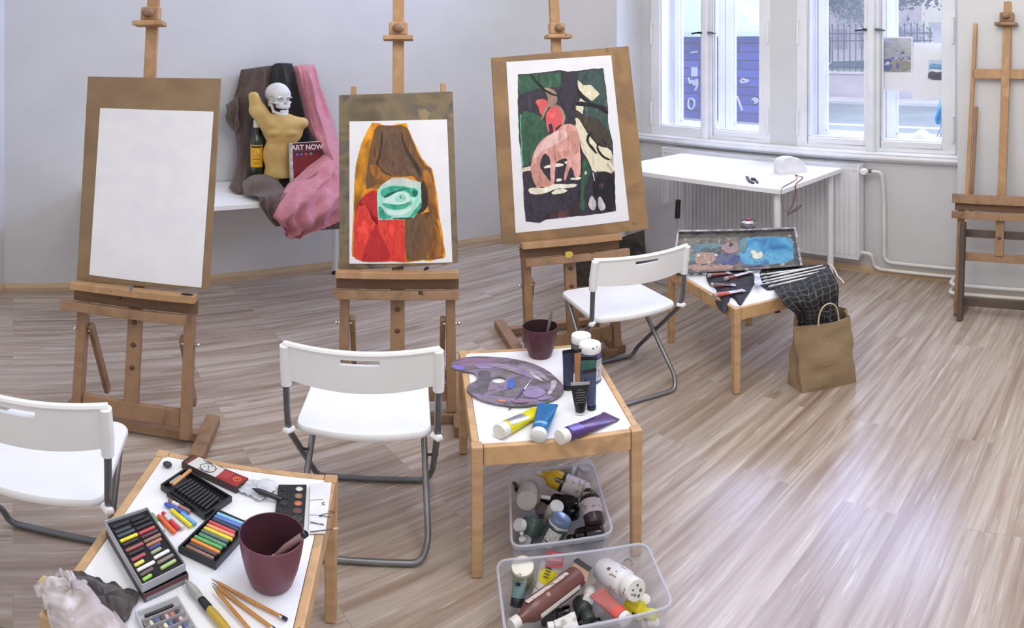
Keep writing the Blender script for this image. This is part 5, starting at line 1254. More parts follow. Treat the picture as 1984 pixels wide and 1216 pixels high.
# rags at the near left corner of the table
f5 = lambda x, y: (40+x/5.511, 1080+y/5.511)
def R5(x, y, z): return G(*f5(x, y), Z1+z)
BRAG = mk('dark_brown_rag', (62, 55, 54), .95, c2=(86, 78, 76), scale=14, bump=.6, bscale=90, sheen=.2)
ot = [R5(x, y, .001) for x, y in ((500, 185), (560, 172), (660, 185), (800, 240), (900, 280), (1030, 300), (1140, 380), (1270, 370), (1270, 440), (1210, 560), (1150, 680), (1080, 740), (980, 900), (800, 900), (650, 600), (560, 330))]
rag('dark_rag', 'dark brown crumpled rag beside the clear plastic case', ot, R5(900, 520, .002), .035, BRAG, seed=21, ridges=5)
LRAG = blotchy('paint_stained_rag', [(150, 136, 134), (196, 184, 186), (176, 164, 160), (214, 206, 210), (182, 168, 152)], 10, .9, .35, spots=True, spot_col=(206, 182, 130), spot_thr=.72, spot_scale=12)
ot = [R5(x, y, .001) for x, y in ((110, 370), (180, 290), (400, 240), (370, 200), (450, 175), (560, 215), (700, 330), (860, 480), (1000, 640), (1090, 740), (1200, 900), (700, 1000), (380, 900), (290, 690), (250, 560), (215, 450))]
rag('stained_rag', 'pale paint stained rag hanging over the near left table corner', ot, R5(560, 560, .012), .055, LRAG, seed=33, ridges=6, pr=2.2)
# ================================================================== THINGS ON THE MIDDLE TABLE
c2_ = lambda x, y: (860+x/3.576, 580+y/3.576)
def P2(x, y, z=0.0): a = c2_(x, y); return G(a[0], a[1], Z1+z)
DPLUM = mk('dark_plum_plastic', (92, 48, 56), .5, c2=(80, 40, 48), scale=30)
pb2 = G(1046.5, 688, Z1)
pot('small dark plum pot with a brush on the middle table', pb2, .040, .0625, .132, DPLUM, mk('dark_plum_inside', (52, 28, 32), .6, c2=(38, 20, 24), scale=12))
a = pb2+Vector((.012, .01, .02)); b = atd(1070, 601, hypot(pb2.x+.05, pb2.y+.02)); ax_ = (b-a).normalized(); L_ = (b-a).length
t = thing('paintbrush', 'grey handled brush standing in the small dark plum pot', 'brush', a, 0)
wo('handle', MB().tube([a+ax_*.04, a+ax_*L_*.55, a+ax_*L_*.8, b], [.003, .0045, .0065, .003], 12, sq=.7), mk('grey_handle', (112, 106, 100), .6, c2=(130, 122, 112), scale=30), t, smooth=True)
wo('bristles', MB().tube([a, a+ax_*.041], [.002, .004], 10), mk('dark_bristle', (48, 34, 36), .8), t, smooth=True)

# kidney palette
outl = [(45, 458), (60, 434), (110, 405), (200, 392), (330, 394), (450, 404), (600, 434), (720, 488), (800, 560), (834, 605), (826, 645), (780, 682), (700, 712), (600, 732), (500, 738), (400, 726), (300, 706), (220, 676), (170, 640), (158, 612), (176, 582), (218, 566), (237, 545), (225, 515), (190, 498), (130, 492), (80, 486), (50, 474)]
outl = smoothp(outl, 1)
hole = [(380+54*cos(2*pi*i/20), 554+23*sin(2*pi*i/20)) for i in range(20)]
k0 = min(range(len(outl)), key=lambda i: (outl[i][0]-400)**2+(outl[i][1]-726)**2)
h0 = min(range(20), key=lambda i: -hole[i][1])
key = outl[:k0+1]+[(hole[h0][0]-.6, hole[h0][1])]+[hole[(h0-i) % 20] for i in range(1, 20)]+[(hole[h0][0]+.6, hole[h0][1]), (outl[k0][0]+1.2, outl[k0][1])]+outl[k0+1:]
PALM = blotchy('palette_smears', [(104, 96, 84), (122, 112, 122), (92, 88, 88), (140, 122, 150), (110, 104, 92)], 9, .45, .3, stretch=(1, 1.8, 1))
zp = Z1+.010
t = tag(obj('palette', MB().prism([G(*c2_(x, y), zp) for x, y in key], (0, 0, -.005)), PALM), 'kidney shaped wooden palette smeared with violet and blue paint', 'palette')
pmats = [mk('smear_%s' % n_, c, .4, c2=c2, scale=22, bump=.5, bscale=50, stretch=(1, 2, 1), detail=6) for n_, c, c2 in (('mauve', (150, 112, 140), (120, 100, 122)), ('violet', (112, 104, 196), (140, 130, 190)), ('blue', (54, 96, 196), (76, 110, 170)), ('grey', (84, 80, 84), (108, 104, 110)), ('lilac', (160, 140, 180), (130, 116, 150)), ('white', (206, 200, 200), (160, 150, 160)), ('orange', (204, 140, 96), (150, 120, 110)), ('pale', (170, 160, 166), (134, 124, 140)))]
mb = MB(); k = 1
for mi, pts in ((0, [(110, 420), (220, 405), (330, 410), (430, 430), (350, 450), (240, 460), (150, 470), (90, 450)]), (1, [(50, 458), (90, 455), (150, 468), (130, 488), (80, 482)]), (4, [(200, 450), (400, 440), (560, 470), (680, 540), (640, 560), (520, 510), (380, 480), (240, 480)]), (3, [(230, 490), (330, 490), (320, 560), (300, 640), (250, 670), (235, 600), (245, 540)]),
                (2, [(445, 560), (480, 548), (495, 590), (470, 625), (440, 610)]), (4, [(560, 600), (660, 600), (720, 650), (640, 690), (540, 670)]), (7, [(520, 450), (640, 480), (740, 560), (720, 570), (620, 510), (500, 470)]), (5, [(740, 560), (790, 560), (770, 620), (730, 670), (715, 650), (745, 610)]), (5, [(600, 500), (690, 560), (680, 575), (590, 520)]), (6, [(360, 690), (420, 695), (440, 715), (380, 712)]), (0, [(450, 700), (560, 700), (600, 715), (500, 725)]), (4, [(640, 690), (720, 670), (740, 690), (670, 708)]), (7, [(330, 450), (470, 470), (560, 520), (540, 530), (440, 490), (330, 470)])):
    mb.face([G(*c2_(x, y), zp)+Vector((0, 0, .0004+.0002*k)) for x, y in jit(smoothp(pts, 2), 1.5, 12)], mi); k += 1
obj('paint_smears', mb, pmats, t)
A_, B_ = G(*c2_(452, 762), Z1+.004), G(*c2_(612, 548), zp+.005); d_ = (B_-A_).normalized(); L_ = (B_-A_).length
t = thing('paintbrush', 'short violet handled brush lying across the palette', 'brush', A_, 0)
wo('handle', MB().tube([A_, A_+d_*L_*.3, A_+d_*L_*.62], [.002, .0042, .0038], 10), mk('violet_handle', (74, 68, 104), .5), t, smooth=True)
wo('ferrule', MB().tube([A_+d_*L_*.62, A_+d_*L_*.80], .0036, 10), CHROME, t, smooth=True)
wo('bristles', MB().tube([A_+d_*L_*.80, A_+d_*L_*.9, B_], [.0036, .0042, .001], 10, sq=.5), mk('pale_bristles', (190, 200, 214), .7), t, smooth=True)

# lying tubes
WCAP = mk('white_cap', (232, 232, 228), .4, c2=(214, 212, 206), scale=14)
SILV = mk('silver_foil', (196, 194, 196), .3, .6, c2=(170, 168, 172), scale=14)
YEL = mk('yellow_paint_tube', (226, 214, 20), .3, c2=(204, 188, 20), scale=12)
BLU = mk('blue_paint_tube', (40, 112, 166), .28, c2=(30, 96, 150), scale=12)
PUR = mk('purple_paint_tube', (74, 48, 112), .25, c2=(86, 60, 96), scale=12)
gt = 'paint tubes on the middle table'
def tube_on_table(label, ca, cb, r, body, **k):
    A_ = P2(ca[0], ca[1], r+.001); B_ = P2(cb[0], cb[1], .004)
    return paint_tube(label, A_, B_, r, body, WCAP, group=gt, **k)
tube_on_table('yellow paint tube with white cap, under the blue tube', (380, 915), (668, 762), .0235, YEL, wide=1.15, caplen=.030, label_m=[(.05, .55, .9, SILV, 'silver_label')])
tA = P2(652, 950, .0245); tB = P2(722, 722, .030)
paint_tube('blue paint tube lying partly over the yellow one', tA, tB, .0235, BLU, WCAP, wide=1.35, caplen=.022, group=gt, label_m=[(.12, .22, .8, mk('pale_blue_print', (120, 178, 204), .4), 'pale_label')])
tube_on_table('purple paint tube with white cap near the table corner', (800, 955), (1165, 805), .0235, PUR, wide=1.35, caplen=.026, label_m=[(.04, .3, .8, mk('lilac_print', (112, 96, 168), .3), 'lilac_label')])

# standing tubes (on their caps)
def up_tube(label, px, zt, r, body, cap, wide, yaw, crimp=BLACK_PL, lean=(0, 0), caplen=.014, lab=None, crimp_len=.013):
    A_ = G(px[0], px[1], Z1+.0005); B_ = A_+Vector((lean[0], lean[1], zt))
    return paint_tube(label, A_, B_, r, body, cap, wide=wide, crimp=crimp, flatdir=(sin(yaw), -cos(yaw), 0), caplen=caplen, group=gt, label_m=lab, crimp_len=crimp_len)
NAVY = mk('navy_tube', (52, 54, 82), .35, c2=(64, 66, 96), scale=12); TEAL = mk('teal_tube', (58, 98, 88), .35, c2=(70, 112, 100), scale=12); SLATE = mk('slate_tube', (66, 72, 104), .35, c2=(78, 84, 118), scale=12); COPPER = mk('copper_tube', (186, 130, 86), .35, c2=(170, 116, 76), scale=12)
up_tube('navy paint tube standing leftmost among the upright tubes', (1101, 752), .155, .0165, NAVY, BLACK_PL, 1.25, RAD(18))
up_tube('copper coloured narrow paint tube standing between the navy tubes', (1118, 752), .157, .0075, COPPER, BLACK_PL, 1.7, RAD(24), lean=(.003, 0))
up_tube('teal green paint tube standing behind the slate blue tube', (1141, 768), .157, .0150, TEAL, BLACK_PL, 1.75, RAD(-2))
up_tube('slate blue paint tube standing in front of the teal one', (1146, 791), .150, .0145, SLATE, BLACK_PL, 1.55, RAD(14), lean=(-.006, 0))
BTX = mk('tube_text', (150, 150, 154), .6)
t = up_tube('short black paint tube with silver crimp standing in front', (1124, 800), .116, .0150, mk('black_tube', (24, 24, 26), .3, c2=(34, 32, 34), scale=12), WCAP, 1.95, RAD(4), crimp=SILV, caplen=.007, crimp_len=.010)
bp0 = G(1124, 800, Z1)
for k, w in enumerate((.018, .030, .024, .030, .020, .026)):
    z = .090-.0085*k; y_ = -.0155*(1-((z-.01)/.1)**1.2)*1.0-.0035
    wo('printed_line', MB().tube([bp0+Vector((-w/2, y_, z)), bp0+Vector((w/2, y_+.001, z+.0008))], .0006, 5), BTX, t)
# jars
def jar(label, px, h, r, body, lab=None, caph=.034):
    A_ = G(px[0], px[1], Z1+.0005); t = thing('paint_jar', label, 'jar', A_, 0, 'white capped paint jars'); hb = h-caph
    obj('jar_body', MB().lathe([(1e-4, .001), (r*.9, 0), (r, .004), (r, hb-.012), (r*.93, hb-.004), (r*.8, hb), (r*.8, hb+.004), (1e-4, hb+.004)], 32), body, t, smooth=True)
    obj('cap', MB().lathe([(1e-4, hb+.003), (r*.93, hb+.003), (r*.96, hb+.006), (r*.96, h-.003), (r*.90, h), (1e-4, h)], 36), WCAP_SP, t, smooth=True)
    if lab:
        a0, a1, m = lab; rows = [[Vector(((r+.0006)*cos(RAD(a0+(a1-a0)*j/14)), (r+.0006)*sin(RAD(a0+(a1-a0)*j/14)), z)) for j in range(15)] for z in (.012, hb-.02)]
        obj('label', MB().grid(rows), m, t, smooth=True)
    return t
WCAP_SP = blotchy('white_cap_spotted', [(236, 236, 234), (228, 226, 222)], 10, .4, .1, spots=True, spot_col=(70, 66, 64), spot_thr=.70, spot_scale=48)
jar('white capped jar of grey paint, farther of the two', (1126, 716), .150, .0345, mk('grey_paint_glass', (92, 92, 90), .15, c2=(80, 80, 78), scale=8))
jar('white capped jar of violet blue paint, nearer of the two', (1143, 735), .150, .0375, mk('violet_paint_glass', (78, 74, 116), .15, c2=(90, 86, 128), scale=8), (-95, 20, mk('jar_label', (206, 204, 210), .5, c2=(160, 158, 170), scale=90, contrast=(.55, .6))))

# ================================================================== CLEAR BINS ON THE FLOOR
BIN = clear_plastic('bin_plastic', (206, 208, 220), .36, .18); BINR = clear_plastic('bin_rim_plastic', (206, 208, 220), .5, .2)
def bin_(label, Q, h, taper=.90):
    C = sum(Q, Vector())/4; C.z = 0; t = thing('plastic_bin', label, 'storage bin', C, 0, 'clear plastic bins')
    def ring(f, z, r=.035, k=5):
        q = [Vector((C.x+(p.x-C.x)*f, C.y+(p.y-C.y)*f, z)) for p in Q]; out = []
        for i in range(4):
            p, a, b = q[i], q[i-1], q[(i+1) % 4]; A = p+(a-p).normalized()*r; B = p+(b-p).normalized()*r
            for j in range(k+1): s = j/k; out.append(A*(1-s)**2+p*2*s*(1-s)+B*s*s)
        return out
    mb = MB(); lv = [ring(taper*.96, .004), ring(taper, .010), ring((1+taper)/2, h*.5), ring(.985, h-.012), ring(.99, h-.002)]
    mb.grid(lv, closed=True); mb.face(lv[0]); wo('bin_wall', mb, BIN, t, smooth=True)
    rr = ring(1.0, h); rr2 = ring(.985, h); rr3 = ring(1.0, h-.012)
    mb = MB(); mb.tube(ring(.998, h-.002), .0038, 8, closed=True); mb.grid([ring(.998, h-.002), ring(1.004, h-.014)], closed=True); wo('bin_rim', mb, BINR, t, smooth=True)
    return t
hb = .150
b1 = [G(991, 1059, hb), G(1189, 1032, hb), G(1147, 895, hb), G(987, 911, hb)]
bin_('clear plastic bin of paint bottles on the floor under the middle table', b1, hb)
q0, q1, q2 = G(962, 1075, hb), G(1251, 1046, hb), G(1306, 1172, hb)
q1 = q1+Vector((0, -.006, 0)); q0 = q0+Vector((0, -.016, 0))
b2 = [q0+(q2-q1)*1.06, q2, q1, q0]
bin_('clear plastic bin of bottles and tubes nearest the camera', b2, hb)

c3a = lambda x, y: (980+x/6.573, 885+y/6.573)
def Q3(x, y, z): return G(*c3a(x, y), z)
LAB = mk('pale_bottle_label', (206, 192, 190), .5, c2=(150, 140, 140), scale=60, contrast=(.58, .62))
LABK = mk('black_bottle_label', (24, 22, 24), .5)
g1 = 'bottles in the farther bin'
def bt(label, A, B, r, body, cap, **k):
    k.setdefault('group', g1); return bottle(label, A, B, r, body, cap, **k)
YB = mk('yellow_bottle', (206, 166, 28), .3, c2=(190, 150, 24), scale=10); BRB = mk('brown_bottle', (70, 52, 60), .3, c2=(58, 42, 48), scale=10)
CREAM = mk('cream_bottle', (196, 186, 178), .45, c2=(182, 172, 164), scale=14); GRN = mk('grey_green_bottle', (86, 104, 96), .35, c2=(72, 90, 84), scale=10)
BSIL = mk('silver_blue_bottle', (120, 142, 170), .22, .25, c2=(96, 116, 144), scale=5); BLKB = mk('black_bottle', (14, 12, 14), .15)
WLAB = mk('white_bottle_label', (214, 212, 206), .5, c2=(170, 168, 164), scale=50, contrast=(.56, .62))
A_, B_ = Q3(985, 420, .088), Q3(375, 175, .135)
t = bt('yellow paint bottle with black and white label in the farther bin', A_, B_, .031, YB, mk('dusty_pink_cap', (206, 194, 190), .5), capr=.42, caplen=.022, shoulder=.3, bands=((.02, .50, 0, 360, LAB, 'label'), (.50, .58, 0, 360, LABK, 'black_band')))
def decal(t, A, B, r, s, mat, word=None, size=.016, ang=None, spin=0):
    """oval logo patch facing the camera on a bottle side"""
    A, B = Vector(A), Vector(B); ax = (B-A).normalized(); p = A.lerp(B, s); view = (Vector((0, 0, H))-p); view = (view-ax*view.dot(ax)).normalized()
    side = ax.cross(view); y = side*cos(spin)+ax*sin(spin); x = y.cross(view); x = x.normalized(); y = view.cross(x).normalized()
    c = p+view*(r+.0012)
    n = 20; w, h_ = size*1.35, size*.62
    if mat: wo('logo_oval', MB().face([c+x*w*cos(2*pi*i/n)+y*h_*sin(2*pi*i/n) for i in range(n)]), mat, t)
    if word:
        M = Matrix((x, y, view)).transposed().to_4x4(); M.translation = c+view*.0006
        text_obj(word, M, size*.95, WLAB if mat is LABK else LABK, t)
    return x, y
decal(t, A_, B_, .031, .50, LABK, 'Creall', .012, spin=RAD(180))
A_, B_ = Q3(1140, 860, .062), Q3(1025, 345, .118)
t = bt('dark brown paint bottle with white cap standing along the bin side', A_, B_, .030, BRB, WCAP, capr=.40, caplen=.020, shoulder=.25, bands=((.28, .72, 0, 360, LAB, 'label'), (.72, .80, 0, 360, LABK, 'black_band')))
decal(t, A_, B_, .030, .66, LABK, 'Creall', .014, spin=RAD(-90))
bt('glossy black bottle end in the near right corner of the farther bin', Q3(1245, 965, .060), Q3(905, 1010, .045), .026, BLKB, BLKB, capr=.8, caplen=.012)
A_ = Q3(300, 300, .055); B_ = Q3(265, 560, .118)
bt('cream coloured bottle with a big flat lid in the farther bin', A_, B_, .031, CREAM, mk('cream_lid', (206, 198, 190), .5, c2=(190, 182, 174), scale=12), capr=.98, caplen=.02, shoulder=.05, neck=.004)
A_ = Q3(400, 905, .040); B_ = Q3(150, 860, .085)
bt('grey green bottle with white cap pointing at the camera', A_, B_, .031, GRN, WCAP, capr=.62, caplen=.018, shoulder=.2)
tag(obj('loose_cap', MB().ball(Q3(200, 975, .075), .0062, 8), WCAP, smooth=True), 'tiny white round cap in front of the grey green bottle', 'cap', g1)
A_ = Q3(720, 770, .122); B_ = Q3(520, 1120, .030)
t = bt('silver blue bottle upside down showing its round base', A_, B_, .0315, BSIL, WCAP, capr=.5, caplen=.016, shoulder=.2, bands=((.30, .98, 0, 360, mk('dark_slate_band', (62, 66, 70), .4), 'dark_band'), (.22, .36, 0, 360, WLAB, 'label')))
ax_ = (B_-A_).normalized(); p_ = A_.lerp(B_, .5); vw = (Vector((0, 0, H))-p_); vw = (vw-ax_*vw.dot(ax_)).normalized(); sd_ = ax_.cross(vw)
rows = [[p_+ax_*(i-2)*.0095+(vw*cos(a)+sd_*sin(a))*.0333 for a in [-.75+.16*j for j in range(9)]] for i in range(5)]
wo('barcode_label', MB().grid(rows), mk('barcode_label', (216, 214, 210), .5, c2=(150, 150, 150), scale=9, stretch=(40, 1, 40), contrast=(.5, .56)), t, smooth=True)
bt('pale capped bottle behind the silver blue one', Q3(560, 760, .05), Q3(655, 620, .115), .022, CREAM, WCAP, capr=.95, caplen=.015, shoulder=.1, neck=.004)
bt('red brown bottle at the far wall of the farther bin', Q3(900, 215, .085), Q3(660, 150, .090), .026, mk('red_brown_bottle', (100, 60, 62), .35, c2=(84, 48, 50), scale=12), WLAB, capr=.7, caplen=.012, bands=((.02, .3, 0, 360, WLAB, 'label'),))
jar_t = bt('clear jar with grey white lid in the far right corner', Q3(1040, 250, .03), Q3(1020, 95, .115), .024, clear_plastic('clear_jar', (206, 206, 210), .5), mk('grey_lid', (196, 196, 196), .45), capr=1.0, caplen=.028, shoulder=.05, neck=.004)
bt('black bottle lying in the middle of the farther bin', Q3(860, 600, .060), Q3(450, 545, .060), .026, BLKB, BLKB, capr=.6, caplen=.015)
bt('black bottle standing near the brown one', Q3(840, 760, .030), Q3(830, 560, .085), .026, BLKB, BLKB, capr=.9, caplen=.012, neck=.004)
bt('grey brown small bottle beside the cream one', Q3(480, 720, .045), Q3(450, 650, .080), .020, mk('grey_brown_bottle', (112, 98, 96), .4), mk('grey_brown_bottle', (112, 98, 96), .4), capr=.95, caplen=.012, neck=.003)
bt('black bottle lying under the brown one', Q3(1080, 960, .030), Q3(800, 1060, .030), .024, BLKB, BLKB, capr=.6, caplen=.012)
bt('clear small bottle with black print in the near left corner', Q3(270, 1080, .03), Q3(200, 1040, .06), .018, clear_plastic('clear_jar', (206, 206, 210), .5), WLAB, capr=.5, caplen=.010, bands=((.2, .7, 180, 300, LABK, 'black_print'),))
paint_tube('flat dark tube by the left wall of the farther bin', Q3(150, 440, .09), Q3(110, 310, .11), .008, mk('dark_tube', (60, 40, 46), .4), BLACK_PL, wide=1.6, flatdir=(1, -.3, .5), group=g1)
stick('marker_pen', 'blue and white marker between the yellow and cream bottles', 'marker', Q3(440, 505, .10), Q3(575, 525, .098), .006, mk('blue_marker', (52, 50, 120), .4), parts=[(.05, .95, WCAP, 'white_sleeve')])

# nearer bin
c6 = lambda x, y: (960+x/5.511, 1000+y/5.511)
def Q6(x, y, z): return G(*c6(x, y), z)
g2 = 'things in the nearer bin'
LID_Y = blotchy('lid_with_yellow_stain', [(232, 230, 220), (228, 226, 214), (214, 176, 60)], 5, .45, .2, spots=True, spot_col=(60, 58, 52), spot_thr=.72, spot_scale=22)
bottle('tall jar with yellow stained white lid in the back left corner', Q6(300, 740, .004+.03), Q6(290, 525, .132), .0285, mk('olive_paint_glass', (150, 152, 112), .3, c2=(124, 128, 96), scale=12), LID_Y, capr=1.0, caplen=.012, shoulder=.05, neck=.003, group=g2)
paint_tube('dusty blue tube leaning in front of the yellow stained jar', Q6(230, 960, .045), Q6(265, 640, .105), .018, mk('dusty_blue_tube', (92, 118, 130), .4, c2=(116, 140, 134), scale=14), BLACK_PL, wide=1.3, flatdir=(-.6, -.5, .6), group=g2, label_m=[(.7, .9, .35, LABK, 'black_print')], crimp=mk('dusty_green_crimp', (156, 166, 156), .4))
YT = [(.35, .98, .9, mk('tube_yellow_print', (222, 206, 40), .35), 'yellow_print')]
t = paint_tube('yellow and white tube with a red header card', Q6(455, 860, .040), Q6(600, 520, .118), .020, mk('white_tube', (226, 218, 212), .4), WCAP, wide=1.45, flatdir=(.2, -.6, .8), group=g2, label_m=YT)
hp = [Q6(530, 540, .119), Q6(712, 548, .119), Q6(748, 392, .138), Q6(556, 362, .138)]
wo('header_card', MB().prism(hp, (0, .0012, -.0006)), mk('header_red', (150, 34, 46), .5), t)
def hpq(u0, u1, v0, v1): return [hp[0].lerp(hp[1], u).lerp(hp[3].lerp(hp[2], u), v)+Vector((0, -.0008, .0006)) for u, v in ((u0, v0), (u1, v0), (u1, v1), (u0, v1))]
wo('pink_band', MB().face(hpq(.12, .88, .40, .58)), mk('header_pink', (232, 112, 124), .5), t)
wo('grey_emblem', MB().face(hpq(.30, .75, .72, .92)), mk('header_grey', (150, 96, 104), .5), t)
axk = (Q6(600, 520, .118)-Q6(455, 860, .040))
for k in range(4):
    p = Q6(455, 860, .040)+axk*(.56+.10*k); vv = Vector((.2, -.6, .8)).normalized(); s_ = axk.normalized().cross(vv)
    wo('printed_line', MB().bar(p+vv*(.0175-.0035*k)+s_*.014*-1, p+vv*(.0175-.0035*k)+s_*.004, .0022, .0008), LABK, t)
# big brown bottle
A_, B_ = Q6(880, 640, .105), Q6(170, 1160, .098)
BRN = mk('brown_paint_bottle', (112, 70, 62), .3, c2=(98, 58, 52), scale=8)
t = bottle('big brown paint bottle lying across the nearer bin', A_, B_, .030, BRN, WCAP, capr=.5, caplen=.022, shoulder=.3, group=g2)
ax_ = (B_-A_).normalized(); 
def strip_on(t, A, B, r, s0, s1, a0, a1, mat, nm):
    ax = (B-A).normalized(); L_ = (B-A).length; p = A.lerp(B, .5); vw = (Vector((0, 0, H))-p); vw = (vw-ax*vw.dot(ax)).normalized(); sd = ax.cross(vw)
    rows = [[A+ax*L_*(s0+(s1-s0)*i/5)+(vw*cos(a0+(a1-a0)*j/6)+sd*sin(a0+(a1-a0)*j/6))*(r+.0009) for j in range(7)] for i in range(6)]
    wo(nm, MB().grid(rows), mat, t, smooth=True)
strip_on(t, A_, B_, .030, .14, .76, .62, 1.05, LAB, 'label_strip'); strip_on(t, A_, B_, .030, .10, .70, -1.05, -.62, WLAB, 'label_strip')
tag(obj('round_sticker', MB().tube([A_.lerp(B_, .47)+Vector((0, -.014, .0275)), A_.lerp(B_, .47)+Vector((0, -.0145, .0285))], .0055, 14), mk('sticker_tan', (170, 128, 112), .5)), 'small tan round sticker on the big brown bottle', 'sticker', g2)
tag(obj('flat_brush', MB().hexa([Q6(780, 640, .112), Q6(800, 520, .118), Q6(990, 600, .112), Q6(980, 700, .108)], [Q6(780, 640, .116), Q6(845, 492, .126), Q6(1000, 585, .120), Q6(980, 700, .112)]), mk('tan_brush_body', (176, 140, 116), .6), bevel=.002), 'tan brush body under the black end at the brown bottle', 'brush', g2)
tag(obj('black_crimp', MB().hexa([Q6(830, 480, .122), Q6(870, 438, .128), Q6(1032, 545, .122), Q6(1005, 590, .116)], [Q6(830, 480, .128), Q6(870, 438, .134), Q6(1032, 545, .128), Q6(1005, 590, .122)]), BLACK_PL, bevel=.001), 'black flat tube end pointing up behind the big brown bottle', 'tube', g2)
# large white bottle
SPW = blotchy('white_spotted_plastic', [(222, 220, 222), (206, 204, 208)], 8, .4, .2, spots=True, spot_col=(84, 80, 84), spot_thr=.68, spot_scale=34)
A_, B_ = Q6(1150, 560, .085), Q6(1505, 790, .128)
t = bottle('large white speckled paint bottle on its side in the nearer bin', A_, B_, .0335, SPW, blotchy('white_cap_holes', [(230, 228, 222), (220, 218, 212)], 8, .4, .1, spots=True, spot_col=(70, 70, 66), spot_thr=.71, spot_scale=42), capr=.86, caplen=.028, shoulder=.08, neck=.016, group=g2)
strip_on(t, A_, B_, .0335, .50, .66, -3.14, 3.14, mk('tan_ring', (166, 138, 118), .5), 'tan_ring')
ax_ = (B_-A_).normalized(); M = frame(B_+ax_*.0004, ax_)
for (x, y, r_) in ((.004, .012, .0035), (-.010, .004, .003), (.012, -.003, .0045), (-.006, -.010, .0035), (.005, -.015, .0042), (-.014, -.006, .0026)):
    wo('cap_dot', MB().lathe([(1e-4, .0004), (r_, .0004), (r_, 0)], 14, M @ Matrix.Translation((x, y, 0))), mk('cap_dot_grey', (112, 110, 106), .5), t)
tag(obj('wire_loop', MB().tube([Q6(1370, 480, .132), Q6(1400, 455, .136), Q6(1440, 465, .137), Q6(1465, 500, .135), Q6(1450, 530, .131)], .0016, 6), mk('grey_wire', (120, 118, 122), .4, .5), smooth=True), 'small grey wire loop behind the large white bottle', 'wire', g2)
paint_tube('pink red tube with white cap in the nearer bin', Q6(1400, 1110, .085), Q6(1080, 800, .085), .0185, mk('pink_red_tube', (196, 120, 116), .4, c2=(170, 96, 92), scale=10), WCAP, wide=1.25, caplen=.014, flatdir=(.2, -.4, 1), group=g2, label_m=[(0, .25, 1.2, mk('coral_print', (232, 96, 88), .4), 'coral_band')])
bottle('yellow bottle in the near right corner of the nearer bin', Q6(1400, 970, .050), Q6(1720, 1060, .060), .024, mk('bright_yellow_bottle', (226, 212, 26), .3, c2=(206, 190, 24), scale=10), mk('yellow_cap', (226, 220, 90), .4), capr=.6, caplen=.02, group=g2, bands=((.55, .8, 60, 140, LABK, 'black_print'),))
bottle('dark green bottle in the middle of the nearer bin', Q6(900, 900, .050), Q6(1010, 1130, .050), .022, mk('dark_green_bottle', (52, 60, 56), .35), mk('dark_green_bottle', (52, 60, 56), .35), capr=.8, caplen=.02, group=g2)
bottle('black bottle under the big brown one', Q6(480, 1080, .035), Q6(800, 1010, .045), .022, mk('dark_grey_bottle', (44, 46, 46), .35), BLKB, capr=.7, caplen=.02, group=g2)
bottle('white round bottle behind the dark green one', Q6(1000, 800, .045), Q6(990, 900, .070), .018, WCAP, WCAP, capr=.8, caplen=.012, group=g2)
bottle('small white jar in the right part of the nearer bin', Q6(1570, 920, .040), Q6(1600, 880, .070), .015, WCAP, WCAP, capr=.9, caplen=.012, group=g2)
paint_tube('white and clear tube at the bottom edge of the picture', Q6(560, 1190, .08), Q6(870, 1110, .085), .013, WLAB, WCAP, wide=1.7, flatdir=(0, -.4, 1), group=g2)
bottle('black bottle at the near edge of the nearer bin', Q6(880, 1170, .03), Q6(1130, 1150, .04), .022, BLKB, BLKB, capr=.7, caplen=.02, group=g2)
bottle('cream bottle beyond the near wall of the nearer bin', Q6(1620, 1150, .03), Q6(1720, 1120, .05), .02, CREAM, WCAP, capr=.6, caplen=.02, group=g2)
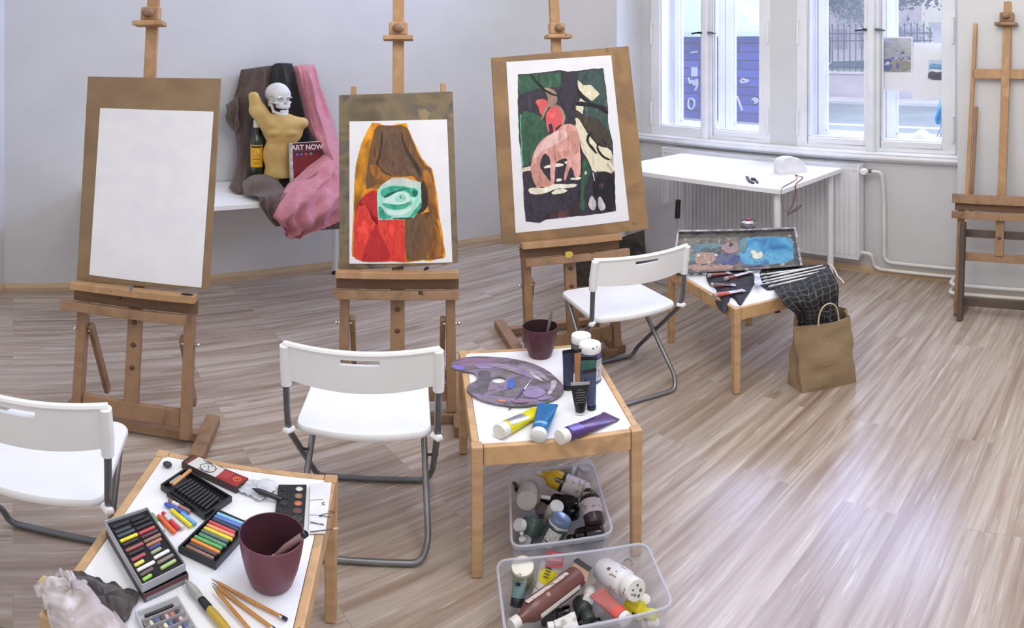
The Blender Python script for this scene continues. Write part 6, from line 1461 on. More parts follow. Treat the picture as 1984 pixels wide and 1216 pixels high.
# ================================================================== STILL LIFE BY THE LEFT WALL
import numpy as np
def surface_nets(fn, lo, hi, n):
    """mesh of the zero level of fn(X, Y, Z) (negative inside)"""
    lo, hi = np.array(lo, float), np.array(hi, float); step = (hi-lo).max()/n
    dims = np.ceil((hi-lo)/step).astype(int)+1
    ax_ = [lo[i]+step*np.arange(dims[i]) for i in range(3)]
    X, Y, Zg = np.meshgrid(*ax_, indexing='ij'); V = fn(X, Y, Zg)
    ins = V < 0; cnt = np.zeros(dims-1); acc = np.zeros(tuple(dims-1)+(3,))
    for a in range(3):
        sl0 = [slice(None)]*3; sl1 = [slice(None)]*3; sl0[a] = slice(0, -1); sl1[a] = slice(1, None)
        v0, v1 = V[tuple(sl0)], V[tuple(sl1)]; cr = (v0 < 0) != (v1 < 0)
        t = np.where(cr, v0/np.where(np.abs(v0-v1) < 1e-12, 1, v0-v1), 0)
        P = np.stack([X[tuple(sl0)], Y[tuple(sl0)], Zg[tuple(sl0)]], -1).copy(); P[..., a] += t*step
        o = [i for i in range(3) if i != a]
        for i in (0, 1):
            for j in (0, 1):
                s = [slice(None)]*3; s[o[0]] = slice(i, i+dims[o[0]]-1); s[o[1]] = slice(j, j+dims[o[1]]-1)
                c = cr[tuple(s)]; cnt += c; acc += P[tuple(s)]*c[..., None]
    has = cnt > 0; idx = -np.ones(dims-1, int); idx[has] = np.arange(has.sum()); verts = acc[has]/cnt[has][:, None]
    faces = []
    for a in range(3):
        o = [(a+1) % 3, (a+2) % 3]
        sl0 = [slice(None)]*3; sl1 = [slice(None)]*3; sl0[a] = slice(0, -1); sl1[a] = slice(1, None)
        cr = (V[tuple(sl0)] < 0) != (V[tuple(sl1)] < 0)
        for p in np.argwhere(cr):
            if p[o[0]] < 1 or p[o[1]] < 1 or p[o[0]] >= dims[o[0]]-1 or p[o[1]] >= dims[o[1]]-1: continue
            q = []
            for di, dj in ((0, 0), (-1, 0), (-1, -1), (0, -1)):
                r = p.copy(); r[o[0]] += di; r[o[1]] += dj; q.append(int(idx[tuple(r)]))
            if min(q) < 0: continue
            if V[tuple(p)] >= 0: q.reverse()
            faces.append(tuple(q))
    return verts, faces
def smin(a, b, k): h = np.clip(.5+.5*(b-a)/k, 0, 1); return b*(1-h)+a*h-k*h*(1-h)
def smax(a, b, k): return -smin(-a, -b, k)
def ell(X, Y, Z, c, r, rot=0):
    x, y, z = X-c[0], Y-c[1], Z-c[2]
    if rot: x, z = x*cos(rot)+z*sin(rot), -x*sin(rot)+z*cos(rot)
    k0 = np.sqrt((x/r[0])**2+(y/r[1])**2+(z/r[2])**2); k1 = np.sqrt((x/r[0]**2)**2+(y/r[1]**2)**2+(z/r[2]**2)**2)+1e-9
    return k0*(k0-1)/k1
def caps(X, Y, Z, a, b, ra, rb):
    a, b = np.array(a), np.array(b); ba = b-a; pa = np.stack([X-a[0], Y-a[1], Z-a[2]], -1); t = np.clip((pa@ba)/(ba@ba), 0, 1)
    d = np.sqrt(((pa-t[..., None]*ba)**2).sum(-1)); return d-(ra+(rb-ra)*t)
def rbox(X, Y, Z, c, h, r):
    qx, qy, qz = np.abs(X-c[0])-h[0]+r, np.abs(Y-c[1])-h[1]+r, np.abs(Z-c[2])-h[2]+r
    return np.sqrt(np.maximum(qx, 0)**2+np.maximum(qy, 0)**2+np.maximum(qz, 0)**2)+np.minimum(np.maximum(qx, np.maximum(qy, qz)), 0)-r
def sdf_obj(name, fn, lo, hi, n, mat, M, parent=None):
    v, f = surface_nets(fn, lo, hi, n); mb = MB(); mb.add([M @ Vector(p) for p in v], f)
    if parent is not None: return wo(name, mb, mat, parent, smooth=True)
    return obj(name, mb, mat, smooth=True)

SHZ = .772
th = thing('side_table', 'long white table under the still life by the left wall', 'table', UN(1.3, 3.92, 0), AU)
wo('tabletop', ub(MB(), .42, 2.06, 3.62, 4.255, SHZ-.034, SHZ), WHITE_LAMINATE, th, bevel=.003)
for (px, py) in ((649, 530), (702, 575)):
    g = G(px, py); 
    wo('leg', MB().tube([Vector((g.x, g.y, .03)), Vector((g.x, g.y, SHZ-.035))], .018, 16), WHITE_PAINT, th, smooth=True)
    wo('foot', MB().lathe([(1e-4, 0), (.021, 0), (.021, .012), (.012, .014), (.012, .030), (1e-4, .03)], 16, Matrix.Translation((g.x, g.y, 0))), BLACK_PL, th, smooth=True)
wo('wall_bracket', ub(MB(), .50, .54, 3.9, 4.268, SHZ-.16, SHZ-.035), WHITE_PAINT, th)

def S(px, py, n): return onN(px, py, n)
# hidden support: an upright board against the wall that carries the drapery
DKB = mk('dark_support_board', (40, 36, 36), .8)
bp = [S(474, 134, 4.20), S(604, 128, 4.20), S(640, 330, 4.20), S(470, 345, 4.20)]
tag(obj('backing_board', MB().prism(bp, NN*.012), DKB, bevel=.002), 'dark upright board behind the drapery of the still life', 'board')
bs = [S(500, 338, 3.98), S(600, 345, 3.98), S(600, 345, 4.16), S(500, 338, 4.16)]
zsup = SHZ+.085
uq = [v.dot(UU) for v in bs]
tag(obj('support_box', ub(MB(), uq[0], uq[1], 3.93, 4.17, SHZ+.001, zsup), DKB, bevel=.003), 'dark covered box raising the torso and bottle on the white table', 'box')

def drape(name, label, rows, mat, folds=(), res=6, thick=.003, cat='drapery', wr=.004, seed=1, mode='N'):
    """rows of (px, py, n); smooth surface with folds displaced away from the wall"""
    R = [[S(*p) if mode == 'N' else atd(*p) for p in r] for r in rows]
    def cr(p0, p1, p2, p3, t):
        return (p1*2+(p2-p0)*t+(p0*2-p1*5+p2*4-p3)*t*t+(p1*3-p0-p2*3+p3)*t*t*t)*.5
    def fine(seq, k):
        out = []
        for i in range(len(seq)-1):
            a, b = seq[max(i-1, 0)], seq[min(i+2, len(seq)-1)]
            for j in range(k): out.append(cr(a, seq[i], seq[i+1], b, j/k))
        out.append(seq[-1]); return out
    cols = [fine(r, res) for r in R]; nc = len(cols[0])
    F_ = [fine([c[j] for c in cols], res) for j in range(nc)]; nr = len(F_[0])
    rnd = random.Random(seed); P = []
    for i in range(nr):
        row = []
        for j in range(nc):
            u, v = j/(nc-1), i/(nr-1); p = F_[j][i]; d = 0
            for (amp, fu, fv, ph, v0, v1) in folds:
                w = max(0, min(1, (v-v0)/(.12)))*max(0, min(1, (v1-v)/(.12)))
                s_ = sin(2*pi*(fu*u+fv*v)+ph); d += amp*w*(1-abs(s_)*1.2)
            d += wr*(sin(u*17+v*9+seed)*sin(v*23-u*6))
            row.append(p-(NN if mode == 'N' else Vector((ray(*rows[0][0][:2]).x, ray(*rows[0][0][:2]).y, 0)))*d)
        P.append(row)
    return tag(obj(name, MB().grid(P), mat, smooth=True, solid=thick, offset=0), label, cat)
BROWN_C = mk('brown_fabric', (92, 74, 66), .95, c2=(80, 64, 58), scale=40, bump=.4, bscale=300, sheen=.3)
BLACK_C = mk('black_fabric', (32, 31, 33), .95, c2=(40, 39, 41), scale=40, bump=.3, bscale=300, sheen=.2)
PINK_C = mk('pink_fabric', (206, 138, 152), .8, c2=(196, 126, 142), scale=20, bump=.25, bscale=260, sheen=.2)
drape('black_drape', 'black drape hanging between the brown and the pink cloths behind the skull', [
    [(524, 130, 4.175), (534, 123, 4.15), (550, 122, 4.15), (566, 123, 4.175)], [(521, 160, 4.17), (535, 158, 4.12), (555, 158, 4.12), (576, 162, 4.17)],
    [(516, 215, 4.17), (535, 215, 4.14), (560, 215, 4.14), (588, 215, 4.17)], [(500, 290, 4.17), (535, 290, 4.14), (570, 290, 4.14), (612, 290, 4.17)], [(498, 350, 4.14), (530, 352, 4.13), (575, 356, 4.13), (618, 356, 4.14)]], BLACK_C, folds=((.012, 1.5, .2, .4, 0, 1.2),))
drape('brown_drape', 'dark brown drape hanging at the left of the still life', [
    [(467, 135, 4.17), (488, 132, 4.16), (508, 129, 4.16), (526, 127, 4.17)], [(460, 165, 4.17), (482, 163, 4.14), (505, 162, 4.14), (524, 163, 4.17)],
    [(452, 200, 4.15), (475, 205, 4.11), (500, 205, 4.13), (521, 200, 4.17)], [(455, 250, 4.15), (472, 252, 4.11), (488, 252, 4.13), (500, 250, 4.17)],
    [(459, 300, 4.13), (470, 302, 4.08), (482, 303, 4.12), (494, 302, 4.15)], [(452, 340, 4.06), (466, 342, 4.0), (482, 344, 4.0), (510, 344, 4.02)], [(443, 364, 3.95), (458, 374, 3.86), (474, 370, 3.87), (500, 360, 3.92)]],
    BROWN_C, folds=((.016, 1.3, .35, .2, 0, 1.2), (.006, 3.1, -.3, 1, .1, 1.2)), seed=4)
drape('brown_drape_fold', 'dark brown loop of cloth sticking out at the far left', [
    [(463, 182, 4.15), (455, 190, 4.12), (445, 198, 4.10), (437, 203, 4.08)], [(463, 205, 4.15), (456, 208, 4.08), (447, 212, 4.06), (440, 214, 4.05)],
    [(462, 225, 4.15), (453, 228, 4.06), (444, 229, 4.05), (437, 227, 4.06)], [(464, 243, 4.15), (457, 246, 4.08), (450, 245, 4.07), (443, 242, 4.08)], [(461, 256, 4.14), (459, 256, 4.12), (457, 256, 4.12), (455, 256, 4.13)]],
    BROWN_C, folds=((.016, .9, .3, 1.2, 0, 1.2),), seed=6)
drape('brown_drape_bunch', 'bunched brown cloth falling over the white table edge', [
    [(470, 352, 3.96), (490, 340, 3.93), (515, 338, 3.93), (537, 340, 3.94)], [(470, 364, 3.86), (492, 352, 3.80), (517, 350, 3.80), (541, 352, 3.86)],
    [(474, 376, 3.76), (492, 374, 3.70), (518, 368, 3.70), (548, 362, 3.78)], [(500, 381, 3.63), (508, 382, 3.60), (524, 382, 3.60), (556, 372, 3.66)],
    [(504, 398, 3.60), (512, 400, 3.58), (526, 402, 3.57), (552, 396, 3.59)], [(518, 420, 3.60), (522, 420, 3.585), (530, 420, 3.58), (545, 420, 3.59)], [(532, 437, 3.60), (535, 438, 3.59), (540, 438, 3.59), (545, 437, 3.60)]],
    BROWN_C, folds=((.014, 1.7, .3, .5, .1, .9),), seed=9, res=7)
drape('pink_drape', 'dusty pink drape hanging at the right of the still life', [
    [(569, 128, 4.17), (582, 126, 4.15), (595, 125, 4.15), (608, 125, 4.17)], [(575, 158, 4.16), (588, 160, 4.10), (603, 160, 4.09), (616, 157, 4.16)],
    [(586, 200, 4.13), (598, 204, 4.06), (615, 204, 4.05), (631, 196, 4.14)], [(594, 235, 4.07), (608, 243, 3.99), (628, 243, 3.98), (643, 232, 4.10)],
    [(602, 258, 4.0), (618, 268, 3.90), (638, 272, 3.90), (652, 268, 4.05)], [(614, 280, 3.93), (626, 288, 3.84), (642, 292, 3.83), (658, 292, 3.98)], [(626, 302, 3.88), (636, 306, 3.80), (646, 308, 3.78), (660, 310, 3.90)]],
    PINK_C, folds=((.030, 1.35, .15, 1.25, 0, 1.3), (.011, 3.2, .4, .3, .05, 1.2)), seed=3, res=8)
drape('pink_drape_swag', 'crumpled pink cloth gathered below the book over the table edge', [
    [(624, 300, 3.86), (638, 300, 3.80), (650, 302, 3.78), (664, 305, 3.86)], [(598, 322, 3.82), (618, 326, 3.73), (640, 328, 3.71), (664, 330, 3.78)],
    [(572, 342, 3.80), (600, 348, 3.68), (632, 350, 3.66), (664, 352, 3.70)], [(548, 362, 3.74), (582, 370, 3.60), (625, 374, 3.58), (664, 376, 3.60)],
    [(534, 388, 3.62), (570, 396, 3.54), (615, 400, 3.53), (662, 400, 3.55)], [(524, 414, 3.58), (562, 424, 3.52), (606, 424, 3.52), (656, 418, 3.55)], [(536, 428, 3.60), (565, 440, 3.55), (602, 440, 3.55), (640, 432, 3.57)],
    [(546, 444, 3.61), (566, 450, 3.58), (590, 447, 3.58), (616, 440, 3.59)], [(551, 456, 3.62), (560, 461, 3.61), (572, 459, 3.61), (586, 450, 3.61)]],
    PINK_C, folds=((.042, 1.2, 1.1, .3, .02, 1.1), (.022, 2.3, -.8, 1.2, .05, 1.1), (.007, 4.1, 1.9, 2, .05, 1.2)), seed=8, res=9, wr=.008)
# darker wooden strip (edge of a board) under the cloth at right
tag(obj('board_edge', MB().prism([S(610, 437, 3.60), S(668, 430, 3.60), S(668, 443, 3.60), S(608, 446, 3.60)], NN*.03), mk('dark_board_edge', (92, 78, 72), .7), bevel=.002), 'dark board edge showing under the pink cloth beside the table leg', 'board')

# whisky-like bottle
GB = mk('dark_green_glass', (44, 54, 44), .08, c2=(52, 62, 50), scale=5, coat=.5)
bz = zsup+.002
dB = S(497, 330, 3.985); base = Vector((dB.x, dB.y, bz)); topz = S(501, 232, 3.985).z
hB_ = topz-bz
t = thing('glass_bottle', 'dark green glass bottle with yellow sailing ship label', 'bottle', base, 0)
sc_ = hB_/.31
pr = [(1e-4, .003), (.034, .0), (.038, .004), (.038, .185), (.034, .205), (.020, .225), (.0155, .24), (.0148, .272), (.0165, .275), (.0165, .282), (1e-4, .282)]
wo('bottle_body', MB().lathe([(r, z*sc_) for r, z in pr], 32, Matrix.Translation(base)), GB, t, smooth=True)
wo('cap', MB().lathe([(1e-4, .27*sc_), (.0185, .27*sc_), (.0185, .308*sc_), (.016, .31*sc_), (1e-4, .31*sc_)], 24, Matrix.Translation(base)), mk('bottle_cap_white', (220, 218, 214), .4), t, smooth=True)
vd = atan2(-base.y, -base.x)
def lab(z0, z1, a, m, nm, r=.0386, round_=0):
    rows = [[base+Vector((r*cos(vd+a*(-1+2*j/16)), r*sin(vd+a*(-1+2*j/16)), (z0+(z1-z0)*i/6)*sc_)) for j in range(17)] for i in range(7)]
    wo(nm, MB().grid(rows), m, t, smooth=True)
lab(.058, .178, 1.15, mk('label_yellow', (226, 168, 28), .5, c2=(214, 154, 24), scale=20), 'yellow_label')
lab(.163, .172, .9, mk('label_dark', (70, 50, 24), .5), 'dark_line', .0389); lab(.10, .104, .6, mk('label_dark', (70, 50, 24), .5), 'dark_line', .0389); lab(.08, .083, .4, mk('label_dark', (70, 50, 24), .5), 'dark_line', .0389)
def bl(a, z, r=.0392): return base+Vector((r*cos(vd+a), r*sin(vd+a), z*sc_))
wo('ship_hull', MB().face([bl(-.38, .118), bl(.40, .118), bl(.46, .126), bl(-.45, .124)]), mk('label_dark', (70, 50, 24), .5), t)
wo('ship_sails', MB().face([bl(-.30, .127), bl(.36, .128), bl(.42, .142), bl(.2, .156), bl(-.12, .150), bl(-.32, .136)]), mk('label_cream', (236, 228, 206), .5), t)

# torso cast (half-size), built on its own axes: x right, y back, z up
TORSO = mk('yellowed_plaster', (208, 178, 112), .5, c2=(190, 154, 92), scale=7, bump=.25, bscale=30)
pT = S(537, 290, 3.93); sx_ = pT.xy.length/FX                      # metres per photo pixel sideways
tz = lambda py: H-pT.xy.length*(py-YH)/FY
tb = zsup+.001
tx = lambda px: (px-537)*sx_
def torso(X, Y, Z):
    ch_z, wa_z, hp_z = tz(252), tz(300), tz(340)
    d = ell(X, Y, Z, (tx(548), 0, ch_z), (.118, .060, tz(222)-ch_z+.01))
    d = smin(d, ell(X, Y, Z, (tx(536), .0, wa_z), (.082, .046, .13)), .03)
    d = smin(d, ell(X, Y, Z, (tx(537), .0, hp_z), (.080, .052, .10)), .03)
    d = smin(d, caps(X, Y, Z, (tx(520), 0, tz(240)), (tx(500), -.005, tz(213)), .056, .050), .03)     # raised arm root
    d = smin(d, caps(X, Y, Z, (tx(500), -.005, tz(216)), (tx(491.5), -.01, tz(185)), .050, .031), .02)
    d = smin(d, caps(X, Y, Z, (tx(560), 0, tz(240)), (tx(584), -.004, tz(238)), .055, .042), .025)      # other shoulder
    for s in (-1, 1):
        d = smin(d, ell(X, Y, Z, (tx(546)+s*.043, -.036, tz(256)), (.046, .030, .030)), .010)             # pectorals
        d = smin(d, ell(X, Y, Z, (tx(538)+s*.030, -.030, tz(292)), (.028, .020, .055)), .015)
    d = smin(d, ell(X, Y, Z, (tx(546), -.0, tz(228)), (.045, .035, .03)), .03)
    d = smax(d, -(caps(X, Y, Z, (tx(539), -.062, tz(262)), (tx(537), -.058, tz(345)), .0085, .0085)), .006)   # centre line
    d = smax(d, -((Z-tb)), .002); d = smax(d, Z-tz(178), .004)
    return d
dv = Vector((pT.x, pT.y, 0)).normalized(); M = Matrix((Vector((dv.y, -dv.x, 0)), dv, Vector((0, 0, 1)))).transposed().to_4x4(); M.translation = Vector((pT.x, pT.y, 0))
tag(sdf_obj('torso_cast', torso, (-.21, -.09, tb-.01), (.21, .09, tz(174)), 84, TORSO, M), 'yellowed plaster cast of a male torso with one raised arm stump', 'plaster cast')

# skull, resting in the neck hollow of the torso
pS = S(541, 195, 3.955); zk = H-pS.xy.length*(224-YH)/FY
SKULL = mk('skull_white', (222, 222, 222), .6, c2=(206, 206, 208), scale=14, bump=.15, bscale=60)
hs = (H-pS.xy.length*(160-YH)/FY)-zk                              # skull height in the scene
def skull(X, Y, Z):
    Zs = Z/hs*.205                                                # local units: 20.5 cm tall, face towards -y
    d = ell(X, Y, Zs, (0, .022, .135), (.070, .086, .069))
    d = smin(d, ell(X, Y, Zs, (0, -.035, .130), (.052, .036, .042)), .02)          # forehead
    d = smin(d, rbox(X, Y, Zs, (0, -.045, .082), (.038, .030, .034), .014), .012)   # mid face
    for s in (-1, 1):
        d = smin(d, ell(X, Y, Zs, (s*.040, -.046, .084), (.014, .016, .009)), .008)  # cheek bones
        d = smin(d, caps(X, Y, Zs, (s*.050, -.040, .084), (s*.064, .010, .088), .0055, .0055), .006)
        d = smin(d, ell(X, Y, Zs, (s*.030, -.068, .116), (.020, .010, .006)), .008)  # brow ridge
        d = smin(d, caps(X, Y, Zs, (s*.052, .002, .078), (s*.044, -.012, .028), .011, .008), .006)   # jaw branch
        d = smin(d, caps(X, Y, Zs, (s*.044, -.014, .026), (s*.014, -.062, .012), .009, .0105), .006)
        d = smin(d, ell(X, Y, Zs, (s*.056, .014, .072), (.010, .012, .016)), .006)
    d = smin(d, ell(X, Y, Zs, (0, -.062, .012), (.018, .012, .012)), .006)
    d = smin(d, rbox(X, Y, Zs, (0, -.062, .058), (.024, .014, .012), .008), .006)   # upper tooth row
    d = smin(d, rbox(X, Y, Zs, (0, -.058, .030), (.023, .012, .009), .006), .006)   # lower tooth row
    for s in (-1, 1):
        d = smax(d, -ell(X, Y, Zs, (s*.025, -.076, .101), (.0195, .042, .0180)), .003)   # eye sockets
        d = smax(d, -ell(X, Y, Zs, (s*.036, -.036, .046), (.012, .026, .006)), .003)      # gap beside the teeth
        d = smax(d, -ell(X, Y, Zs, (s*.062, -.020, .105), (.012, .022, .020)), .004)      # temple
    d = smax(d, -ell(X, Y, Zs, (-.0045, -.085, .077), (.006, .022, .013), .25), .002); d = smax(d, -ell(X, Y, Zs, (.0045, -.085, .077), (.007, .030, .014), -.25), .002)
    d = smax(d, -ell(X, Y, Zs, (.010, -.075, .044), (.010, .02, .006)), .002); d = smax(d, -ell(X, Y, Zs, (-.022, -.070, .046), (.007, .02, .006)), .002)
    for k in range(-3, 4): d = smax(d, -caps(X, Y, Zs, (k*.0062, -.078, .045), (k*.0062, -.078, .062), .0011, .0011), .001)
    return d
yaw = atan2(-pS.x, pS.y)+RAD(28)
M = Matrix.Translation((pS.x, pS.y, zk)) @ Matrix.Rotation(yaw, 4, 'Z') @ Matrix.Rotation(RAD(0), 4, 'X')
tag(sdf_obj('skull', skull, (-.085, -.11, -.008), (.085, .12, hs+.012), 96, SKULL, M), 'white model skull resting on the shoulders of the torso cast', 'skull')

# book ART NOW
bk = [S(564, 354, 3.80), S(624, 352, 3.80), S(622, 273, 3.86), S(561, 277, 3.86)]
nb = (bk[1]-bk[0]).cross(bk[3]-bk[0]).normalized()
if nb.dot(Vector((0, -1, 0))) < 0: nb = -nb
t = thing('book', 'standing red art book with white title beside the torso', 'book', (bk[0]+bk[1])/2, 0)
wo('pages', MB().prism([p-nb*.002 for p in bk], -nb*.018), mk('book_pages', (214, 208, 198), .8, c2=(184, 178, 168), scale=60), t)
cov = mk('book_cover_red', (128, 30, 38), .35, c2=(96, 26, 34), scale=3)
x0 = .09
def bq(u, v, o=0): return bk[0].lerp(bk[1], u).lerp(bk[3].lerp(bk[2], u), v)+nb*o
wo('front_cover', MB().prism([bq(x0, 0), bq(1, 0), bq(1, 1), bq(x0, 1)], -nb*.002), cov, t)
wo('spine', MB().prism([bq(0, 0), bq(x0-.005, 0), bq(x0-.005, 1), bq(0, 1)], -nb*.002), mk('book_spine', (206, 200, 196), .5, c2=(160, 150, 146), scale=40), t)
wo('cover_header', MB().face([bq(x0+.01, .70, .0006), bq(.99, .70, .0006), bq(.99, .985, .0006), bq(x0+.01, .985, .0006)]), mk('book_dark', (74, 24, 34), .4), t)
wo('cover_frame', MB().face([bq(x0, .985, .0008), bq(1, .985, .0008), bq(1, 1, .0008), bq(x0, 1, .0008)]), mk('book_pale', (214, 208, 204), .5), t)
xd = (bq(1, .5)-bq(0, .5)).normalized(); yd = nb.cross(xd)
M = Matrix((xd, yd, nb)).transposed().to_4x4(); M.translation = bq(.55, .86, .0012)
wd = (bk[1]-bk[0]).length
Sc = Matrix.Diagonal((1.0, 1.25, 1, 1))
text_obj('ART NOW', M @ Sc, wd*.215, mk('title_white', (236, 214, 214), .5), t, 'title', bold=True)
M.translation = bq(.45, .745, .0012)
wo('title_line', MB().bar(bq(.12, .78, .001), bq(.97, .78, .001), .0016, .0006), mk('title_pink', (200, 120, 130), .5), t)
for uu, cc_ in ((.22, (110, 96, 150)), (.36, (104, 90, 140)), (.50, (190, 60, 80)), (.66, (120, 110, 130))):
    p = bq(uu, .70, .0011); wo('cover_motif', MB().face([p+xd*.009*cos(a)+yd*.010*sin(a) for a in [2*pi*i/14 for i in range(14)]]), mk('motif_%d' % int(uu*100), cc_, .5), t)
# ================================================================== THINGS ON THE TABLE BY THE WINDOW
Z3 = .4495
# paint box propped up against a lidded jar
TLp, TRp, BLp, BRp = atd(1313, 448, 3.55), atd(1538, 442, 3.62), atd(1303, 528, 3.42), atd(1550, 512, 3.535)
BLp.z = Z3+.012; BRp.z = Z3+.012
bxn = (BRp-BLp).cross(TLp-BLp).normalized()
_r = ray(1538, 442); TRp = Vector((0, 0, H))+_r*((BLp-Vector((0, 0, H))).dot(bxn)/_r.dot(bxn))
if bxn.y > 0: bxn = -bxn
C_ = (TLp+TRp+BLp+BRp)/4
t = thing('paint_box', 'wooden paint box lid smeared grey and blue, propped up on the table', 'paint box', Vector((C_.x, C_.y, Z3)), 0)
GREYSM = blotchy('grey_paint_crust', [(104, 98, 92), (128, 120, 112), (84, 84, 90), (150, 140, 136)], 12, .5, .8, spots=True, spot_col=(190, 180, 172), spot_thr=.66, spot_scale=30)
EDGEM = blotchy('crusted_box_edge', [(172, 172, 178), (120, 118, 128), (196, 194, 196), (90, 88, 96)], 18, .5, .6, spots=True, spot_col=(110, 100, 160), spot_thr=.68, spot_scale=22)
DKRIM = blotchy('dark_crusted_rim', [(44, 42, 42), (66, 62, 60), (96, 92, 90), (34, 32, 34)], 18, .5, .7, spots=True, spot_col=(150, 146, 142), spot_thr=.70, spot_scale=30)
wo('panel', MB().prism([BLp, BRp, TRp, TLp], -bxn*.008), GREYSM, t)
def bxq(u, v, o=0): return BLp.lerp(BRp, u).lerp(TLp.lerp(TRp, u), v)+bxn*o
def bar2(a, b, w, h, m, nm):
    d = (b-a).normalized(); s = d.cross(bxn).normalized()
    wo(nm, MB().hexa([a-s*w/2, a+s*w/2, a+s*w/2+bxn*h, a-s*w/2+bxn*h], [b-s*w/2, b+s*w/2, b+s*w/2+bxn*h, b-s*w/2+bxn*h]), m, t, bevel=.002)
bar2(bxq(0, .985), bxq(1, .985), .010, .030, EDGEM, 'rim'); bar2(bxq(.0, .0), bxq(0, .98), .010, .030, EDGEM, 'rim'); bar2(bxq(1, 0), bxq(1, .98), .012, .030, EDGEM, 'rim'); bar2(bxq(0.01, .015), bxq(.99, .015), .012, .030, GREYSM, 'rim')
wo('dark_band', MB().face([bxq(.02, .83, .001), bxq(.98, .83, .001), bxq(.98, .965, .001), bxq(.02, .965, .001)]), DKRIM, t)
pmt = [blotchy('box_blue', [(30, 100, 160), (62, 142, 192), (96, 168, 206), (36, 92, 140)], 12, .4, .6), blotchy('box_violet', [(52, 60, 116), (76, 82, 140), (96, 96, 130), (44, 52, 92)], 16, .4, .9), mk('box_white', (226, 226, 208), .4, c2=(200, 200, 190), scale=30, bump=.7), mk('box_slate', (64, 78, 92), .4, c2=(80, 96, 108), scale=30, bump=.7), blotchy('box_mess', [(84, 80, 84), (150, 134, 128), (196, 150, 140), (122, 118, 118), (222, 216, 210)], 60, .5, 1.0), mk('box_mauve', (164, 134, 144), .4, c2=(140, 120, 128), scale=24, bump=.7), mk('box_dark', (58, 46, 46), .4), blotchy('box_teal', [(60, 110, 130), (90, 130, 140), (120, 140, 150)], 14, .4, .6)]
# patches in box coordinates read from the photo (crop of the lid)
def bx(px, py, o):                                   # photo pixel -> point on the lid plane
    r = ray(px, py); C0 = Vector((0, 0, H)); p0 = BLp+bxn*o; d = (p0-C0).dot(bxn)/r.dot(bxn); return C0+r*d
k6 = 6.078; mb = MB(); k = 1
for mi, pts in ((0, [(820, 250), (1000, 240), (1180, 235), (1400, 240), (1440, 300), (1450, 420), (1440, 520), (1200, 560), (1000, 570), (860, 560), (800, 480), (790, 380)]), (7, [(250, 330), (420, 320), (560, 300), (640, 330), (560, 360), (400, 400), (260, 420)]), (7, [(230, 430), (300, 440), (290, 520), (230, 540)]),
                (5, [(590, 350), (660, 300), (760, 290), (820, 350), (800, 410), (700, 430), (620, 400)]), (6, [(680, 310), (740, 310), (720, 350), (690, 345)]), (1, [(520, 470), (600, 430), (700, 430), (800, 450), (810, 520), (760, 560), (620, 570), (510, 545)]), (1, [(820, 560), (960, 570), (1100, 560), (1080, 590), (860, 590)]),
                (4, [(280, 430), (380, 410), (500, 420), (540, 470), (500, 540), (400, 560), (280, 550)]), (4, [(220, 560), (420, 560), (600, 560), (760, 570), (700, 610), (460, 640), (220, 640)]), (3, [(355, 380), (410, 355), (470, 375), (460, 410), (380, 415)]), (3, [(490, 370), (560, 350), (595, 380), (570, 425), (500, 420)]),
                (2, [(945, 395), (990, 390), (1020, 420), (1060, 405), (1088, 430), (1070, 490), (990, 498), (950, 470), (965, 440), (940, 420)]), (2, [(300, 440), (340, 440), (350, 465), (310, 475)]), (2, [(505, 440), (540, 432), (550, 460), (515, 470)]), (7, [(830, 260), (900, 250), (880, 420), (820, 420), (800, 340)])):
    mb.face([bx(1300+x/k6, 420+y/k6, .0012+.0003*k) for x, y in jit(smoothp(pts, 1), 9, 13)], mi); k += 1
wo('paint_patches', mb, pmt, t)
# small clutter under the left end of the lid
for lab_, px, r_, m_ in (('pink paint lump at the lower left corner of the paint box', (1341, 527), .013, mk('pink_lump', (206, 168, 150), .5)), ('black paint lump under the paint box', (1357, 527), .014, DKRIM), ('grey paint lump left of the pink one', (1316, 530), .016, GREYSM)):
    g = G(px[0], px[1], Z3+.01); tag(obj('paint_lump', MB().ball((g.x, g.y, Z3+r_*.7), r_, 8, sc=(1.2, .8, .68)), m_, smooth=True), lab_, 'paint lump')

# tin / jar with chrome lid and red knob behind the box
jc = atd(1450, 440, 3.71); jc.z = Z3+.0005; jt = H-3.71*(428-YH)/FY
t = thing('solvent_jar', 'silver lidded solvent jar with a red knob behind the paint box', 'jar', jc, 0)
hj = jt-jc.z
obj('jar_body', MB().lathe([(1e-4, 0), (.036, 0), (.038, .004), (.038, hj-.03), (.034, hj-.018), (1e-4, hj-.018)], 32), mk('tin_metal', (150, 150, 156), .3, .8), t, smooth=True)
obj('lid', MB().lathe([(1e-4, hj-.020), (.040, hj-.020), (.0465, hj-.012), (.0475, hj-.006), (.045, hj), (.030, hj+.001), (.026, hj+.004), (.012, hj+.005), (1e-4, hj+.005)], 36), CHROME, t, smooth=True)
obj('knob', MB().lathe([(1e-4, hj+.005), (.009, hj+.005), (.010, hj+.010), (.009, hj+.016), (1e-4, hj+.018)], 20), mk('red_knob', (196, 60, 84), .4), t, smooth=True)

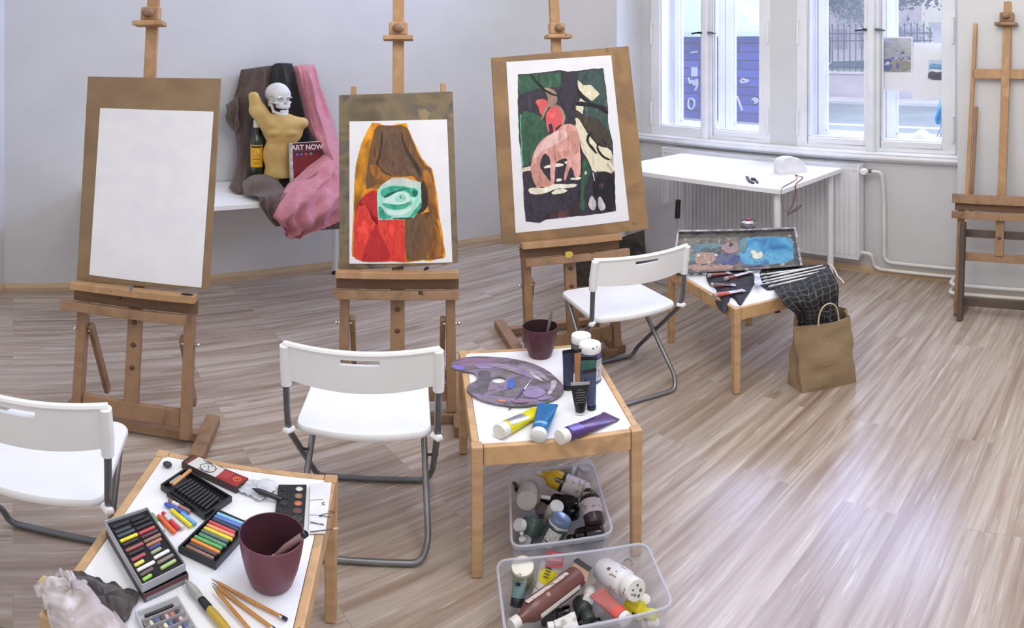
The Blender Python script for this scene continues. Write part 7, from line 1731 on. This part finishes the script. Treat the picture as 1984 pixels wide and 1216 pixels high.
# dark cloth with paint tubes
cA = lambda x, y: (1300+x/6.078, 420+y/6.078)
def QA3(x, y, z): a = cA(x, y); return G(a[0], a[1], z)
DGC = mk('charcoal_cloth', (44, 42, 48), .9, c2=(58, 56, 62), scale=30, bump=.5, bscale=120)
ot = [QA3(x, y, Z3+.002) for x, y in ((410, 680), (470, 640), (600, 630), (760, 640), (900, 640), (960, 660), (1000, 740), (960, 830), (930, 890), (880, 960), (820, 1060))]+[QA3(x, y, .425) for x, y in ((760, 1050), (700, 1020), (680, 1110), (620, 1165), (560, 1090), (510, 990), (490, 900))]+[QA3(450, 800, Z3+.002), QA3(420, 740, Z3+.002)]
rag('charcoal_cloth', 'charcoal cloth under the red paint tubes, hanging over the table corner', ot, QA3(700, 820, Z3+.004), .016, DGC, seed=41, ridges=5, pr=3)
g3 = 'paint tubes on the window table'
WH = mk('crumpled_white_foil', (220, 220, 228), .5, c2=(160, 160, 176), scale=30, bump=.8, bscale=60)
def t3(label, a, b, r, body, lw=None): return paint_tube(label, QA3(a[0], a[1], Z3+.026+r*.4), QA3(b[0], b[1], Z3+.024), r, body, mk('dirty_white_cap', (190, 184, 182), .5, c2=(150, 146, 146), scale=30), wide=1.35, crimp=WH, group=g3, label_m=lw, caplen=.012, crimp_len=.02)
RED_T = mk('dull_red_tube', (166, 86, 84), .45, c2=(120, 66, 66), scale=30, bump=.6); SAL = mk('salmon_red_tube', (206, 104, 92), .45, c2=(176, 84, 78), scale=30, bump=.5)
t3('dull red paint tube farthest back on the charcoal cloth', (440, 690), (700, 655), .0115, RED_T)
t3('red paint tube with crumpled white foil in front of the farthest one', (640, 730), (950, 640), .0115, RED_T, [(.3, .95, 1.2, WH, 'foil')])
t3('dark red stained paint tube in the middle of the charcoal cloth', (470, 800), (760, 800), .0115, mk('dark_red_tube', (96, 60, 62), .5, c2=(130, 90, 90), scale=30))
t3('salmon red paint tube with white tail nearest the table corner', (500, 925), (860, 860), .0125, SAL, [(.5, .95, 1.3, WH, 'foil')])

# white-handled brushes in a row and the checked cloth
cB = lambda x, y: (1440+x/4.191, 490+y/4.191)
def QB3(x, y, z): a = cB(x, y); return G(a[0], a[1], z)
WHD = mk('white_brush_handle', (226, 224, 218), .45, c2=(206, 204, 198), scale=20)
prs = [((120, 180), (560, 118)), ((150, 205), (650, 98)), ((150, 232), (670, 118)), ((170, 250), (680, 138)), ((205, 272), (700, 160))]
zc_ = Z3+.020
nm_ = ['farthest', 'second farthest', 'middle', 'second nearest', 'nearest']
for i, (a, b) in enumerate(prs):
    A_, B_ = QB3(a[0], a[1], zc_), QB3(b[0], b[1], zc_+.004); d_ = (B_-A_).normalized(); L_ = (B_-A_).length
    t = thing('long_brush', 'long white handled brush, %s of the five on the checked cloth' % nm_[i], 'brush', A_, 0, 'white handled brushes')
    wo('handle', MB().tube([A_+d_*.045, A_+d_*L_*.35, B_-d_*.01, B_], [.0045, .0065, .0038, .002], 10), WHD, t, smooth=True)
    wo('bristles', MB().tube([A_, A_+d_*.02, A_+d_*.046], [.003, .0075, .0045], 10, sq=.5), WH, t, smooth=True)
tag(obj('white_strap', MB().prism([QB3(x, y, zc_+.010) for x, y in ((92, 170), (130, 165), (150, 240), (170, 255), (100, 262), (88, 240))], (0, 0, .003)), WH, bevel=.001), 'bunched white strap at the bristle end of the long brushes', 'strap')
# plaid material on UVs
PLAID = bpy.data.materials.new('black_plaid'); PLAID.use_nodes = True
nt = PLAID.node_tree; n_ = nt.nodes; l_ = nt.links; b_ = n_['Principled BSDF']; b_.inputs['Roughness'].default_value = .95
uv = n_.new('ShaderNodeUVMap'); uv.uv_map = 'UVMap'; br_ = n_.new('ShaderNodeTexBrick'); dn_ = n_.new('ShaderNodeTexNoise'); dn_.inputs['Scale'].default_value = .9; l_.new(uv.outputs[0], dn_.inputs['Vector']); da_ = n_.new('ShaderNodeVectorMath'); da_.operation = 'MULTIPLY_ADD'; da_.inputs[1].default_value = (1.1, 1.1, 0); l_.new(dn_.outputs['Color'], da_.inputs[0]); l_.new(uv.outputs[0], da_.inputs[2]); l_.new(da_.outputs[0], br_.inputs['Vector'])
br_.offset = 0; br_.inputs['Scale'].default_value = 1; br_.inputs['Brick Width'].default_value = 1; br_.inputs['Row Height'].default_value = 1; br_.inputs['Mortar Size'].default_value = .055; br_.inputs['Mortar Smooth'].default_value = .4
br_.inputs['Color1'].default_value = rgb((26, 25, 26)); br_.inputs['Color2'].default_value = rgb((34, 33, 34)); br_.inputs['Mortar'].default_value = rgb((98, 96, 95)); l_.new(br_.outputs['Color'], b_.inputs['Base Color'])
def plaid(name, label, rows, nu, nv, folds, res=7, seed=1, thick=.002):
    R = [[atd(*p) for p in r] for r in rows]
    def cr(p0, p1, p2, p3, t): return (p1*2+(p2-p0)*t+(p0*2-p1*5+p2*4-p3)*t*t+(p1*3-p0-p2*3+p3)*t*t*t)*.5
    def fine(seq, k):
        out = []
        for i in range(len(seq)-1):
            a, b = seq[max(i-1, 0)], seq[min(i+2, len(seq)-1)]
            for j in range(k): out.append(cr(a, seq[i], seq[i+1], b, j/k))
        out.append(seq[-1]); return out
    cols = [fine(r, res) for r in R]; nc = len(cols[0]); F_ = [fine([c[j] for c in cols], res) for j in range(nc)]; nr = len(F_[0]); P = []
    for i in range(nr):
        row = []
        for j in range(nc):
            u, v = j/(nc-1), i/(nr-1); p = F_[j][i]; vw = Vector((p.x, p.y, 0)).normalized(); d = sum(a*sin(2*pi*(fu*u+fv*v)+ph) for a, fu, fv, ph in folds)
            row.append(p-vw*d)
        P.append(row)
    me = mesh_of(name, MB().grid(P), PLAID); uvl = me.uv_layers.new(name='UVMap')
    for lp in me.loops:
        vi = lp.vertex_index; uvl.data[lp.index].uv = (vi % nc/(nc-1)*nu, (vi//nc)/(nr-1)*nv)
    o = bpy.data.objects.new(name, me); COL.objects.link(o); me.shade_smooth(); md = o.modifiers.new('thickness', 'SOLIDIFY'); md.thickness = thick; md.offset = 0
    return tag(o, label, 'cloth')
def pz(x, y, z): a = cB(x, y); return (a[0], a[1], (H-z)/((a[1]-YH)/FY))
plaid('checked_cloth', 'black and grey checked cloth hanging from the table into the paper bag', [
    [pz(250, 285, Z3+.006), pz(400, 230, Z3+.008), pz(560, 160, Z3+.008), pz(700, 110, Z3+.008)],
    [(*cB(275, 320), 3.00), (*cB(430, 300), 3.06), (*cB(600, 235), 3.12), (*cB(745, 195), 3.17)],
    [(*cB(345, 420), 2.95), (*cB(480, 395), 2.97), (*cB(620, 350), 3.00), (*cB(772, 270), 3.07)],
    [(*cB(420, 485), 2.985), (*cB(520, 475), 2.99), (*cB(640, 450), 3.01), (*cB(770, 400), 3.05)],
    [(*cB(436, 530), 3.01), (*cB(530, 540), 3.00), (*cB(640, 530), 3.01), (*cB(765, 500), 3.04)],
    [(*cB(445, 620), 3.02), (*cB(540, 640), 3.01), (*cB(640, 640), 3.02), (*cB(755, 600), 3.04)]], 9, 11, ((.012, 2.2, .4, .3), (.006, 4.4, -.5, 1)))
plaid('checked_cloth', 'checked cloth piece lying on the table under the long brushes', [
    [pz(150, 130, Z3+.004), pz(300, 112, Z3+.004), pz(450, 105, Z3+.004), pz(690, 88, Z3+.004)], [pz(130, 180, Z3+.010), pz(300, 160, Z3+.012), pz(500, 140, Z3+.012), pz(700, 110, Z3+.010)],
    [pz(130, 240, Z3+.006), pz(300, 220, Z3+.008), pz(500, 180, Z3+.008), pz(705, 150, Z3+.006)], [pz(190, 300, Z3+.002), pz(300, 290, Z3+.002), pz(420, 240, Z3+.002), pz(690, 170, Z3+.002)]], 10, 5, ((.002, 3, 1, 0),))
CORD = mk('pale_cord', (206, 200, 190), .8)
tag(obj('apron_cord', MB().tube([(lambda a: atd(a[0], a[1], dd))(cB(x, y)) for x, y, dd in smoothp([(690, 90, 3.22), (715, 95, 3.2), (745, 135, 3.15), (765, 190, 3.10), (790, 205, 3.08), (812, 235, 3.06), (815, 245, 3.06)], 2, False)], .0032, 8), CORD, smooth=True), 'pale cord hanging from the checked cloth edge at the table corner', 'cord')

# paper carrier bag
KRAFT = mk('kraft_paper', (158, 136, 106), .8, c2=(140, 118, 90), scale=5, bump=.5, bscale=14)
def gz(px, py, z): return G(px, py, z)
Bt = [G(1555, 762), G(1659, 741), G(1659, 741)+Vector((.03, .115, 0)), G(1531, 748)+Vector((-.002, .03, 0))]
Tp = [gz(1537, 632, .385), gz(1647, 612, .39), gz(1641, 597, .39), gz(1540, 607, .385)]
t = thing('paper_bag', 'brown paper carrier bag on the floor holding the checked cloth', 'bag', (Bt[0]+Bt[1]+Bt[2]+Bt[3])/4, 0)
rnd = random.Random(5); rows = []; NS = 12; LV = 16
def side(q, k):
    out = []
    for i in range(4):
        a, b = q[i], q[(i+1) % 4]
        for j in range(k): out.append(a.lerp(b, j/k))
    return out
b_o, t_o = side(Bt, NS), side(Tp, NS); Cc = sum(t_o, Vector())/len(t_o)
for i in range(LV+1):
    v = i/LV; row = []
    for j in range(len(b_o)):
        p = b_o[j].lerp(t_o[j], v); f_ = j/len(b_o)*2*pi; sd = j//NS; u = (j % NS)/NS
        out = Vector((p.x-Cc.x, p.y-Cc.y, 0)).normalized()
        puff = .012*sin(pi*u)*(1-(v-.55)**2*2) if sd in (0, 2) else -.018*sin(pi*u)*v
        cre = .0035*sin(f_*5+v*9)+.003*sin(f_*3-v*17+1)+rnd.uniform(-.0012, .0012)
        if sd == 0 and abs(v-.28) < .05: cre -= .006*(1-u)
        z = p.z+(0 if i else .0)
        if i == LV: z += -.012*sin(pi*u)*(sd == 0)+.012*sin(pi*u*2)*(sd == 2)
        row.append(Vector((p.x, p.y, z))+out*(puff+cre)*(1 if i else .3))
    rows.append(row)
mb = MB(); mb.grid(rows, closed=True); mb.face(rows[0])
wo('bag_body', mb, KRAFT, t, smooth=False, solid=.0012)
TW = mk('paper_twine', (198, 182, 150), .8)
hp_ = [(*cB(610, 590), 2.925), (*cB(612, 520), 2.925), (*cB(640, 440), 2.93), (*cB(700, 402), 2.94), (*cB(752, 425), 2.955), (*cB(770, 480), 2.965), (*cB(777, 548), 2.97)]
wo('handle', MB().tube([atd(*p) for p in smoothp(hp_, 2, False)], .0032, 8), TW, t, smooth=True)
# ================================================================== small pieces go one level deeper, under the part they sit on
def stem_(o): return o.name.split('.')[0]
SUB = {'label': 'bottle_body', 'black_band': 'bottle_body', 'dark_band': 'bottle_body', 'barcode_label': 'bottle_body', 'label_strip': 'bottle_body', 'tan_ring': 'bottle_body', 'black_print': 'bottle_body', 'logo_oval': 'bottle_body',
       'yellow_label': 'bottle_body', 'dark_line': 'yellow_label', 'ship_hull': 'bottle_body', 'ship_sails': 'bottle_body', 'cap_dot': 'cap', 'silver_label': 'tube_body', 'pale_label': 'tube_body', 'lilac_label': 'tube_body', 'yellow_print': 'tube_body', 'foil': 'tube_body', 'coral_band': 'tube_body', 'printed_line': 'tube_body',
       'wooden_plug': 'centre_slat', 'clamp_knob': 'clamp_block', 'bolt': 'brace', 'hinge_cap': 'seat', 'pan_ring': 'paint_pan', 'lid_groove': 'lid', 'glass_pane': ('inner_casement', 'outer_casement'), 'window_handle': 'inner_casement',
       'title': 'front_cover', 'title_line': 'front_cover', 'cover_motif': 'front_cover', 'cover_header': 'front_cover', 'cover_frame': 'front_cover', 'pink_band': 'header_card', 'grey_emblem': 'header_card', 'red_stripe': 'tray', 'pale_panel': 'tray',
       'pale_print': 'box_body', 'red_print': 'box_body', 'brown_print': 'box_body', 'knob': 'lid', 'house_window': 'wall', 'notice': 'wall', 'scribble': 'wall', 'dark_band_': 'panel', 'paint_patches': 'panel', 'foot': 'leg', 'pipe_union': 'valve_knob', 'side_window': 'body'}
SUB.pop('dark_line'); SUB['dark_line'] = 'bottle_body'
ID = Matrix()
for root in [o for o in COL.objects if o.parent is None]:
    ch = kids(root); by = {}
    for c in ch: by.setdefault(stem_(c), []).append(c)
    for nm, tgt in SUB.items():
        hosts = [h for t_ in (tgt if isinstance(tgt, tuple) else (tgt,)) for h in by.get(t_, [])]
        if not hosts or nm not in by: continue
        for i, c in enumerate(by[nm]):
            h = hosts[min(i*len(hosts)//len(by[nm]), len(hosts)-1)]
            if h is not c: c.parent = h
